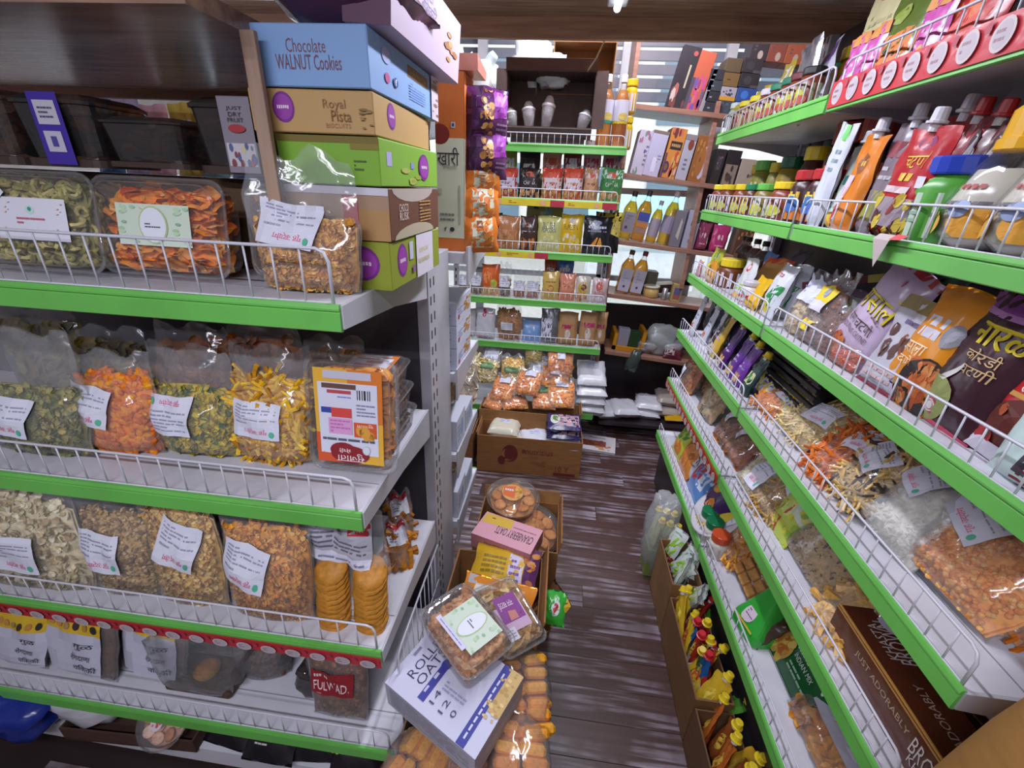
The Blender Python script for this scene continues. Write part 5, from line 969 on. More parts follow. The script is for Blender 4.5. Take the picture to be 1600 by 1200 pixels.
def rj(n, label, px, py, R, h, body, lid, lab, dx=.05, dz=0, spec=(), cat='jar', name='pickle_jar', **k):
    return jar(name, label, cat, R, h, body, lid, lab, (RX+dx+R, ryc(px, py, RX+dx+R, RB[n]+dz+h/2), RB[n]+dz), -PI/2, None, spec, **k)
def rbag(n, label, px, py, w, h, d, pc, cs, dx=.05, lean=.3, yaw=0, dz=0, num=150, fill=.8, size=1, stick=None, tilt=0, sspec=None, sd=None, roll=0, film=None, name='snack_bag', cat='snack bag'):
    if n in 'EF': w, h, num = w*1.22, h*1.16, int(num*1.35)
    return bag(name, label, cat, w, h, d, pc, cs, num, fill, size, (RX+dx+d/2, ryc(px, py, RX+dx+d/2+math.sin(lean)*h/2, RB[n]+dz+math.cos(lean)*h/2), RB[n]+dz), (-lean, roll, -PI/2+yaw), stick, sspec, tilt, film, None, sd)
JL = [('e', -.1, .55, .22, .3, '#c04a48'), ('n', -.4, .2, .12, .3, 2, '#8a8a5a')]
# ---- tier A
rj('A', 'small white topped glass jar far end, top right shelf', 1117, 205, .028, .11, '#aeb8ae', '#cfe0d8', '#c9ccd0', dx=.01)
for i, (px, py, nm) in enumerate(((1136, 196, 'first'), (1150, 190, 'second'), (1166, 182, 'third'), (1181, 172, 'fourth'))):
    rj('A', f'low yellow lidded brown jar, {nm} from far end, top right shelf', px, py, .036, .10, '#8a5a34', '#dccb2c', '#b5a07a', dx=.012, spec=JL)
for i, (px, py, h, nm, lid, bd) in enumerate(((1164, 140, .15, 'farther', '#d8c92c', '#9aa848'), (1190, 140, .16, 'nearer', '#d8b93a', '#c9b8a0'))):
    rj('A', f'tall yellow capped jar behind the low jars, {nm} of two, top right shelf', px, py, .04, h, bd, lid, '#c9c0c9', dx=.10, spec=JL)
rp('A', 'spice_sachet', 'gold and white sachet standing behind the low jars, top right shelf', 1207, 125, .08, .19, .03, '#c9b24a', [('q', [(-1, .1), (.2, .1), (.9, .9), (-.4, .9)], '#d8d8e0'), ('n', -.5, .3, .3, .5, 2, '#8a7a3a')], dx=.06)
rp('A', 'spice_sachet', 'lime green and white sachet beside the gold sachet, top right shelf', 1234, 125, .085, .18, .03, '#a5c82c', [('q', [(-1, .2), (-.2, .2), (0, 1), (-1, 1)], '#d0d8dc'), ('n', -.9, -.3, .4, .7, 2, '#7a8a7a')], dx=.07)
for i, (px, py, lid, lab, nm) in enumerate(((1200, 170, '#cfc8d6', '#bcb2cc', 'lilac labelled'), (1216, 165, '#2a7a5c', '#cdd0c4', 'green lidded white labelled'), (1234, 158, '#1f6e56', '#d0ccd6', 'dark green lidded'), (1252, 158, '#6a2430', '#d5cf9a', 'maroon lidded yellow labelled'), (1272, 152, '#2c2a2e', '#8fa07a', 'black lidded green labelled'))):
    rj('A', f'{nm} pickle jar in the front row, top right shelf', px, py, .034, .105, '#7a3a24', lid, lab, dx=.012, spec=[('e', 0, .5, .3, .3, '#b8b83c'), ('e', .2, .3, .2, .2, '#b04a3a')])
rp('A', 'silver_pouch', 'crumpled silver pouch leaning forward over the wire, top right shelf', 1262, 115, .12, .19, .05, '#a9a6b0', (), dx=.05, fin='foil', lean=-.1, roll=-.15, cat='pouch')
rp('A', 'white_pouch', 'shiny white pouch lying slanted beside the silver pouch, top right shelf', 1300, 125, .13, .19, .05, '#c9c6d8', [('n', -.5, .5, .3, .6, 3, '#8a8aa8'), ('q', [(.2, .7), (.9, .7), (.9, .95), (.2, .95)], '#8a5ab0')], dx=.04, roll=-.5, lean=.25, cat='pouch')
rj('A', 'green lidded jar lying behind the silver pouch', 1272, 92, .05, .16, '#8a6a3a', '#2c8a5a', '#c9c4bc', dx=.15)
rj('A', 'large yellow lidded tub behind the white pouch, top right shelf', 1328, 88, .07, .17, '#c9a43a', '#d8be2a', '#ccc8d0', dx=.13, cat='tub', name='spread_tub')
pbox('tea_box', 'white box with a dark flap standing behind the sachets, top right shelf', 'box', .12, .08, .20, '#bcb8c9', {'front': [('q', [(.0, .7), (1, .55), (1, .75), (.2, .95)], '#4a4250'), ('n', -.7, .5, .3, .6, 3, '#7a7690')]}, (RX+.24, ry(1255, 75, .2), RB['A']), (0, 0, -PI/2+.2))
rp('A', 'pasta_pouch', 'tall cream pouch with a red oval near the price strip, top right shelf', 1385, 75, .15, .26, .05, '#cfc79a', [('e', -.1, .82, .34, .05, '#b86a5a'), ('q', [(-.7, .3), (.6, .38), (.6, .46), (-.7, .40)], '#a8b870'), ('n', -.6, .6, .5, .7, 3, '#b0a878'), ('r', -1, 1, 0, .22, '#d8b46a')], dx=.055, lean=.05)
PNK = [('k', -.6, .6, .10, .3, 5, .12, ['#d0a83a', '#8a3a6a']), ('n', -.6, .6, .5, .7, 2, '#d8b0d0'), ('r', -1, 1, .82, 1, '#d08a3a')]
for i, (px, py, nm) in enumerate(((1345, 128, 'farthest'), (1372, 118, 'middle'), (1478, 85, 'nearest'))):
    rp('A', 'pink_packet', f'pink packet behind the wire, top right shelf, {nm} of three', px, py, .08, .125, .035, '#c458a4', PNK, dx=.018, lean=.05)
rp('A', 'pasta_pouch', 'green and yellow pouch with a shiny white panel, high, top right shelf', 1440, 25, .17, .29, .06, '#b5b83a', [('q', [(-.3, .38), (.95, .38), (.95, .98), (-.1, .98)], '#cdd2e4'), ('t', 'Pasta', .2, .76, .32, .04, '#c0507a', -0), ('n', -.1, .8, .5, .6, 1, '#c86a8a'), ('r', -1, 1, 0, .34, '#5a6a2c')], dx=.07, lean=.02)
rp('A', 'noodle_packet', 'olive and orange packet of dotted noodles behind the wire, top right shelf', 1425, 90, .14, .17, .04, '#5a6e2c', [('r', -.8, .9, .05, .55, '#d0742c'), ('k', -.75, .85, .08, .52, 46, .06, ['#e0883a', '#b85a1c', '#3a2a1c']), ('e', -.3, .75, .4, .1, '#8a9a3a')], dx=.02, lean=.12)
rp('A', 'biscuit_pouch', 'amber orange pouch between the pink packet and the red pouches, top right shelf', 1505, 50, .13, .24, .05, '#c8802c', [('q', [(-.6, .1), (.8, .2), (.8, .5), (-.5, .4)], '#d69a3c'), ('n', -.6, .4, .6, .8, 2, '#8a4a1c')], dx=.045)
for i, (px, py, nm) in enumerate(((1545, 50, 'farther'), (1590, 25, 'nearer'))):
    rp('A', 'spice_pouch', f'red pouch with pictured chillies, {nm} of two near the picture corner, top right shelf', px, py, .13, .22, .04, '#b8343c', [('e', -.2, .4, .5, .2, '#d86a3a'), ('q', [(-.9, .05), (.3, .05), (.6, .3), (-.8, .25)], '#cf4a3c'), ('n', -.5, .6, .65, .8, 2, '#e0b0a0'), ('r', .3, .8, .45, .6, '#d8d4dc')], dx=.03)
rp('A', 'white_pouch', 'folded white paper packet above the amber pouch, top right shelf', 1525, 18, .10, .12, .03, '#cfcdd6', (), dx=.08, dz=.18, lean=.6, cat='packet')
# ---- tier B
for i, (px, lid, lab, body, R, nm) in enumerate(((1115, '#dcc92c', '#c9ccd4', '#6a2e1c', .036, 'farthest yellow lidded pickle jar with a white label'), (1137, '#d8be28', '#cfcfda', '#6f3420', .036, 'second yellow lidded pickle jar with a white label'), (1159, '#dcc22c', '#c8b83a', '#7a3a20', .036, 'third yellow lidded pickle jar with a yellow label'), (1173, '#22784c', '#c9a83a', '#5a2a1c', .032, 'dark green lidded jar between yellow and lime lids'), (1194, '#5fb04a', '#c9d0c0', '#7a6a34', .038, 'lime lidded jar with a pale green label'), (1226, '#e0c22a', '#d0cdd8', '#7a3420', .046, 'wide yellow lidded pickle jar, large white label'))):
    rj('B', f'{nm}, front row, second right shelf', px, 325, R,   .108 if R < .04 else .112, body, lid, lab, dx=.012, spec=[('e', .1, .35, .3, .28, '#b8b84a'), ('e', -.25, .75, .2, .12, '#c0504a')])
for i, (px, nm) in enumerate(((1256, 'farther'), (1283, 'nearer'))):
    rj('B', f'red lidded chutney jar with a yellow and red label, {nm} of two at the front', px, 325, .04, .14, '#3a1a1c', '#b02a30', '#d0b03a', dx=.014, spec=[('r', -1, 1, .0, .45, '#c8742c'), ('e', .1, .55, .25, .3, '#3a6ab0'), ('r', -.6, .2, .62, .9, '#d8cc5a')])
for i, (px, py, lid, lab, body, R, h, nm) in enumerate(((1164, 280, '#d8c02c', '#cfcdc8', '#9a8a5c', .03, .19, 'yellow lidded white labelled'), (1188, 275, '#6fbc58', '#c8cf9a', '#8a8a3c', .042, .205, 'lime lidded green olive'), (1206, 275, '#dcc42c', '#c9c8cc', '#8a8a4a', .026, .19, 'narrow yellow lidded'), (1229, 275, '#145a44', '#d0b02c', '#8f7a2c', .045, .205, 'dark green lidded mustard'), (1264, 265, '#e0c42c', '#a89a8a', '#4a2018', .04, .225, 'yellow lidded brown'), (1256, 235, '#12382c', '#8a7a90', '#3a2624', .04, .24, 'black green lidded rear'), (1288, 232, '#12382c', '#6a5a50', '#3a2624', .04, .25, 'black green lidded rear nearer'))):
    rj('B', f'{nm} jar in the back row, second right shelf', px, py, R, h, body, lid, lab, dx=.15 if i < 5 else .22, spec=[('e', .0, .75, .3, .12, '#b84a3a'), ('e', .2, .35, .35, .2, '#7a9a3c')])
for i, (px, nm) in enumerate(((1318, 'farther'), (1362, 'nearer'))):
    rj('B', f'tall wide jar with dark red lid and yellow label, {nm} of two, second right shelf', px, 250, .062, .27, '#2c161a', '#8e2830', '#d0a82c', dx=.13, spec=[('r', -1, 1, .78, 1, '#c0502c'), ('r', -1, .1, .0, .3, '#c04a38'), ('e', -.1, .55, .2, .18, '#4a8a3a')], lh=.2)
rp('B', 'white_packet', 'tall narrow white packet leaning beside the red lidded jars, second right shelf', 1292, 320, .07, .235, .03, '#c6cad8', [('r', -.5, .5, .86, 1, '#6fc06a'), ('n', -.4, .4, .55, .8, 3, '#8fa0a8')], dx=.012, lean=.0, roll=.16, cat='packet')
spout_pouch('spout_pouch', 'orange spouted pouch with a white cap, second right shelf', .085, .235, .045, '#d07a28', '#cfcdd8', [('e', 0, .72, .4, .11, '#8a4a20'), ('t', 'IMLI', 0, .72, .26, .05, '#e0b050'), ('q', [(-1, 0), (-.2, 0), (-.1, .6), (-1, .6)], '#cfb8c4'), ('e', -.6, .2, .3, .1, '#b83038')], (RX+.04, ry(1332, 320), RB['B']), (-.05, .06, -PI/2))
spout_pouch('spout_pouch', 'white and teal lettered spouted pouch left of the orange one, second right shelf', .08, .215, .045, '#b9c4c0', '#cfcdd8', [('t', 'सॉस', -.1, .6, .6, .1, '#2a7a6a'), ('n', -.8, .6, .25, .4, 3, '#2a7a6a'), ('e', 0, .12, .4, .1, '#d0a83a')], (RX+.05, ry(1312, 325), RB['B']), (-.05, .06, -PI/2))
spout_pouch('spout_pouch', 'grey and olive spouted pouch with a white cap right of the orange one', .085, .25, .045, '#7a6e78', '#d0ced9', [('r', -1, 1, 0, .42, '#8a8a3a'), ('r', -.8, .8, .72, .86, '#8a3a44'), ('n', -.6, .6, .5, .66, 2, '#b5b0b8')], (RX+.055, ry(1366, 320), RB['B']), (-.06, .05, -PI/2))
spout_pouch('spout_pouch', 'glossy red spouted pouch with yellow lettering in front, second right shelf', .115, .225, .055, '#ac2028', '#d0ced9', [('e', .05, .88, .32, .06, '#8a3a6a'), ('t', 'चटणी', .05, .74, .42, .075, '#e0b83a'), ('t', 'डेट', -.05, .58, .28, .065, '#e0b83a'), ('r', -.9, .4, .44, .50, '#cfb8bc'), ('r', .5, .85, .5, .6, '#d8d4e0'), ('r', -1, 1, 0, .40, '#8a7a84'), ('k', -.8, .8, .04, .38, 16, .16, ['#6a2a2c', '#c9b03a', '#8a3a30', '#4a1a1c'])], (RX+.02, ry(1402, 325, .02), RB['B']), (-.03, .08, -PI/2+.05), sx=-.1)
for i, (px, cap, nm) in enumerate(((1425, '#cfcdd8', 'white capped'), (1446, '#c02c34', 'red capped'), (1478, '#b5282f', 'red capped and darker'))):
    spout_pouch('spout_pouch', f'{nm} maroon spouted pouch behind the glossy red one, second right shelf', .09, .255-.01*i, .05, '#8a1f2a' if i < 2 else '#5e1a22', cap, [('r', -.6, .6, .5, .62, '#c9bcc4'), ('k', -.6, .6, .65, .85, 6, .2, ['#2a1a1c', '#c9c0c8']), ('n', -.6, .6, .2, .4, 3, '#c08088')], (RX+.09, ry(px, 310, .08), RB['B']), (-.05, .10, -PI/2))
spout_pouch('spout_pouch', 'dark red spouted pouch with white block lettering behind the blue lidded jar', .13, .27, .055, '#9a1c26', '#c02a30', [('r', -1, 1, .86, 1, '#2c2628'), ('r', .7, .9, .76, .84, '#d8d4dc'), ('t', 'लाल', -.1, .58, .62, .12, '#c4c4d6'), ('n', -.8, .8, .2, .4, 3, '#d09098')], (RX+.13, ry(1545, 310, .12), RB['B']), (-.1, .2, -PI/2+.1), sx=.1)
rp('B', 'gift_pouch', 'grey white stand up bag with a brown window behind the red spouted pouches', 1520, 250, .20, .33, .04, '#a6a2b0', [('q', [(-.55, .62), (.15, .58), (.05, .78), (-.45, .80)], '#7a4426'), ('q', [(.2, .95), (.9, .8), (.95, 1), (.4, 1)], '#b8b4c2')], dx=.16, roll=.45, lean=.1, cat='pouch')
rj('B', 'green and white jar with a bright blue lid at the front, second right shelf', 1482, 350, .056, .145, '#4f9a3a', '#2440b0', '#bfd0c0', dx=.01, spec=[('r', .2, 1, 0, 1, '#5aa83c'), ('n', -.6, .1, .3, .8, 3, '#8aa890'), ('r', -.5, -.2, .05, .25, '#4a90c8')], lh=.2)
b_ = B(); b_.lathe([(.055, 0), (.078, .02), (.080, .07), (.060, .125), (.046, .150)], film_cache('squeeze_plastic'), 20)
for i, (px, py, nm) in enumerate(((1565, 345, 'farther, with a large yellow cap'), (1640, 390, 'nearer, half out of the picture'))):
    o = obj('mayonnaise_jar', b_.mesh('mayonnaise_jar', True), None, (RX+.092, ry(px, py, .09), RB['B'])); tag(o, f'squat mayonnaise jar, second right shelf, {nm}', 'jar')
    q = B(); q.lathe([(.052, .003), (.074, .022), (.076, .07), (.056, .122)], C('#d8d2c4', 'gloss'), 18); obj('mayonnaise', q, o, smooth=True)
    q = B(); q.lathe([(.048, .148), (.050, .150), (.049, .165), (.045, .167), (.043, .205), (.036, .212)], C('#dca51e', 'plastic'), 18); obj('cap', q, o)
    q = B(); decal(q, lambda u, v, o_: (lambda r, a: (-(r+o_)*math.cos(a), -(r+o_)*math.sin(a), .02+.095*v))((.0808-.022*max(0, v-.45)/.55), u*1.1), [('n', -.5, .6, .4, .6, 2, '#6a6a74'), ('e', .45, .22, .5, .26, '#d89a34'), ('e', -.6, .2, .35, .2, '#dca848'), ('t', 'MAYO', .0, .8, .35, .07, '#c0504a'), ('e', .1, .45, .2, .14, '#8a9ac0')]); obj('label', q, o)
b = B(); b.add([(0, 0, .01), (0, .05, .01), (-.01, .05, .0), (-.012, 0, .0), (-.016, .012, -.05)], [(0, 1, 2, 3), (3, 2, 4)], C('#b8a8a8', 'paper')); b.add([(-.001, -.03, .012), (-.001, .0, .012), (-.014, .0, .002), (-.014, -.03, .004)], [(0, 1, 2, 3)], C('#d04a54', 'paper')); o = obj('torn_tag', b, None, (RX-.005, ry(1405, 375, 0), RB['B']+.002)); tag(o, 'torn pink and grey paper tag hanging over the second right shelf edge', 'tag')
# ---- tier C
rp('C', 'green_sachet', 'green and yellow sachets packet far end, third right shelf', 1102, 410, .13, .13, .05, '#b5b83a', [('k', -.9, .9, .3, .9, 12, .2, ['#3a8a4a', '#d0c83a', '#dcd8b0']), ('e', 0, .2, .6, .15, '#d8a02c')], dx=.06, cat='packet')
for i, (px, nm) in enumerate(((1140, 'first'), (1162, 'second'), (1176, 'third'), (1190, 'fourth'))):
    bottle('syrup_bottle', f'dark amber syrup bottle at the back, third right shelf, {nm} from far end', .034, .19, '#5a2c10', '#3a2018', '#a8885c' if i == 0 else None, (RX+.20, ry(px, 410, .2), RB['C']), -PI/2, None, False, glass='#6a3a1c')
rj('C', 'wide yellow lidded honey jar with a blank white label, third right shelf', 1138, 432, .052, .115, '#6a3a1c', '#e0c62a', '#d2cede', dx=.035, lh=.26)
rp('C', 'millet_packet', 'amber packet lettered with an M behind the wire far end, third right shelf', 1108, 432, .10, .09, .03, '#c88a2c', [('t', 'M', -.4, .6, .2, .2, '#2a2420'), ('r', -1, 1, 0, .3, '#b8a48a')], dx=.02, cat='packet')
rp('C', 'pink_sachet', 'small pink sachet at the wire end, third right shelf', 1084, 425, .06, .07, .02, '#c08a98', (), dx=.012, cat='packet')
rp('C', 'besan_packet', 'white and lime packet with a red circle, third right shelf', 1168, 435, .115, .145, .04, '#d4d6d8', [('r', -1, 1, .05, .35, '#8fc03a'), ('e', .0, .78, .22, .12, '#c02c3c'), ('e', .0, .78, .12, .06, '#e0c8cc')], dx=.05, cat='packet')
rp('C', 'blue_packet', 'bright blue packet behind the white and lime packet', 1200, 418, .10, .16, .03, '#2c6ab0', [('n', -.6, .6, .5, .8, 2, '#c9d4e8')], dx=.15, cat='packet')
rp('C', 'salmon_pouch', 'salmon and yellow flat pouch leaning low, third right shelf', 1195, 440, .13, .2, .03, '#d8a458', [('r', -1, 1, .86, 1, '#d8503c'), ('r', -1, -.8, 0, 1, '#d8604a'), ('q', [(-.6, .2), (.7, .2), (.7, .5), (-.6, .5)], '#d0a8a0')], dx=.05, lean=.75, yaw=.3)
rp('C', 'yellow_packet', 'deep yellow folded packet under the salmon pouch', 1178, 470, .09, .11, .04, '#d8a818', (), dx=.02, lean=.3, cat='packet')
rj('C', 'white jar with red script at the wire, third right shelf', 1160, 478, .034, .085, '#d0ccd4', '#c4c0cc', '#d4d2da', dx=.015, spec=[('t', 'Soya', 0, .6, .5, .2, '#c02c3c'), ('n', -.6, .6, .1, .3, 1, '#c0505a')], name='soya_jar')
for i, (px, py, nm) in enumerate(((1207, 475, 'farther'), (1228, 482, 'nearer'))):
    rp('C', 'macaroni_packet', f'white packet with a green triangle and yellow edge, {nm} of two, third right shelf', px, py, .10, .17, .045, '#cfd2dc', [('q', [(-.9, .2), (.6, .2), (.9, .62), (.2, .62)], '#2c8a4a'), ('e', .1, .2, .4, .12, '#c8b43c'), ('t', 'Pasta', -.2, .82, .4, .05, '#b0283a'), ('r', -1, -.88, 0, 1, '#d8b02c')], dx=.025+.05*i, lean=.25, kind='pillow')
for (px, py, w, h, cs, nm, st, sp, sd) in ((1252, 492, .10, .17, ['#c9b89a', '#b8966a'], 'white and tan packed', (-.9, .9, .55, .95), [('r', -1, 1, 0, 1, '#c9cce0'), ('n', -.6, .6, .3, .7, 2, '#9aa0c0')], 120), (1280, 505, .12, .19, ['#8a4a24', '#a55c30', '#6a3418'], 'reddish brown', (-.8, .5, .45, .8), [('r', -1, 1, 0, .5, '#cfcad6'), ('r', -1, 1, .4, 1, '#dcc22c'), ('e', .1, .72, .3, .2, '#8a90b0')], 121), (1262, 530, .09, .10, ['#b56a3a', '#8f4a24'], 'small orange brown', (-.5, .5, .3, .6), [('r', -1, 1, 0, 1, '#d8c02c')], 122), (1300, 520, .10, .13, ['#6a3a28', '#7f4a34'], 'dark brown', None, None, 123)):
    rbag('C', f'clear bag of {nm} snack beside the big chutney pouch', px, py, w, h, .045, 'chunk', cs, .03, .25, 0, num=90, stick=st, sspec=sp, sd=sd)
rbag('C', 'clear bag of red chilli snack at the wire below the big chutney pouch', 1322, 568, .11, .09, .05, 'chunk', ['#c05424', '#a8421c', '#d06c34'], .02, .5, num=90, sd=124)
MAS = lambda c1, c2: [('r', -1, 1, .93, 1, '#b03038'), ('e', .05, .85, .06, .03, '#b05a6a'), ('t', 'मसाले', -.02, .64, .80, .115, '#3a2c30'), ('t', 'मसाले', -.05, .645, .78, .11, '#dcc81e'), ('t', 'शेंगा चटणी', -.12, .43, .66, .055, '#4a3434'), ('t', 'GROUNDNUT CHUTNEY', -.12, .33, .72, .026, '#6a4a50'), ('n', .1, .6, .50, .54, 1, '#7a5a64'), ('k', -.7, -.1, .05, .2, 12, .14, ['#b85a30', '#9a4424', '#c8743c'])]
rp('C', 'chutney_pouch', 'large pale pink groundnut chutney pouch with yellow lettering, third right shelf', 1352, 500, .155, .25, .045, '#bda8c4', MAS(0, 0), dx=.035, lean=.22, roll=.28, kind='pillow', cat='chutney pouch')
for i, (px, py, nm, st) in enumerate(((1400, 470, 'farther', '#8a2a44'), (1450, 480, 'nearer', '#7a2440'))):
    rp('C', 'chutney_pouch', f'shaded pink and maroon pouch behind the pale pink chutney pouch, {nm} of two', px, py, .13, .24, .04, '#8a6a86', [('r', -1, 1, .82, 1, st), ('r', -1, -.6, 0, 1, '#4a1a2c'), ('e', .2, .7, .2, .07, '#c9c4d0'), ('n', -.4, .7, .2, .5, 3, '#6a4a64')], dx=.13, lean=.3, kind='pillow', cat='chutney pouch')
rp('C', 'white_spice_packet', 'white spice packet with a pictured brown curry between the pink and orange pouches', 1392, 575, .12, .19, .03, '#b8b5c2', [('r', -1, 1, .0, .05, '#a83048'), ('k', -.6, .6, .35, .65, 14, .14, ['#a86a3a', '#8a4a28', '#5a3a34']), ('r', -1, 1, .86, 1, '#8a7a4a'), ('n', -.4, .7, .7, .8, 1, '#6a5a80'), ('n', -.7, .7, .1, .25, 2, '#c9a8a8')], dx=.03, lean=.2, cat='spice packet')
rp('C', 'peanut_pouch', 'orange pouch with white lettering over a brown pictured peanut mix, third right shelf', 1437, 600, .135, .225, .045, '#d98a1e', [('r', -.55, .15, .68, .76, '#d0cddb'), ('r', -.55, .15, .58, .66, '#d0cddb'), ('e', .5, .66, .26, .10, '#8a8a94'), ('r', .75, .92, .72, .78, '#dcd2c0'), ('t', 'मसाला', -.3, .47, .42, .05, '#f0d8b8'), ('t', 'दाणे', -.3, .36, .35, .05, '#f0d8b8'), ('e', .55, .22, .72, .24, '#2a2020'), ('e', .58, .22, .66, .22, '#b5602c'), ('k', .1, .95, .05, .38, 22, .12, ['#c8703a', '#a04c20', '#d08a50']), ('r', -1, -.1, .0, .14, '#231c20'), ('k', -.8, .2, .03, .14, 10, .1, ['#b58a6a', '#8a6040'])], dx=.025, lean=.22, roll=.05, kind='pillow', cat='snack pouch')
rp('C', 'coconut_chutney_pouch', 'dark plum coconut chutney pouch with a purple seal between the orange and red pouches', 1505, 640, .14, .235, .045, '#3a1c28', [('r', -1, 1, .88, 1, '#8a3f96'), ('r', -1, 1, .84, .88, '#b07ab8'), ('t', 'नारळ', .1, .72, .72, .075, '#dcc81e'), ('t', 'नारळ', .14, .715, .70, .07, '#c9b41e'), ('t', 'कोरडी', .1, .58, .45, .045, '#c9a878'), ('t', 'चटणी', .2, .48, .42, .045, '#c9a878'), ('e', -.45, .18, .55, .18, '#8f965a'), ('e', -.35, .12, .2, .07, '#b8485a'), ('e', -.35, .12, .16, .05, '#d8d2d0'), ('q', [(-.5, .34), (-.35, .33), (-.1, .48), (-.2, .5)], '#c9c4c0'), ('r', -1, 1, 0, .03, '#a83a54')], dx=.03, lean=.2, roll=.06, kind='pillow', cat='chutney pouch')
rp('C', 'red_masala_pouch', 'bright red chutney pouch with yellow lettering nearest, third right shelf', 1640, 720, .15, .25, .05, '#b5161f', [('k', -.8, .8, .80, .97, 10, .16, ['#d87a6a', '#c8504a', '#8e1018']), ('t', 'मसाले', .02, .62, .75, .10, '#3a1014'), ('t', 'मसाले', .0, .625, .74, .095, '#e0cc1e'), ('t', 'तीळ चटणी', -.1, .48, .55, .04, '#f0e0d8'), ('r', -1, 1, .40, .43, '#c08a3c'), ('e', .0, .23, .9, .20, '#5a1c14'), ('k', -.7, .7, .1, .36, 16, .13, ['#8a3a20', '#6a2414', '#a8502c']), ('e', -.75, .12, .25, .06, '#a82a30'), ('r', -1, 1, .0, .10, '#c8c2d0'), ('r', -1, 1, .0, .025, '#a82038')], dx=.03, lean=.2, roll=.05, kind='pillow', cat='chutney pouch')
rp('C', 'black_strip_pack', 'long black pack with a green foil top lying behind the orange and plum pouches', 1500, 560, .30, .13, .03, '#26242c', [('r', -1, -.3, .8, 1, '#2c6a4a'), ('e', -.4, .7, .12, .12, '#8a80b0')], dx=.09, lean=.2, dz=.10, kind='pillow', cat='snack pouch')
pbox('labelled_packet', 'flat white packet covered with fine print lying behind the black pack', 'packet', .24, .16, .03, '#a8a6b6', {'top': [('r', -1, 1, 0, 1, '#b2b0c2'), ('n', -.8, .8, .1, .7, 8, '#7a7890'), ('r', -.4, .1, .76, .86, '#5a586a')]}, (RX+.20, ry(1545, 520, .2), RB['C']+.06), (-.35, 0, -PI/2))
rp('C', 'teal_pouch', 'white and dark pouch at the near corner, third right shelf', 1618, 770, .12, .18, .04, '#bcd0cc', [('r', -.2, 1, 0, .7, '#3a3440'), ('r', -.2, .8, .05, .15, '#7a2430')], dx=.02)
for (px, py, w, h, c, nm, fin) in ((1238, 400, .09, .2, '#8a8790', 'upright grey foil', 'foil'), (1285, 425, .16, .15, '#9a96a2', 'crumpled silver grey', 'foil'), (1330, 440, .14, .13, '#7f6a80', 'mauve grey', 'gloss'), (1362, 425, .15, .12, '#5a4a54', 'shaded plum', 'gloss'), (1305, 455, .12, .1, '#3a4068', 'navy and white', 'gloss')):
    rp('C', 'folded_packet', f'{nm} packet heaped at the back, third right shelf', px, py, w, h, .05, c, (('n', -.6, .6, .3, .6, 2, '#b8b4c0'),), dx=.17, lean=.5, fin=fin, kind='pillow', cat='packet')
pbox('incense_box', 'slim dark red incense box sticking out of the heap, third right shelf', 'box', .22, .03, .02, '#5a1a24', {'front': [('r', .6, 1, 0, 1, '#b8a84a')]}, (RX+.16, ry(1318, 450, .16), RB['C']+.14), (0, -.3, -PI/2+.5))
rp('C', 'white_cone_packet', 'white and yellow folded packet lying in front of the incense box', 1325, 462, .13, .10, .03, '#cfc9c4', [('r', -.2, 1, .2, .7, '#d8b84a')], dx=.07, lean=.9, dz=.06, cat='packet')
# ---- tier D
for i, (px, py, nm) in enumerate(((1082, 510, 'farthest'), (1094, 520, 'middle'), (1106, 505, 'nearest'))):
    spout_pouch('refill_pouch', f'slim white spouted pouch far end, fourth right shelf, {nm} of three', .055, .20, .03, '#c2c4d2', '#d8d8e0', [('e', 0, .3, .4, .1, '#c06a4a'), ('n', -.5, .5, .5, .7, 2, '#8a90b0')], (RX+.04+.02*i, ry(px, py, .04), RB['D']), (-.15, .12, -PI/2), cat='refill pouch')
for i, (px, py, c, cp, nm) in enumerate(((1112, 535, '#2a2428', '#d8c42c', 'black'), (1120, 520, '#c9a43a', '#d8c42c', 'amber'), (1128, 560, '#4a1f6a', '#dcc82c', 'deep purple'), (1142, 575, '#5c2a86', '#e0cc2c', 'violet'), (1155, 575, '#6a3492', '#e0cc2c', 'light violet'), (1165, 600, '#243a3c', '#e0c82c', 'dark green'))):
    spout_pouch('refill_pouch', f'{nm} spouted pouch with a yellow cap behind the wire, fourth right shelf', .06, .23-.012*i, .035, c, cp, [('r', -.6, .6, .1, .3, '#c9a05a' if i > 1 else '#b8b0a8'), ('n', -.6, .6, .4, .6, 2, '#b8a8d0')] if i < 5 else [('r', -.7, .7, .3, .6, '#cfc8a0'), ('e', 0, .45, .4, .1, '#3a8a3a')], (RX+.05, ry(px, py, .05), RB['D']), (-.25, .1, -PI/2), cat='refill pouch')
spout_pouch('refill_pouch', 'orange red spouted pouch with an orange cap among the dark ones', .055, .18, .03, '#c8583c', '#d86a3a', [('n', -.6, .6, .4, .6, 2, '#e0c0b0')], (RX+.07, ry(1120, 545, .07), RB['D']), (-.2, -.2, -PI/2), cat='refill pouch')
for i, (px, py, nm) in enumerate(((1130, 500, 'farthest'), (1150, 510, 'middle'), (1168, 515, 'nearest'))):
    blob('grey_bag', f'crumpled dark grey plastic bag at the back, fourth right shelf, {nm} of three', 'plastic bag', .16, .14, .22, '#3e4250', (RX+.19, ry(px, py, .2), RB['D']), seed=30+i, amp=.3)
cr = thing('black_crate', 'black slatted plastic crate, fourth right shelf behind the soap packets', 'crate', (RX+.21, ry(1235, 565, .1), RB['D']), (0, 0, -PI/2))
b = B(); b.box(-.15, .15, -.09, .09, 0, .012, BLACK); b.box(-.15, .15, .082, .09, 0, .2, BLACK); b.box(-.15, -.142, -.09, .09, 0, .2, BLACK); b.box(.142, .15, -.09, .09, 0, .2, BLACK); obj('body', b, cr)
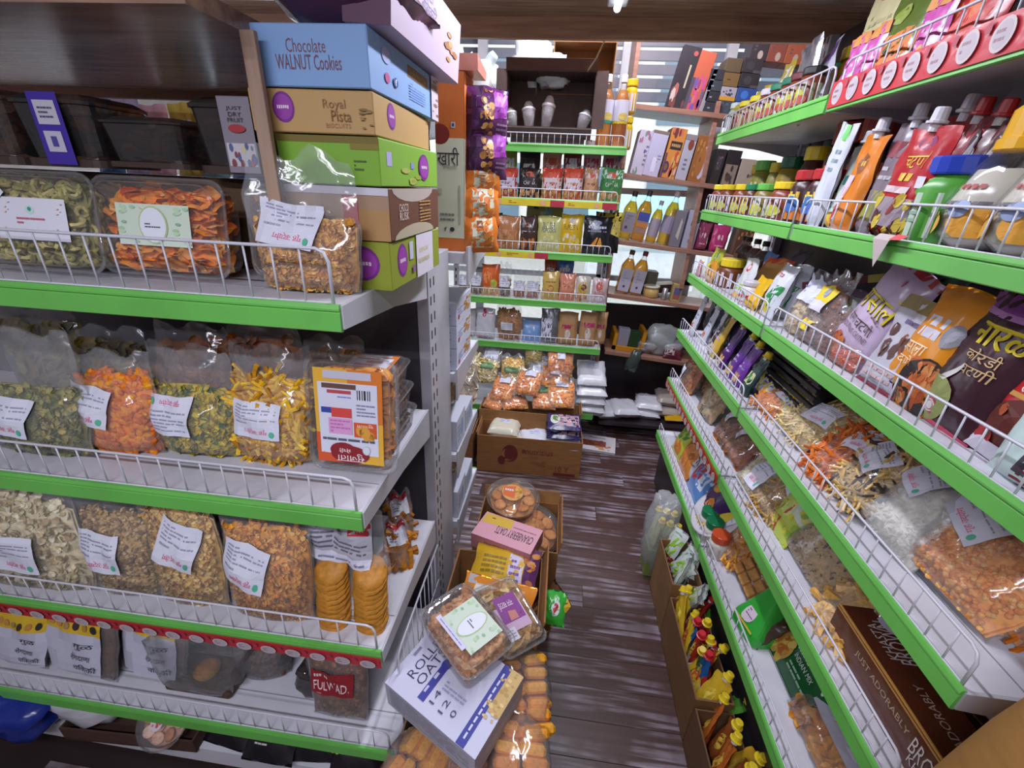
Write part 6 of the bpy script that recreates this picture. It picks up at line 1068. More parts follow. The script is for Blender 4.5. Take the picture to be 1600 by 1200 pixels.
sl = B(); sl.box(-.15, .15, -.098, -.088, 0, .016, C('#1b1b22', 'plastic'), .002); sl = sl.mesh('slat')
for k in range(8): obj('slat', sl, cr, (0, 0, .012+k*.0245))
for i, (px, py, w) in enumerate(((1168, 612, 1), (1188, 612, 1), (1206, 614, 1), (1226, 616, 1), (1248, 620, 1), (1265, 616, 1))):
    rp('D', 'soap_packet', f'yellow and purple wrapped soap packet, {("first", "second", "third", "fourth", "fifth", "sixth")[i]} from far end in row, fourth right shelf', px, py+6, .062, .105, .035, '#d0b82a', [('q', [(-.9, .3), (.3, .3), (.9, .95), (-.3, .95)], '#c9cada'), ('n', -.3, .3, .5, .8, 2, '#5a60a8'), ('r', -1, 1, .0, .2, '#2c2458'), ('e', .3, .22, .5, .1, '#cfc8dc')], 'pillow', 'soap', dx=.075, lean=.55, yaw=.35)
def lab4(): return STK
rbag('D', 'clear bag of fine orange sev lying in front of the soap packets', 1205, 645, .15, .14, .06, 'thread', ['#d0803c', '#c0702c', '#da9450'], .03, 1.0, .1, num=120, fill=.9, stick=(-.1, .7, .45, .9), sd=130)
rbag('D', 'clear bag of pale vermicelli with two white labels, fourth right shelf', 1262, 690, .20, .24, .08, 'thread', ['#d8c08a', '#c8ae74', '#e4d2a4'], .03, .85, 0, num=330, size=1.1, fill=.85, stick=(-.1, .75, .30, .58), tilt=.25, sd=131)
rbag('D', 'clear bag of pale vermicelli behind, with a blank white label, under the soap packets', 1238, 668, .15, .2, .06, 'thread', ['#d8c08a', '#c8ae74', '#e4d2a4'], .07, 1.0, .1, num=160, fill=.85, dz=.02, stick=(-.5, .4, .5, .8), sd=132)
rbag('D', 'clear bag of reddish orange sticks with a white label, fourth right shelf', 1310, 750, .15, .23, .07, 'thread', ['#c46a34', '#b05624', '#d07e46'], .03, .7, .05, num=260, size=1.5, fill=.75, stick=(-.35, .65, .42, .74), tilt=.3, sd=133)
rbag('D', 'clear bag of tan noodles with black pieces and a white label, fourth right shelf', 1362, 775, .17, .25, .08, 'thread', ['#cfb078', '#bb9a60', '#dcc394', '#3a2c28'], .03, .6, .0, num=340, size=1.3, fill=.72, stick=(-.8, .25, .36, .64), tilt=-.3, sd=134)
rbag('D', 'clear bag of tan noodles with black pieces lying at the back, fourth right shelf', 1425, 755, .18, .20, .07, 'thread', ['#c0a26a', '#a88a54', '#2c2420'], .15, .8, .1, num=230, size=1.4, fill=.9, sd=135)
rbag('D', 'large clear bag of white rice crisps with a white label, fourth right shelf', 1440, 835, .19, .27, .09, 'grain', ['#d8d2c4', '#c9c2b4', '#e2dccf'], .03, .6, 0, num=420, size=1.1, fill=.8, stick=(-.75, .1, .42, .70), tilt=-.35, film=MILKY, sd=136)
rbag('D', 'huge clear bag of orange boondi with a white label, nearest, fourth right shelf', 1525, 935, .25, .30, .12, 'ball', ['#eca45c', '#e09048', '#f4b878', '#d08040'], .04, .62, 0, num=1400, size=.62, fill=.9, stick=(-.62, .25, .34, .62), tilt=-.35, sd=137)
rbag('D', 'clear bag of orange sticks at the near corner behind the boondi bag', 1590, 1000, .12, .14, .06, 'stick', ['#c47a34', '#b0642a'], .10, 1.1, .3, num=60, fill=.9, sd=138)
# ---- tier E
rbag('E', 'clear bag of orange crisps with a white tag hanging far end, fifth right shelf', 1070, 590, .15, .20, .09, 'chip', ['#c8803c', '#b56a2a', '#d89450'], .02, .2, num=90, fill=.75, size=.9, stick=(-1.0, -.1, .1, .5), tilt=-.2, sd=140)
rbag('E', 'clear bag of yellow crisps behind the far orange crisps, fifth right shelf', 1092, 605, .12, .14, .06, 'chip', ['#c8a02c', '#b58a20'], .10, .3, num=50, fill=.8, size=.8, sd=141)
rbag('E', 'clear bag of cream papad rolls, fifth right shelf', 1098, 640, .16, .19, .08, 'disc', ['#c9ae7e', '#b89a68', '#d8c298'], .03, .4, num=80, size=.75, sd=142)
rbag('E', 'clear bag of brown wafers with a white label, farther of two, fifth right shelf', 1122, 690, .14, .18, .08, 'chip', ['#a8642c', '#965322', '#bb7c40'], .03, .6, num=90, size=.9, stick=(-.9, -.1, .4, .8), tilt=-.3, sd=143)
rbag('E', 'clear bag of brown wafers with a white label, nearer of two, fifth right shelf', 1142, 720, .15, .18, .08, 'chip', ['#b06a2c', '#9a5520', '#c68a4c'], .03, .7, num=90, size=.95, stick=(-.9, -.1, .35, .8), tilt=-.3, sd=144)
rbag('E', 'clear bag of white papad chips, fifth right shelf', 1192, 765, .16, .17, .09, 'disc', ['#dccfae', '#cdbd98', '#e8dfc6'], .05, .6, num=80, size=.75, sd=145)
rbag('E', 'clear bag of cream flour snack at the wire below the white papad chips', 1140, 775, .13, .15, .06, 'grain', ['#d0c6a8', '#c0b494'], .02, .6, num=120, fill=.9, stick=(.0, .8, .2, .9), sd=146)
rbag('E', 'clear bag of tan noodle mix with a white label below the white papad chips', 1178, 805, .14, .17, .07, 'thread', ['#b8945c', '#a07c46', '#c8aa78'], .03, .7, num=130, size=1.5, stick=(-.2, .8, .55, .85), tilt=-.3, sd=147)
rp('E', 'lime_packet', 'lime green and yellow packet with a red seam, fifth right shelf', 1222, 820, .15, .19, .06, '#b5c24a', [('r', -.05, .05, 0, 1, '#b8343a'), ('q', [(.1, .45), (.9, .4), (.9, .6), (.1, .65)], '#c9d4c0'), ('k', -.9, .9, .1, .9, 16, .12, ['#c9c83a', '#8fae3a', '#d0cc70']), ('r', -.95, -.5, .6, .75, '#a8b0d0')], 'pillow', 'packet', dx=.04, lean=.6)
rp('E', 'gold_packet', 'dark packet with a gold front behind the lime packet, fifth right shelf', 1262, 825, .15, .18, .05, '#8a7020', [('r', -.8, .8, .55, .8, '#3a3a5a'), ('n', -.6, .6, .6, .75, 2, '#a8a8c8'), ('r', -1, 1, 0, .3, '#a5841c')], 'pillow', 'packet', dx=.15, lean=.4)
rbag('E', 'clear bag of speckled millet mix with a crimson clip band, fifth right shelf', 1270, 890, .19, .22, .09, 'grain', ['#b89a6c', '#a58658', '#c8b088', '#5a3a28'], .04, .65, 0, num=420, size=1.0, fill=.95, stick=(-1.02, 1.02, .70, .86), sspec=[('r', -1, 1, 0, 1, '#a81440'), ('n', -.4, .3, .4, .6, 1, '#d8a0b0')], tilt=-.1, sd=148)
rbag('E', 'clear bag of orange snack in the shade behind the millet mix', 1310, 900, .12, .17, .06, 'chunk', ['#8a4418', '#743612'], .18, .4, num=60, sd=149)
ckp = rbag('E', 'clear packet of pale cookie sticks with a red and grey label, fifth right shelf', 1345, 985, .19, .17, .08, 'bar', ['#d0a66c', '#c49858', '#deb884'], .04, .85, 0, num=80, size=1.15, fill=.95, stick=(.3, 1.0, .25, .95), sspec=[('r', -1, 1, 0, 1, '#a9a6b6'), ('r', -1, 1, .35, .6, '#9a1c2c'), ('n', -.8, .8, .65, .95, 3, '#7a788c')], sd=150)
rbag('E', 'clear packet of pale cookie sticks lying at the wire beside the labelled one', 1310, 1000, .13, .13, .06, 'bar', ['#d0a66c', '#c49858', '#deb884'], .02, 1.0, 0, num=46, size=1.1, fill=.95, sd=151)
BRW = {'front': [('t', 'JUST ADORABLY', -.1, .62, .42, .10, '#b89a84'), ('t', 'BROWN', .62, .60, .24, .20, '#d8cfcc'), ('t', 'KHASTA', .62, .30, .2, .1, '#d8cfcc'), ('r', -1, 1, .95, 1, '#b8863c')], 'top': [('t', 'BROWN', -.55, .66, .26, .17, '#d0c6c6', 180), ('t', 'KHASTA', -.55, .42, .22, .1, '#d0c6c6', 180), ('t', 'JUST ADORABLY', .35, .5, .42, .10, '#c0a898', 180), ('r', -1, 1, 0, .06, '#c08c40')]}
pbox('brown_rusk_box', 'long brown box lettered BROWN at the wire, fifth right shelf', 'biscuit box', .36, .10, .09, '#5e2f1c', BRW, (RX+.10, ryc(1405, 1125, RX+.10, RB['E']+.045), RB['E']), (0, 0, -PI/2), fin='gloss')
bx = pbox('dark_biscuit_box', 'dark brown wrapped box with a clear wrapper behind the long brown box', 'biscuit box', .28, .10, .08, '#3e2018', {'top': [('r', .2, .8, .2, .7, '#b5b2c2'), ('n', .25, .7, .3, .6, 2, '#8a8898')]}, (RX+.215, ryc(1460, 1065, RX+.21, RB['E']+.04), RB['E']), (0, 0, -PI/2+.08), fin='gloss')
# ---- tier F
FD = [('yellow and green chips pouch', 1052, 700, '#b8b83a', [('q', [(-1, .4), (.2, .4), (1, 1), (-.2, 1)], '#3f9a3a'), ('e', 0, .25, .6, .18, '#c9742c')], .02), ('dark green chips pouch', 1062, 690, '#1f3c3a', [('r', -1, 1, .6, .8, '#2c7a4a')], .08), ('orange crisps pouch', 1056, 725, '#c87a34', [('k', -.8, .8, .1, .8, 12, .2, ['#d88a44', '#a85a20'])], .02), ('white pouch with a dark ring', 1075, 735, '#c4c4d0', [('e', .1, .5, .4, .14, '#4a3a5a'), ('e', .1, .5, .28, .09, '#c4c4d0'), ('r', -1, 1, .88, 1, '#c03a34')], .05), ('red and yellow pouch', 1072, 700, '#b02a34', [('e', 0, .5, .5, .2, '#d8b83a')], .10),
      ('blue and red pouch', 1068, 765, '#5a8ac8', [('r', -1, .2, .3, .7, '#a83038'), ('r', .2, 1, .3, .8, '#c9d0e0')], .02), ('pale grey pouch', 1085, 750, '#a8a8b8', [('n', -.6, .6, .3, .6, 2, '#7a7a90')], .10), ('black and plum pouch', 1092, 780, '#241a30', [('r', -1, 1, .75, .95, '#a8243a')], .08), ('purple pouch with orange crisps', 1086, 805, '#3e1f5c', [('k', -.8, .8, .05, .45, 9, .25, ['#d88a3c', '#c87428']), ('e', -.3, .75, .3, .1, '#d09a3c')], .02)]
for (nm, px, py, c, sp, dx) in FD:
    rp('F', 'chips_pouch', f'{nm} far end, lowest right shelf', px, py, .18, .21, .07, c, sp, 'pillow', 'snack pouch', dx=dx*.5, lean=.45)
pl = thing('paper_plates', 'wrapped pack of white paper plates with a yellow and blue label, lowest right shelf', 'plates', (RX+.075, ryc(1115, 805, RX+.075, RB['F']+.10), RB['F']+.09), (.75, 0, -PI/2+.1))
b = B(); b.lathe([(.085, -.02), (.105, .0), (.112, .012), (.104, .012), (.08, .002)], C('#c4c2c8', 'paper'), 28); obj('plate', b, pl, smooth=True); b = B(); decal(b, lambda u, v, o: (u*.06, (v-.5)*.12, .006+o), [('q', [(-.3, .55), (.9, .45), (1, .85), (-.1, 1)], '#d8c02c'), ('q', [(-.8, .1), (-.6, .05), (-.2, .7), (-.5, .75)], '#4a58b8'), ('r', .2, .9, .1, .4, '#b8c0d0'), ('r', -.6, .3, -.2, .1, '#d8b02c')]); obj('label', b, pl)
for i, (px, py, c, nm) in enumerate(((1084, 822, '#1c7a4c', 'upper green'), (1092, 840, '#1a7046', 'lower green'), (1098, 862, '#c8502c', 'orange red'))):
    rj('F', f'jar with a {nm} lid at the wire, lowest right shelf', px, py, .036, .10, '#c9c4bc', c, '#b8b0a8', dx=.012, lh=.3)
rbag('F', 'clear bag of orange banana crisps with a white tag, lowest right shelf', 1128, 860, .17, .2, .10, 'stick', ['#c98a3c', '#b8742a', '#d8a458'], .03, .6, num=110, fill=.8, size=1.1, stick=(-.95, -.35, .2, .7), tilt=-.3, sd=160)
wf = rbag('F', 'clear packet of tan square wafers, lowest right shelf', 1172, 925, .20, .17, .07, 'chip', ['#a87848'], .06, .7, num=0, fill=.9, sd=161)
wm_ = B(); wm_.box(-.021, .021, -.008, .008, -.016, .016, C('#b58450', 'food'), .003); wm_ = wm_.mesh('wafer')
for i in range(4):
    for j in range(4): obj('wafer', wm_, wf, (-.072+.048*i+.006*(j % 2), -.036, .03+.037*j))
b = B(); gp = C('#35a83c', 'gloss'); b.loft([rr_ring(.125, .11, .02, 0), rr_ring(.12, .10, .02, .03), rr_ring(.075, .055, .015, .11), rr_ring(.040, .012, .005, .175), rr_ring(.044, .006, .002, .19)], gp)
o = obj('green_pyramid_packet', b, None, (RX+.075, ryc(1160, 965, RX+.07, RB['F']+.09), RB['F']), (-.15, 0, -PI/2+.2)); tag(o, 'green pyramid packet with a white flower shape, lowest right shelf', 'packet')
b = B(); decal(b, lambda u, v, q: (u*.045*(1-.4*v), -.053+.030*v-q-.001, .028+.085*v), [('e', -.15, .45, .55, .36, '#d8c9d4'), ('e', -.35, .3, .3, .22, '#d8c9d4'), ('n', -.5, .3, .3, .6, 3, '#8a5a8a'), ('r', -.9, .9, .0, .07, '#c8b83a')]); obj('print', b, o)
rbag('F', 'clear bag of tan nut balls beside the green pyramid packet', 1195, 985, .12, .13, .07, 'ball', ['#a8804a', '#8f6a38'], .10, .5, num=60, size=1.6, sd=162)
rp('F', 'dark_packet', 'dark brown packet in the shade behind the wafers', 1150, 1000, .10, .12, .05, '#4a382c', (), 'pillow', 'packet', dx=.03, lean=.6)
rp('F', 'green_mix_bag', 'green bag with yellow lettering behind the large green mix bag', 1230, 1015, .20, .24, .08, '#1f7a34', [('n', -.3, .8, .4, .6, 2, '#c8c83a'), ('q', [(-.9, .3), (-.1, .3), (-.1, .6), (-.9, .5)], '#cfd8c8')], 'pillow', 'snack bag', dx=.14, lean=.6)
gm = rp('F', 'green_mix_bag', 'large glossy green snack bag with a red oval and pictured mix, lowest right shelf', 1240, 1075, .30, .31, .09, '#15592c', [('q', [(-.95, .62), (-.1, .55), (.1, .95), (-.8, .98)], '#2c8a3c'), ('e', -.35, .78, .22, .07, '#d0a83a'), ('q', [(-.98, .35), (-.45, .3), (-.35, .66), (-.9, .7)], '#c9a478'), ('k', -.95, -.4, .35, .68, 14, .13, ['#d8b888', '#c98a58', '#e0c8a0']), ('e', -.62, .16, .34, .15, '#c9a04a'), ('k', -.9, -.35, .04, .3, 26, .09, ['#d8b04a', '#c88a34', '#e0c060', '#c06a2c']), ('e', .15, .52, .27, .10, '#cfc8c8'), ('e', .15, .52, .24, .085, '#a01c2c'), ('t', 'Haldi', .15, .53, .15, .03, '#e8d8d8'), ('t', 'BOMBAY', -.12, .30, .2, .022, '#d8e4d8', 0), ('t', 'INDIAN MIX', .05, .24, .28, .022, '#d8e4d8'), ('n', -.2, .4, .10, .18, 2, '#9ac0a0'), ('e', .62, .36, .05, .04, '#d8dcd8'), ('e', .55, .30, .03, .03, '#d8dcd8')], 'pillow', 'snack bag', dx=.05, lean=.75, yaw=0)
rbag('F', 'white topped bag of orange chips nearest, lowest right shelf', 1260, 1190, .22, .18, .08, 'chip', ['#c98a34', '#b8742a', '#daa454'], .04, .8, num=60, fill=.5, size=.9, stick=(-.7, 1.0, .35, 1.0), sspec=[('r', -1, 1, 0, 1, '#c4c2d0'), ('n', -.6, .6, .4, .7, 2, '#9a98ac'), ('r', .8, 1, 0, 1, '#6a1c2c')], sd=163)
# ---- cartons on the floor before the right gondola
CX = RX-.04
carton('floor_carton', 'open brown carton of green and white sachets on the floor under the right shelves', .24, .115, .27, (CX, 1.385, 0), -PI/2, '#86603c')
carton('floor_carton', 'open brown carton of capped drink pouches on the floor, middle one under the right shelves', .37, .115, .215, (CX, 1.07, 0), -PI/2, '#7a5634')
carton('floor_carton', 'open brown carton of yellow capped pouches on the floor nearest the camera', .27, .115, .19, (CX, .74, 0), -PI/2, '#6a4a2e')
rq = random.Random(44); ORD = ('first', 'second', 'third', 'fourth', 'fifth', 'sixth', 'seventh', 'eighth', 'ninth', 'tenth', 'eleventh', 'twelfth', 'thirteenth', 'fourteenth', 'fifteenth', 'sixteenth')
for i in range(9):
    y = 1.485-.026*i; pouch('sachet', f'white and green drink sachet, {ORD[i]} from far end of the sachet carton', 'sachet', .08, .17, .03, '#c9d0cc', [('q', [(-1, .1), (.4, .1), (1, .8), (-.5, .8)], ['#8fc03a', '#4f8a3a', '#a8c84a'][i % 3]), ('r', -1, 1, 0, .25, ['#8a2a2c', '#3a5a2c', '#5a3a2c'][i % 3]), ('n', -.5, .5, .85, .92, 1, '#8aa08a')], 'pillow', (CX-.025+.03*(i % 3), y, .17), (-.25+rq.uniform(-.3, .3), rq.uniform(-.5, .5), -PI/2+rq.uniform(-.6, .6)), seed=i)
for i in range(16):
    y = 1.225-.0205*i; c = ['#c9a82c', '#b8342c', '#4f8a34', '#c8a42c', '#2c6ab0', '#a82c30'][i % 6]; cp = ['#e0c42c', '#dcc02a', '#c02830', '#e0c42c', '#d8b82a', '#c82c34'][(i*5) % 6]
    nm = ['yellow', 'red', 'green', 'golden', 'blue', 'crimson'][i % 6]; cn = {'#c02830': 'red', '#c82c34': 'crimson'}.get(cp, 'yellow')
    spout_pouch('drink_pouch', f'{nm} drink pouch with a {cn} cap, {ORD[i]} from far end of the middle floor carton', .065, .19, .03, c, cp, [('e', 0, .5, .5, .2, '#d8c04a' if c != '#c9a82c' else '#b8442c'), ('q', [(-.6, .1), (.6, .1), (.4, .3), (-.5, .25)], '#c9c8c0')], (CX-.03+.028*(i % 3), y, .09+.02*(i % 2)), (-.2+rq.uniform(-.35, .35), rq.uniform(-.6, .5), -PI/2+rq.uniform(-.7, .7)), cat='drink pouch', seed=i)
for i in range(7):
    spout_pouch('drink_pouch', f'orange brown drink pouch with a yellow cap, {ORD[i]} from far end, nearest floor carton', .06, .19, .03, ['#b8642c', '#8a4a24', '#c9a02c'][i % 3], '#e0c42c', [('e', 0, .5, .5, .2, '#c9a43c')], (CX-.025+.025*(i % 3), .85-.035*i, .07), (-.2, .3*(i % 3-1), -PI/2+.3*(i % 3-1)), cat='drink pouch', seed=i)
for i in range(6):
    spout_pouch('drink_pouch', f'pale yellow green drink pouch with a yellow cap, {ORD[i]} in clear floor bag', .045, .17, .028, '#b5b86a', '#e0c62c', [('r', -.7, .7, .1, .5, '#8a9a3c')], (CX-.06+.032*(i % 3), 1.62-.04*(i//3), .16), (-.1, .08*(i-2), -PI/2), cat='drink pouch', seed=i)
blob('clear_floor_bag', 'torn milky clear bag around the pale yellow green drink pouches', 'plastic bag', .14, .15, .42, '#fff', (CX-.03, 1.60, 0), seed=17, amp=.25, mat=MILKY)
pbox('pouch_box', 'small green box holding up the clear bag of drink pouches', 'box', .10, .10, .155, '#7a8a44', None, (CX-.03, 1.60, 0), fin='card')
# ---- brown sack at the near corner
blob('jute_sack', 'mustard brown cardboard sack in the near right corner of the picture', 'sack', .46, .15, 1.20, '#946830', (.738, .355, 0), (0, 0, .1), 9, .06, 'card', res=(24, 22))
# ================================================================== GOODS: tilted wooden shelves
def wb(i, label, xl, xr, yt, d, col, faces=None, dy=.03, name='carton_box', cat='box', lean=0, fin='paper', up=0, hh=None):
    p = wpt(i, (xl+xr)/2, dy); a, c = ay(xl, 300, p.y), ay(xr, 300, p.y); t = ay((xl+xr)/2, yt, p.y)
    return pbox(name, label, cat, c.x-a.x, d, hh or (t.z-p.z-up), col, faces, (p.x, p.y+d/2, p.z+up), (0, TL+lean, 0), fin=fin)
wb(0, 'tall black game box with a white stick emblem leaning, top wooden shelf', 1040, 1066, 70, .05, '#262028', {'front': [('r', .25, .45, .35, .72, '#b0a890'), ('k', -.8, .8, .03, .3, 8, .22, ['#9a5a50', '#b8a8a0', '#6a3a34']), ('e', .5, .9, .25, .04, '#a84a4a')]}, lean=.10)
wb(0, 'tall orange box with purple flowers leaning on the black box', 1066, 1090, 78, .06, '#b5583c', {'front': [('r', -1, -.55, 0, .55, '#4a4250'), ('k', -.5, .8, .02, .55, 18, .2, ['#8a3a6a', '#6a4a9a', '#c06a5a', '#4a5a7a', '#b84a7a'])]}, lean=.10)
wb(0, 'silver edged grey box leaning beside the orange box', 1091, 1097, 105, .10, '#8a8a94', None, lean=.14)
DK = ['#2a2a32', '#23242c', '#343a44', '#2c2a34']
for j in range(4): wb(0, f'small dark box in the pile beside the orange box, {("bottom", "second", "third", "top")[j]} of four', 1098, 1119, 100, .12, DK[j], {'front': [('n', -.5, .3, .3, .6, 1, '#8a90a0')]}, up=.052*j, hh=.05)
for j, (c, sp) in enumerate((('#3e4650', [('k', -.8, .8, .1, .9, 8, .2, ['#4a5a6a', '#2c3440'])]), ('#9a96a0', [('r', -1, 1, 0, .3, '#c08a2c'), ('k', -.7, .7, .4, .9, 8, .14, ['#3a3a44'])]), ('#6f5530', [('n', -.5, .5, .4, .6, 1, '#3a2c18')]), ('#5a4a34', ()))):
    wb(0, f'{("slate", "grey and orange", "tan", "olive brown")[j]} box in the pile in the middle, top wooden shelf', 1119, 1142, 100, .14, c, {'front': sp} if sp else None, up=.066*j, hh=.064)
for j, (c, nm) in enumerate((('#24509a', 'bright blue'), ('#2c4a86', 'deep blue'), ('#2a282c', 'black'), ('#332c30', 'charcoal'))):
    wb(0, f'{nm} box in the right pile, top wooden shelf', 1144, 1172, 100, .14, c, {'front': [('e', -.2, .5, .4, .3, '#3a70c0' if j < 2 else '#3c383e'), ('r', .2, 1, 0, .2, '#8a2a34' if j < 2 else '#4a464c')]}, up=.068*j, hh=.066)
for j, (c, nm) in enumerate((('#3a3438', 'dark'), ('#8a4a3a', 'brick'), ('#a85a3c', 'orange and violet'), ('#8a90a0', 'grey'), ('#7a6a6a', 'mauve'), ('#a89a94', 'beige'), ('#b8b0b8', 'pale'))):
    wb(0, f'{nm} box stacked far behind the jars above the right gondola', 1150+26*j, 1175+26*j, 70, .12, c, {'front': [('n', -.6, .6, .4, .7, 2, '#5a5560'), ('e', .2, .25, .3, .2, '#b8a49a')]}, dy=.06, up=.27 if j < 3 else .1, hh=.10 if j < 3 else .25)
wb(1, 'white floral box leaning at the left end, second wooden shelf', 984, 1003, 202, .16, '#b8b0c2', {'front': [('k', -.8, .8, .75, .98, 7, .16, ['#8a5a6a', '#5a8a6a', '#a06a8a']), ('r', .3, .5, .5, .58, '#3a3a8a'), ('n', .5, .9, .2, .7, 5, '#7a6a8a'), ('k', -.8, 0, .02, .15, 5, .12, ['#5a8a6a'])]}, lean=.06)
wb(1, 'plain white lilac box second, second wooden shelf', 1003, 1027, 203, .16, '#b5b2cc', {'front': [('r', -.2, .35, .1, .42, '#cfcde0'), ('n', .3, .8, .3, .5, 3, '#8a88a4'), ('r', -1, 1, .94, 1, '#7a6a5c')]}, lean=.06)
wb(1, 'orange and violet pattern box with a dark nameplate, second wooden shelf', 1030, 1053, 199, .16, '#c8823a', {'front': [('k', -.8, .8, .86, 1, 6, .2, ['#6a2a34', '#c86a4a']), ('r', -.7, .8, .58, .74, '#2a2028'), ('t', 'TEHRI', .05, .66, .6, .05, '#b8905a'), ('e', -.6, .22, .45, .12, '#4a2a5a'), ('e', -.6, .22, .25, .07, '#7a5a2c'), ('k', .0, .9, .05, .5, 12, .2, ['#d8a8a0', '#b84a2c', '#cf9a5a']), ('r', -1, -.8, 0, .5, '#4a3a6a')]}, lean=.05)
wb(1, 'grey white box with a pictured sweet, second wooden shelf', 1054, 1071, 209, .16, '#a9a8b6', {'front': [('e', .2, .78, .5, .12, '#7a3a2c'), ('n', -.3, .3, .2, .5, 3, '#6a6a80'), ('r', -1, 1, .88, 1, '#8a8088')]}, lean=.04)
wb(1, 'golden brown box with a white crescent, second wooden shelf', 1073, 1097, 211, .16, '#8f5a28', {'front': [('e', .35, .42, .5, .36, '#b8b4cc'), ('e', .0, .45, .5, .34, '#9a6430'), ('k', -.7, -.1, .1, .9, 8, .12, ['#b07a3c', '#7a4a20'])]}, lean=.03)
wb(1, 'dark lettered box behind the right gondola end, second wooden shelf', 1107, 1121, 232, .14, '#2c2224', {'front': [('t', 'HOT', 0, .6, .5, .2, '#7a7078')]}, lean=.02)
wb(1, 'black topped box with an engraved figure, second wooden shelf', 1124, 1145, 234, .14, '#241c20', {'front': [('r', -.9, .9, .02, .6, '#8a7a6c'), ('k', -.5, .5, .05, .5, 9, .16, ['#3a3030', '#4a3c38'])]})
wb(1, 'cream box with a small dark motif, second wooden shelf', 1147, 1170, 248, .14, '#a89c8c', {'front': [('k', .3, .8, .4, .6, 3, .14, ['#4a4038'])]})
def wbot(i, label, px, yt, R, liq, cap, lab, dy=.06, spec=(), square=True, lv=(.16, .58), name='oil_bottle'):
    p = wpt(i, px, dy); t = ay(px, yt, p.y); o = bottle(name, label, R, t.z-p.z, liq, cap, lab, (p.x, p.y+R, p.z), square=square, spec=spec, lab_v=lv, rot=(0, TL+.07, 0)); return o
GRY = [('r', -1, -.9, 0, 1, '#4a4450'), ('e', -.2, .25, .25, .08, '#4a3a5a'), ('n', -.5, .6, .5, .9, 3, '#7a7686')]
wbot(2, 'tall yellow oil bottle with a grey label at the left end, third wooden shelf', 974, 297, .042, '#ffcf1c', '#4a3a2c', '#8f8894', spec=GRY)
wbot(2, 'amber oil bottle with a blue topped label second, third wooden shelf', 995, 296, .042, '#f8aa18', '#3a3a44', '#9a7a6a', spec=[('r', -1, 1, .6, 1, '#3f4a9a'), ('r', -1, 1, .3, .5, '#c07a3a')])
wbot(2, 'short yellow oil bottle with a silver cap third, third wooden shelf', 1016, 312, .034, '#ffcc20', '#b8b8c4', '#9a90a0', square=False)
wbot(2, 'yellow oil bottle with a mauve label fourth, third wooden shelf', 1036, 297, .042, '#ffd420', '#c4b0bc', '#8f869c', square=False, lv=(.22, .55))
wb(2, 'grey box with a pictured bottle beside the yellow oil bottles', 1044, 1061, 328, .14, '#77727e', {'front': [('q', [(-.2, .3), (.4, .2), (.5, .7), (.2, .8)], '#b8b4a8')]})
wb(2, 'white box with a green leaf shape, third wooden shelf', 1063, 1083, 328, .14, '#a4a4b6', {'front': [('q', [(-.4, .6), (.9, .7), (.9, .95), (-.2, 1)], '#2c5a3a'), ('n', -.2, .1, .1, .5, 2, '#5a6a9a')]})
wb(2, 'large maroon box with gold pictured nuts at the back, third wooden shelf', 1066, 1112, 296, .10, '#4c2226', {'front': [('k', .0, .9, .65, .9, 6, .12, ['#9a6a3a', '#7a4a28']), ('e', .0, .2, .4, .3, '#8a5a34')]}, dy=.16)
for xl, xr, c, nm in ((1084, 1104, '#8a3a58', 'farther, darker'), (1106, 1134, '#a83264', 'nearer, brighter')):
    p = wpt(2, (xl+xr)/2, .03); a, c_ = ay(xl, 300, p.y), ay(xr, 300, p.y)
    pouch('pink_bag', f'deep pink pouch with a pale leaf mark, third wooden shelf, {nm}', 'pouch', c_.x-a.x, .165, .06, c, [('e', -.2, .55, .14, .10, '#c8a0b0'), ('e', .2, .55, .14, .10, '#c8a0b0'), ('n', -.5, .5, .2, .3, 1, '#c890a8')], 'stand', (p.x, p.y+.03, p.z), (0, TL, 0))
wb(2, 'brown carton of nuts at the right, third wooden shelf', 1142, 1168, 350, .12, '#5a3a28', {'front': [('k', -.8, .8, .1, .9, 14, .14, ['#8a5a34', '#a87a4a', '#4a2c1c'])]})
WL = [('e', .0, .22, .2, .06, '#3a3a5a'), ('n', -.5, .5, .4, .9, 4, '#9a98ac')]
wbot(3, 'tall amber oil bottle with a white label, left of two, fourth wooden shelf', 971, 390, .043, '#f0a812', '#6a4a34', '#b4b0c2', spec=WL, lv=(.06, .58))
wbot(3, 'tall amber oil bottle with a white label, right of two, fourth wooden shelf', 991, 392, .043, '#f4ae18', '#8a3a34', '#b4b0c2', spec=WL, lv=(.06, .58))
p = wpt(3, 1018, .05); jar('clear_tub', 'small clear tub with a cream filling, fourth wooden shelf', 'tub', .052, .075, '#c9ac6c', '#cfcabc', None, (p.x, p.y+.05, p.z), lh=.14, neck=.95)
wb(3, 'dark maroon box with a cream top lying tilted, fourth wooden shelf', 1022, 1053, 428, .12, '#3a2224', {'top': [('r', -1, 1, 0, 1, '#c0b89c')]}, dy=.14, up=.03, hh=.055, lean=-.2)
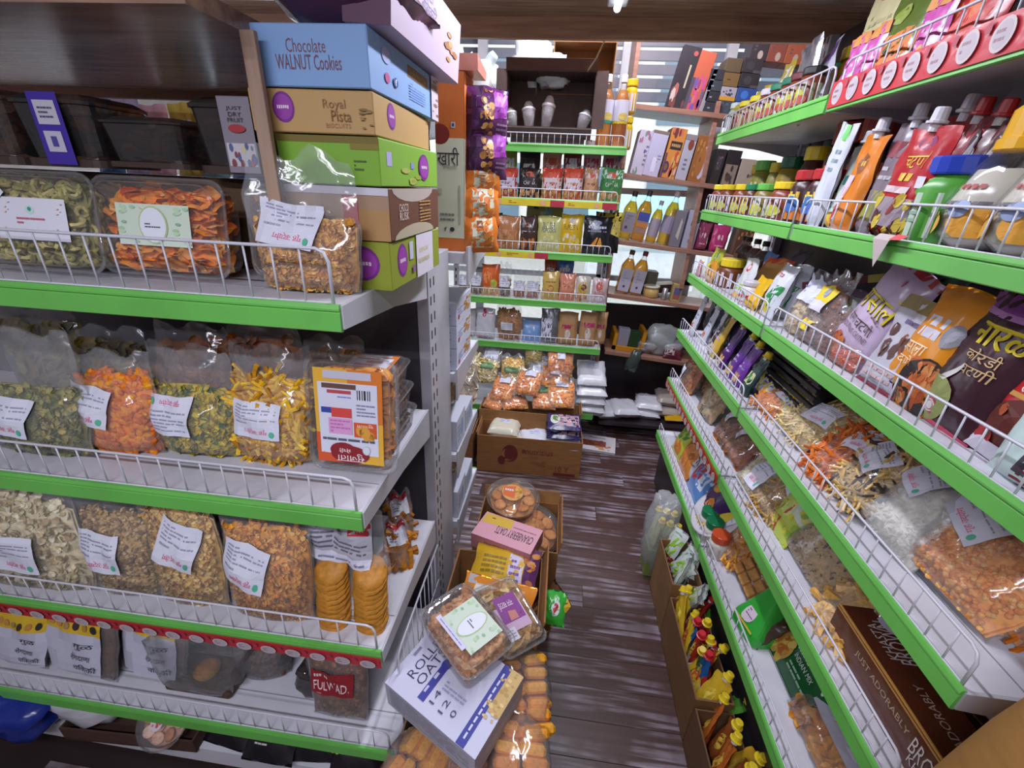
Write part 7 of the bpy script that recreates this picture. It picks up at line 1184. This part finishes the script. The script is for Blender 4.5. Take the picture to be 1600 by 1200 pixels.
wb(3, 'small cream tin with a coloured picture, fourth wooden shelf', 1046, 1062, 444, .06, '#a8925c', {'front': [('r', -.7, .7, .15, .8, '#5a5a8a'), ('r', -.7, .7, .15, .4, '#a05a4a')]})
p = wpt(3, 1037, .04); b = B(); b.lathe([(.016, 0), (.018, .005), (.018, .07), (.012, .075)], C('#c4c4cc', 'metal'), 12); o = obj('steel_flask', b, None, (p.x, p.y+.02, p.z), (0, TL, 0), True); tag(o, 'small shiny steel flask between the clear tub and the tin', 'flask')
wb(3, 'closed olive grey carton behind the oil bottles, fourth wooden shelf', 1000, 1022, 424, .1, '#5a584a', None, dy=.16)
p = wpt(4, 980, .03)
yc = thing('yellow_crate', 'yellow edged crate with papers and a green notebook, lowest wooden shelf', 'crate', (p.x, p.y+.02, p.z), (0, TL, 0))
b = B(); b.box(-.11, .11, 0, .02, 0, .03, C('#c8881c', 'plastic')); b.box(-.11, -.085, 0, .2, 0, .12, C('#c8881c', 'plastic')); b.box(.085, .11, 0, .2, 0, .16, C('#c8881c', 'plastic')); obj('frame', b, yc)
b = B(); b.box(.0, .08, .03, .10, .02, .14, C('#24421f', 'paper'), .003); obj('notebook', b, yc); b = B(); b.box(-.08, -.0, .03, .1, .02, .15, C('#9a98a8', 'paper'), .003); obj('papers', b, yc)
for i, (px, w, h, c, nm) in enumerate(((1012, .16, .10, None, 'left, in front of the yellow crate'), (1030, .20, .22, None, 'tall one in the middle'), (1048, .16, .12, None, 'right one'))):
    p = wpt(4, px, .05); blob('clear_bag', f'crumpled milky plastic bag, lowest wooden shelf, {nm}', 'plastic bag', w, .12, h, '#aab0b0', (p.x, p.y+.05, p.z), seed=60+i, amp=.35, mat=MILKY if i != 1 else None)
p = wpt(4, 1045, .02); pouch('maroon_packet', 'maroon and cream packet lying at the right, lowest wooden shelf', 'packet', .13, .12, .05, '#5e2430', [('r', -.9, .1, .2, .7, '#a89a98')], 'pillow', (p.x+.02, p.y, p.z), (-.6, .1, 0))
p = ay(985, 560, WY+.02); blob('hanging_bundle', 'green and grey bundle hanging under the lowest wooden shelf', 'bundle', .09, .07, .17, '#3f4a44', (p.x, p.y, p.z-.10), (0, .3, 0), 71, .35)
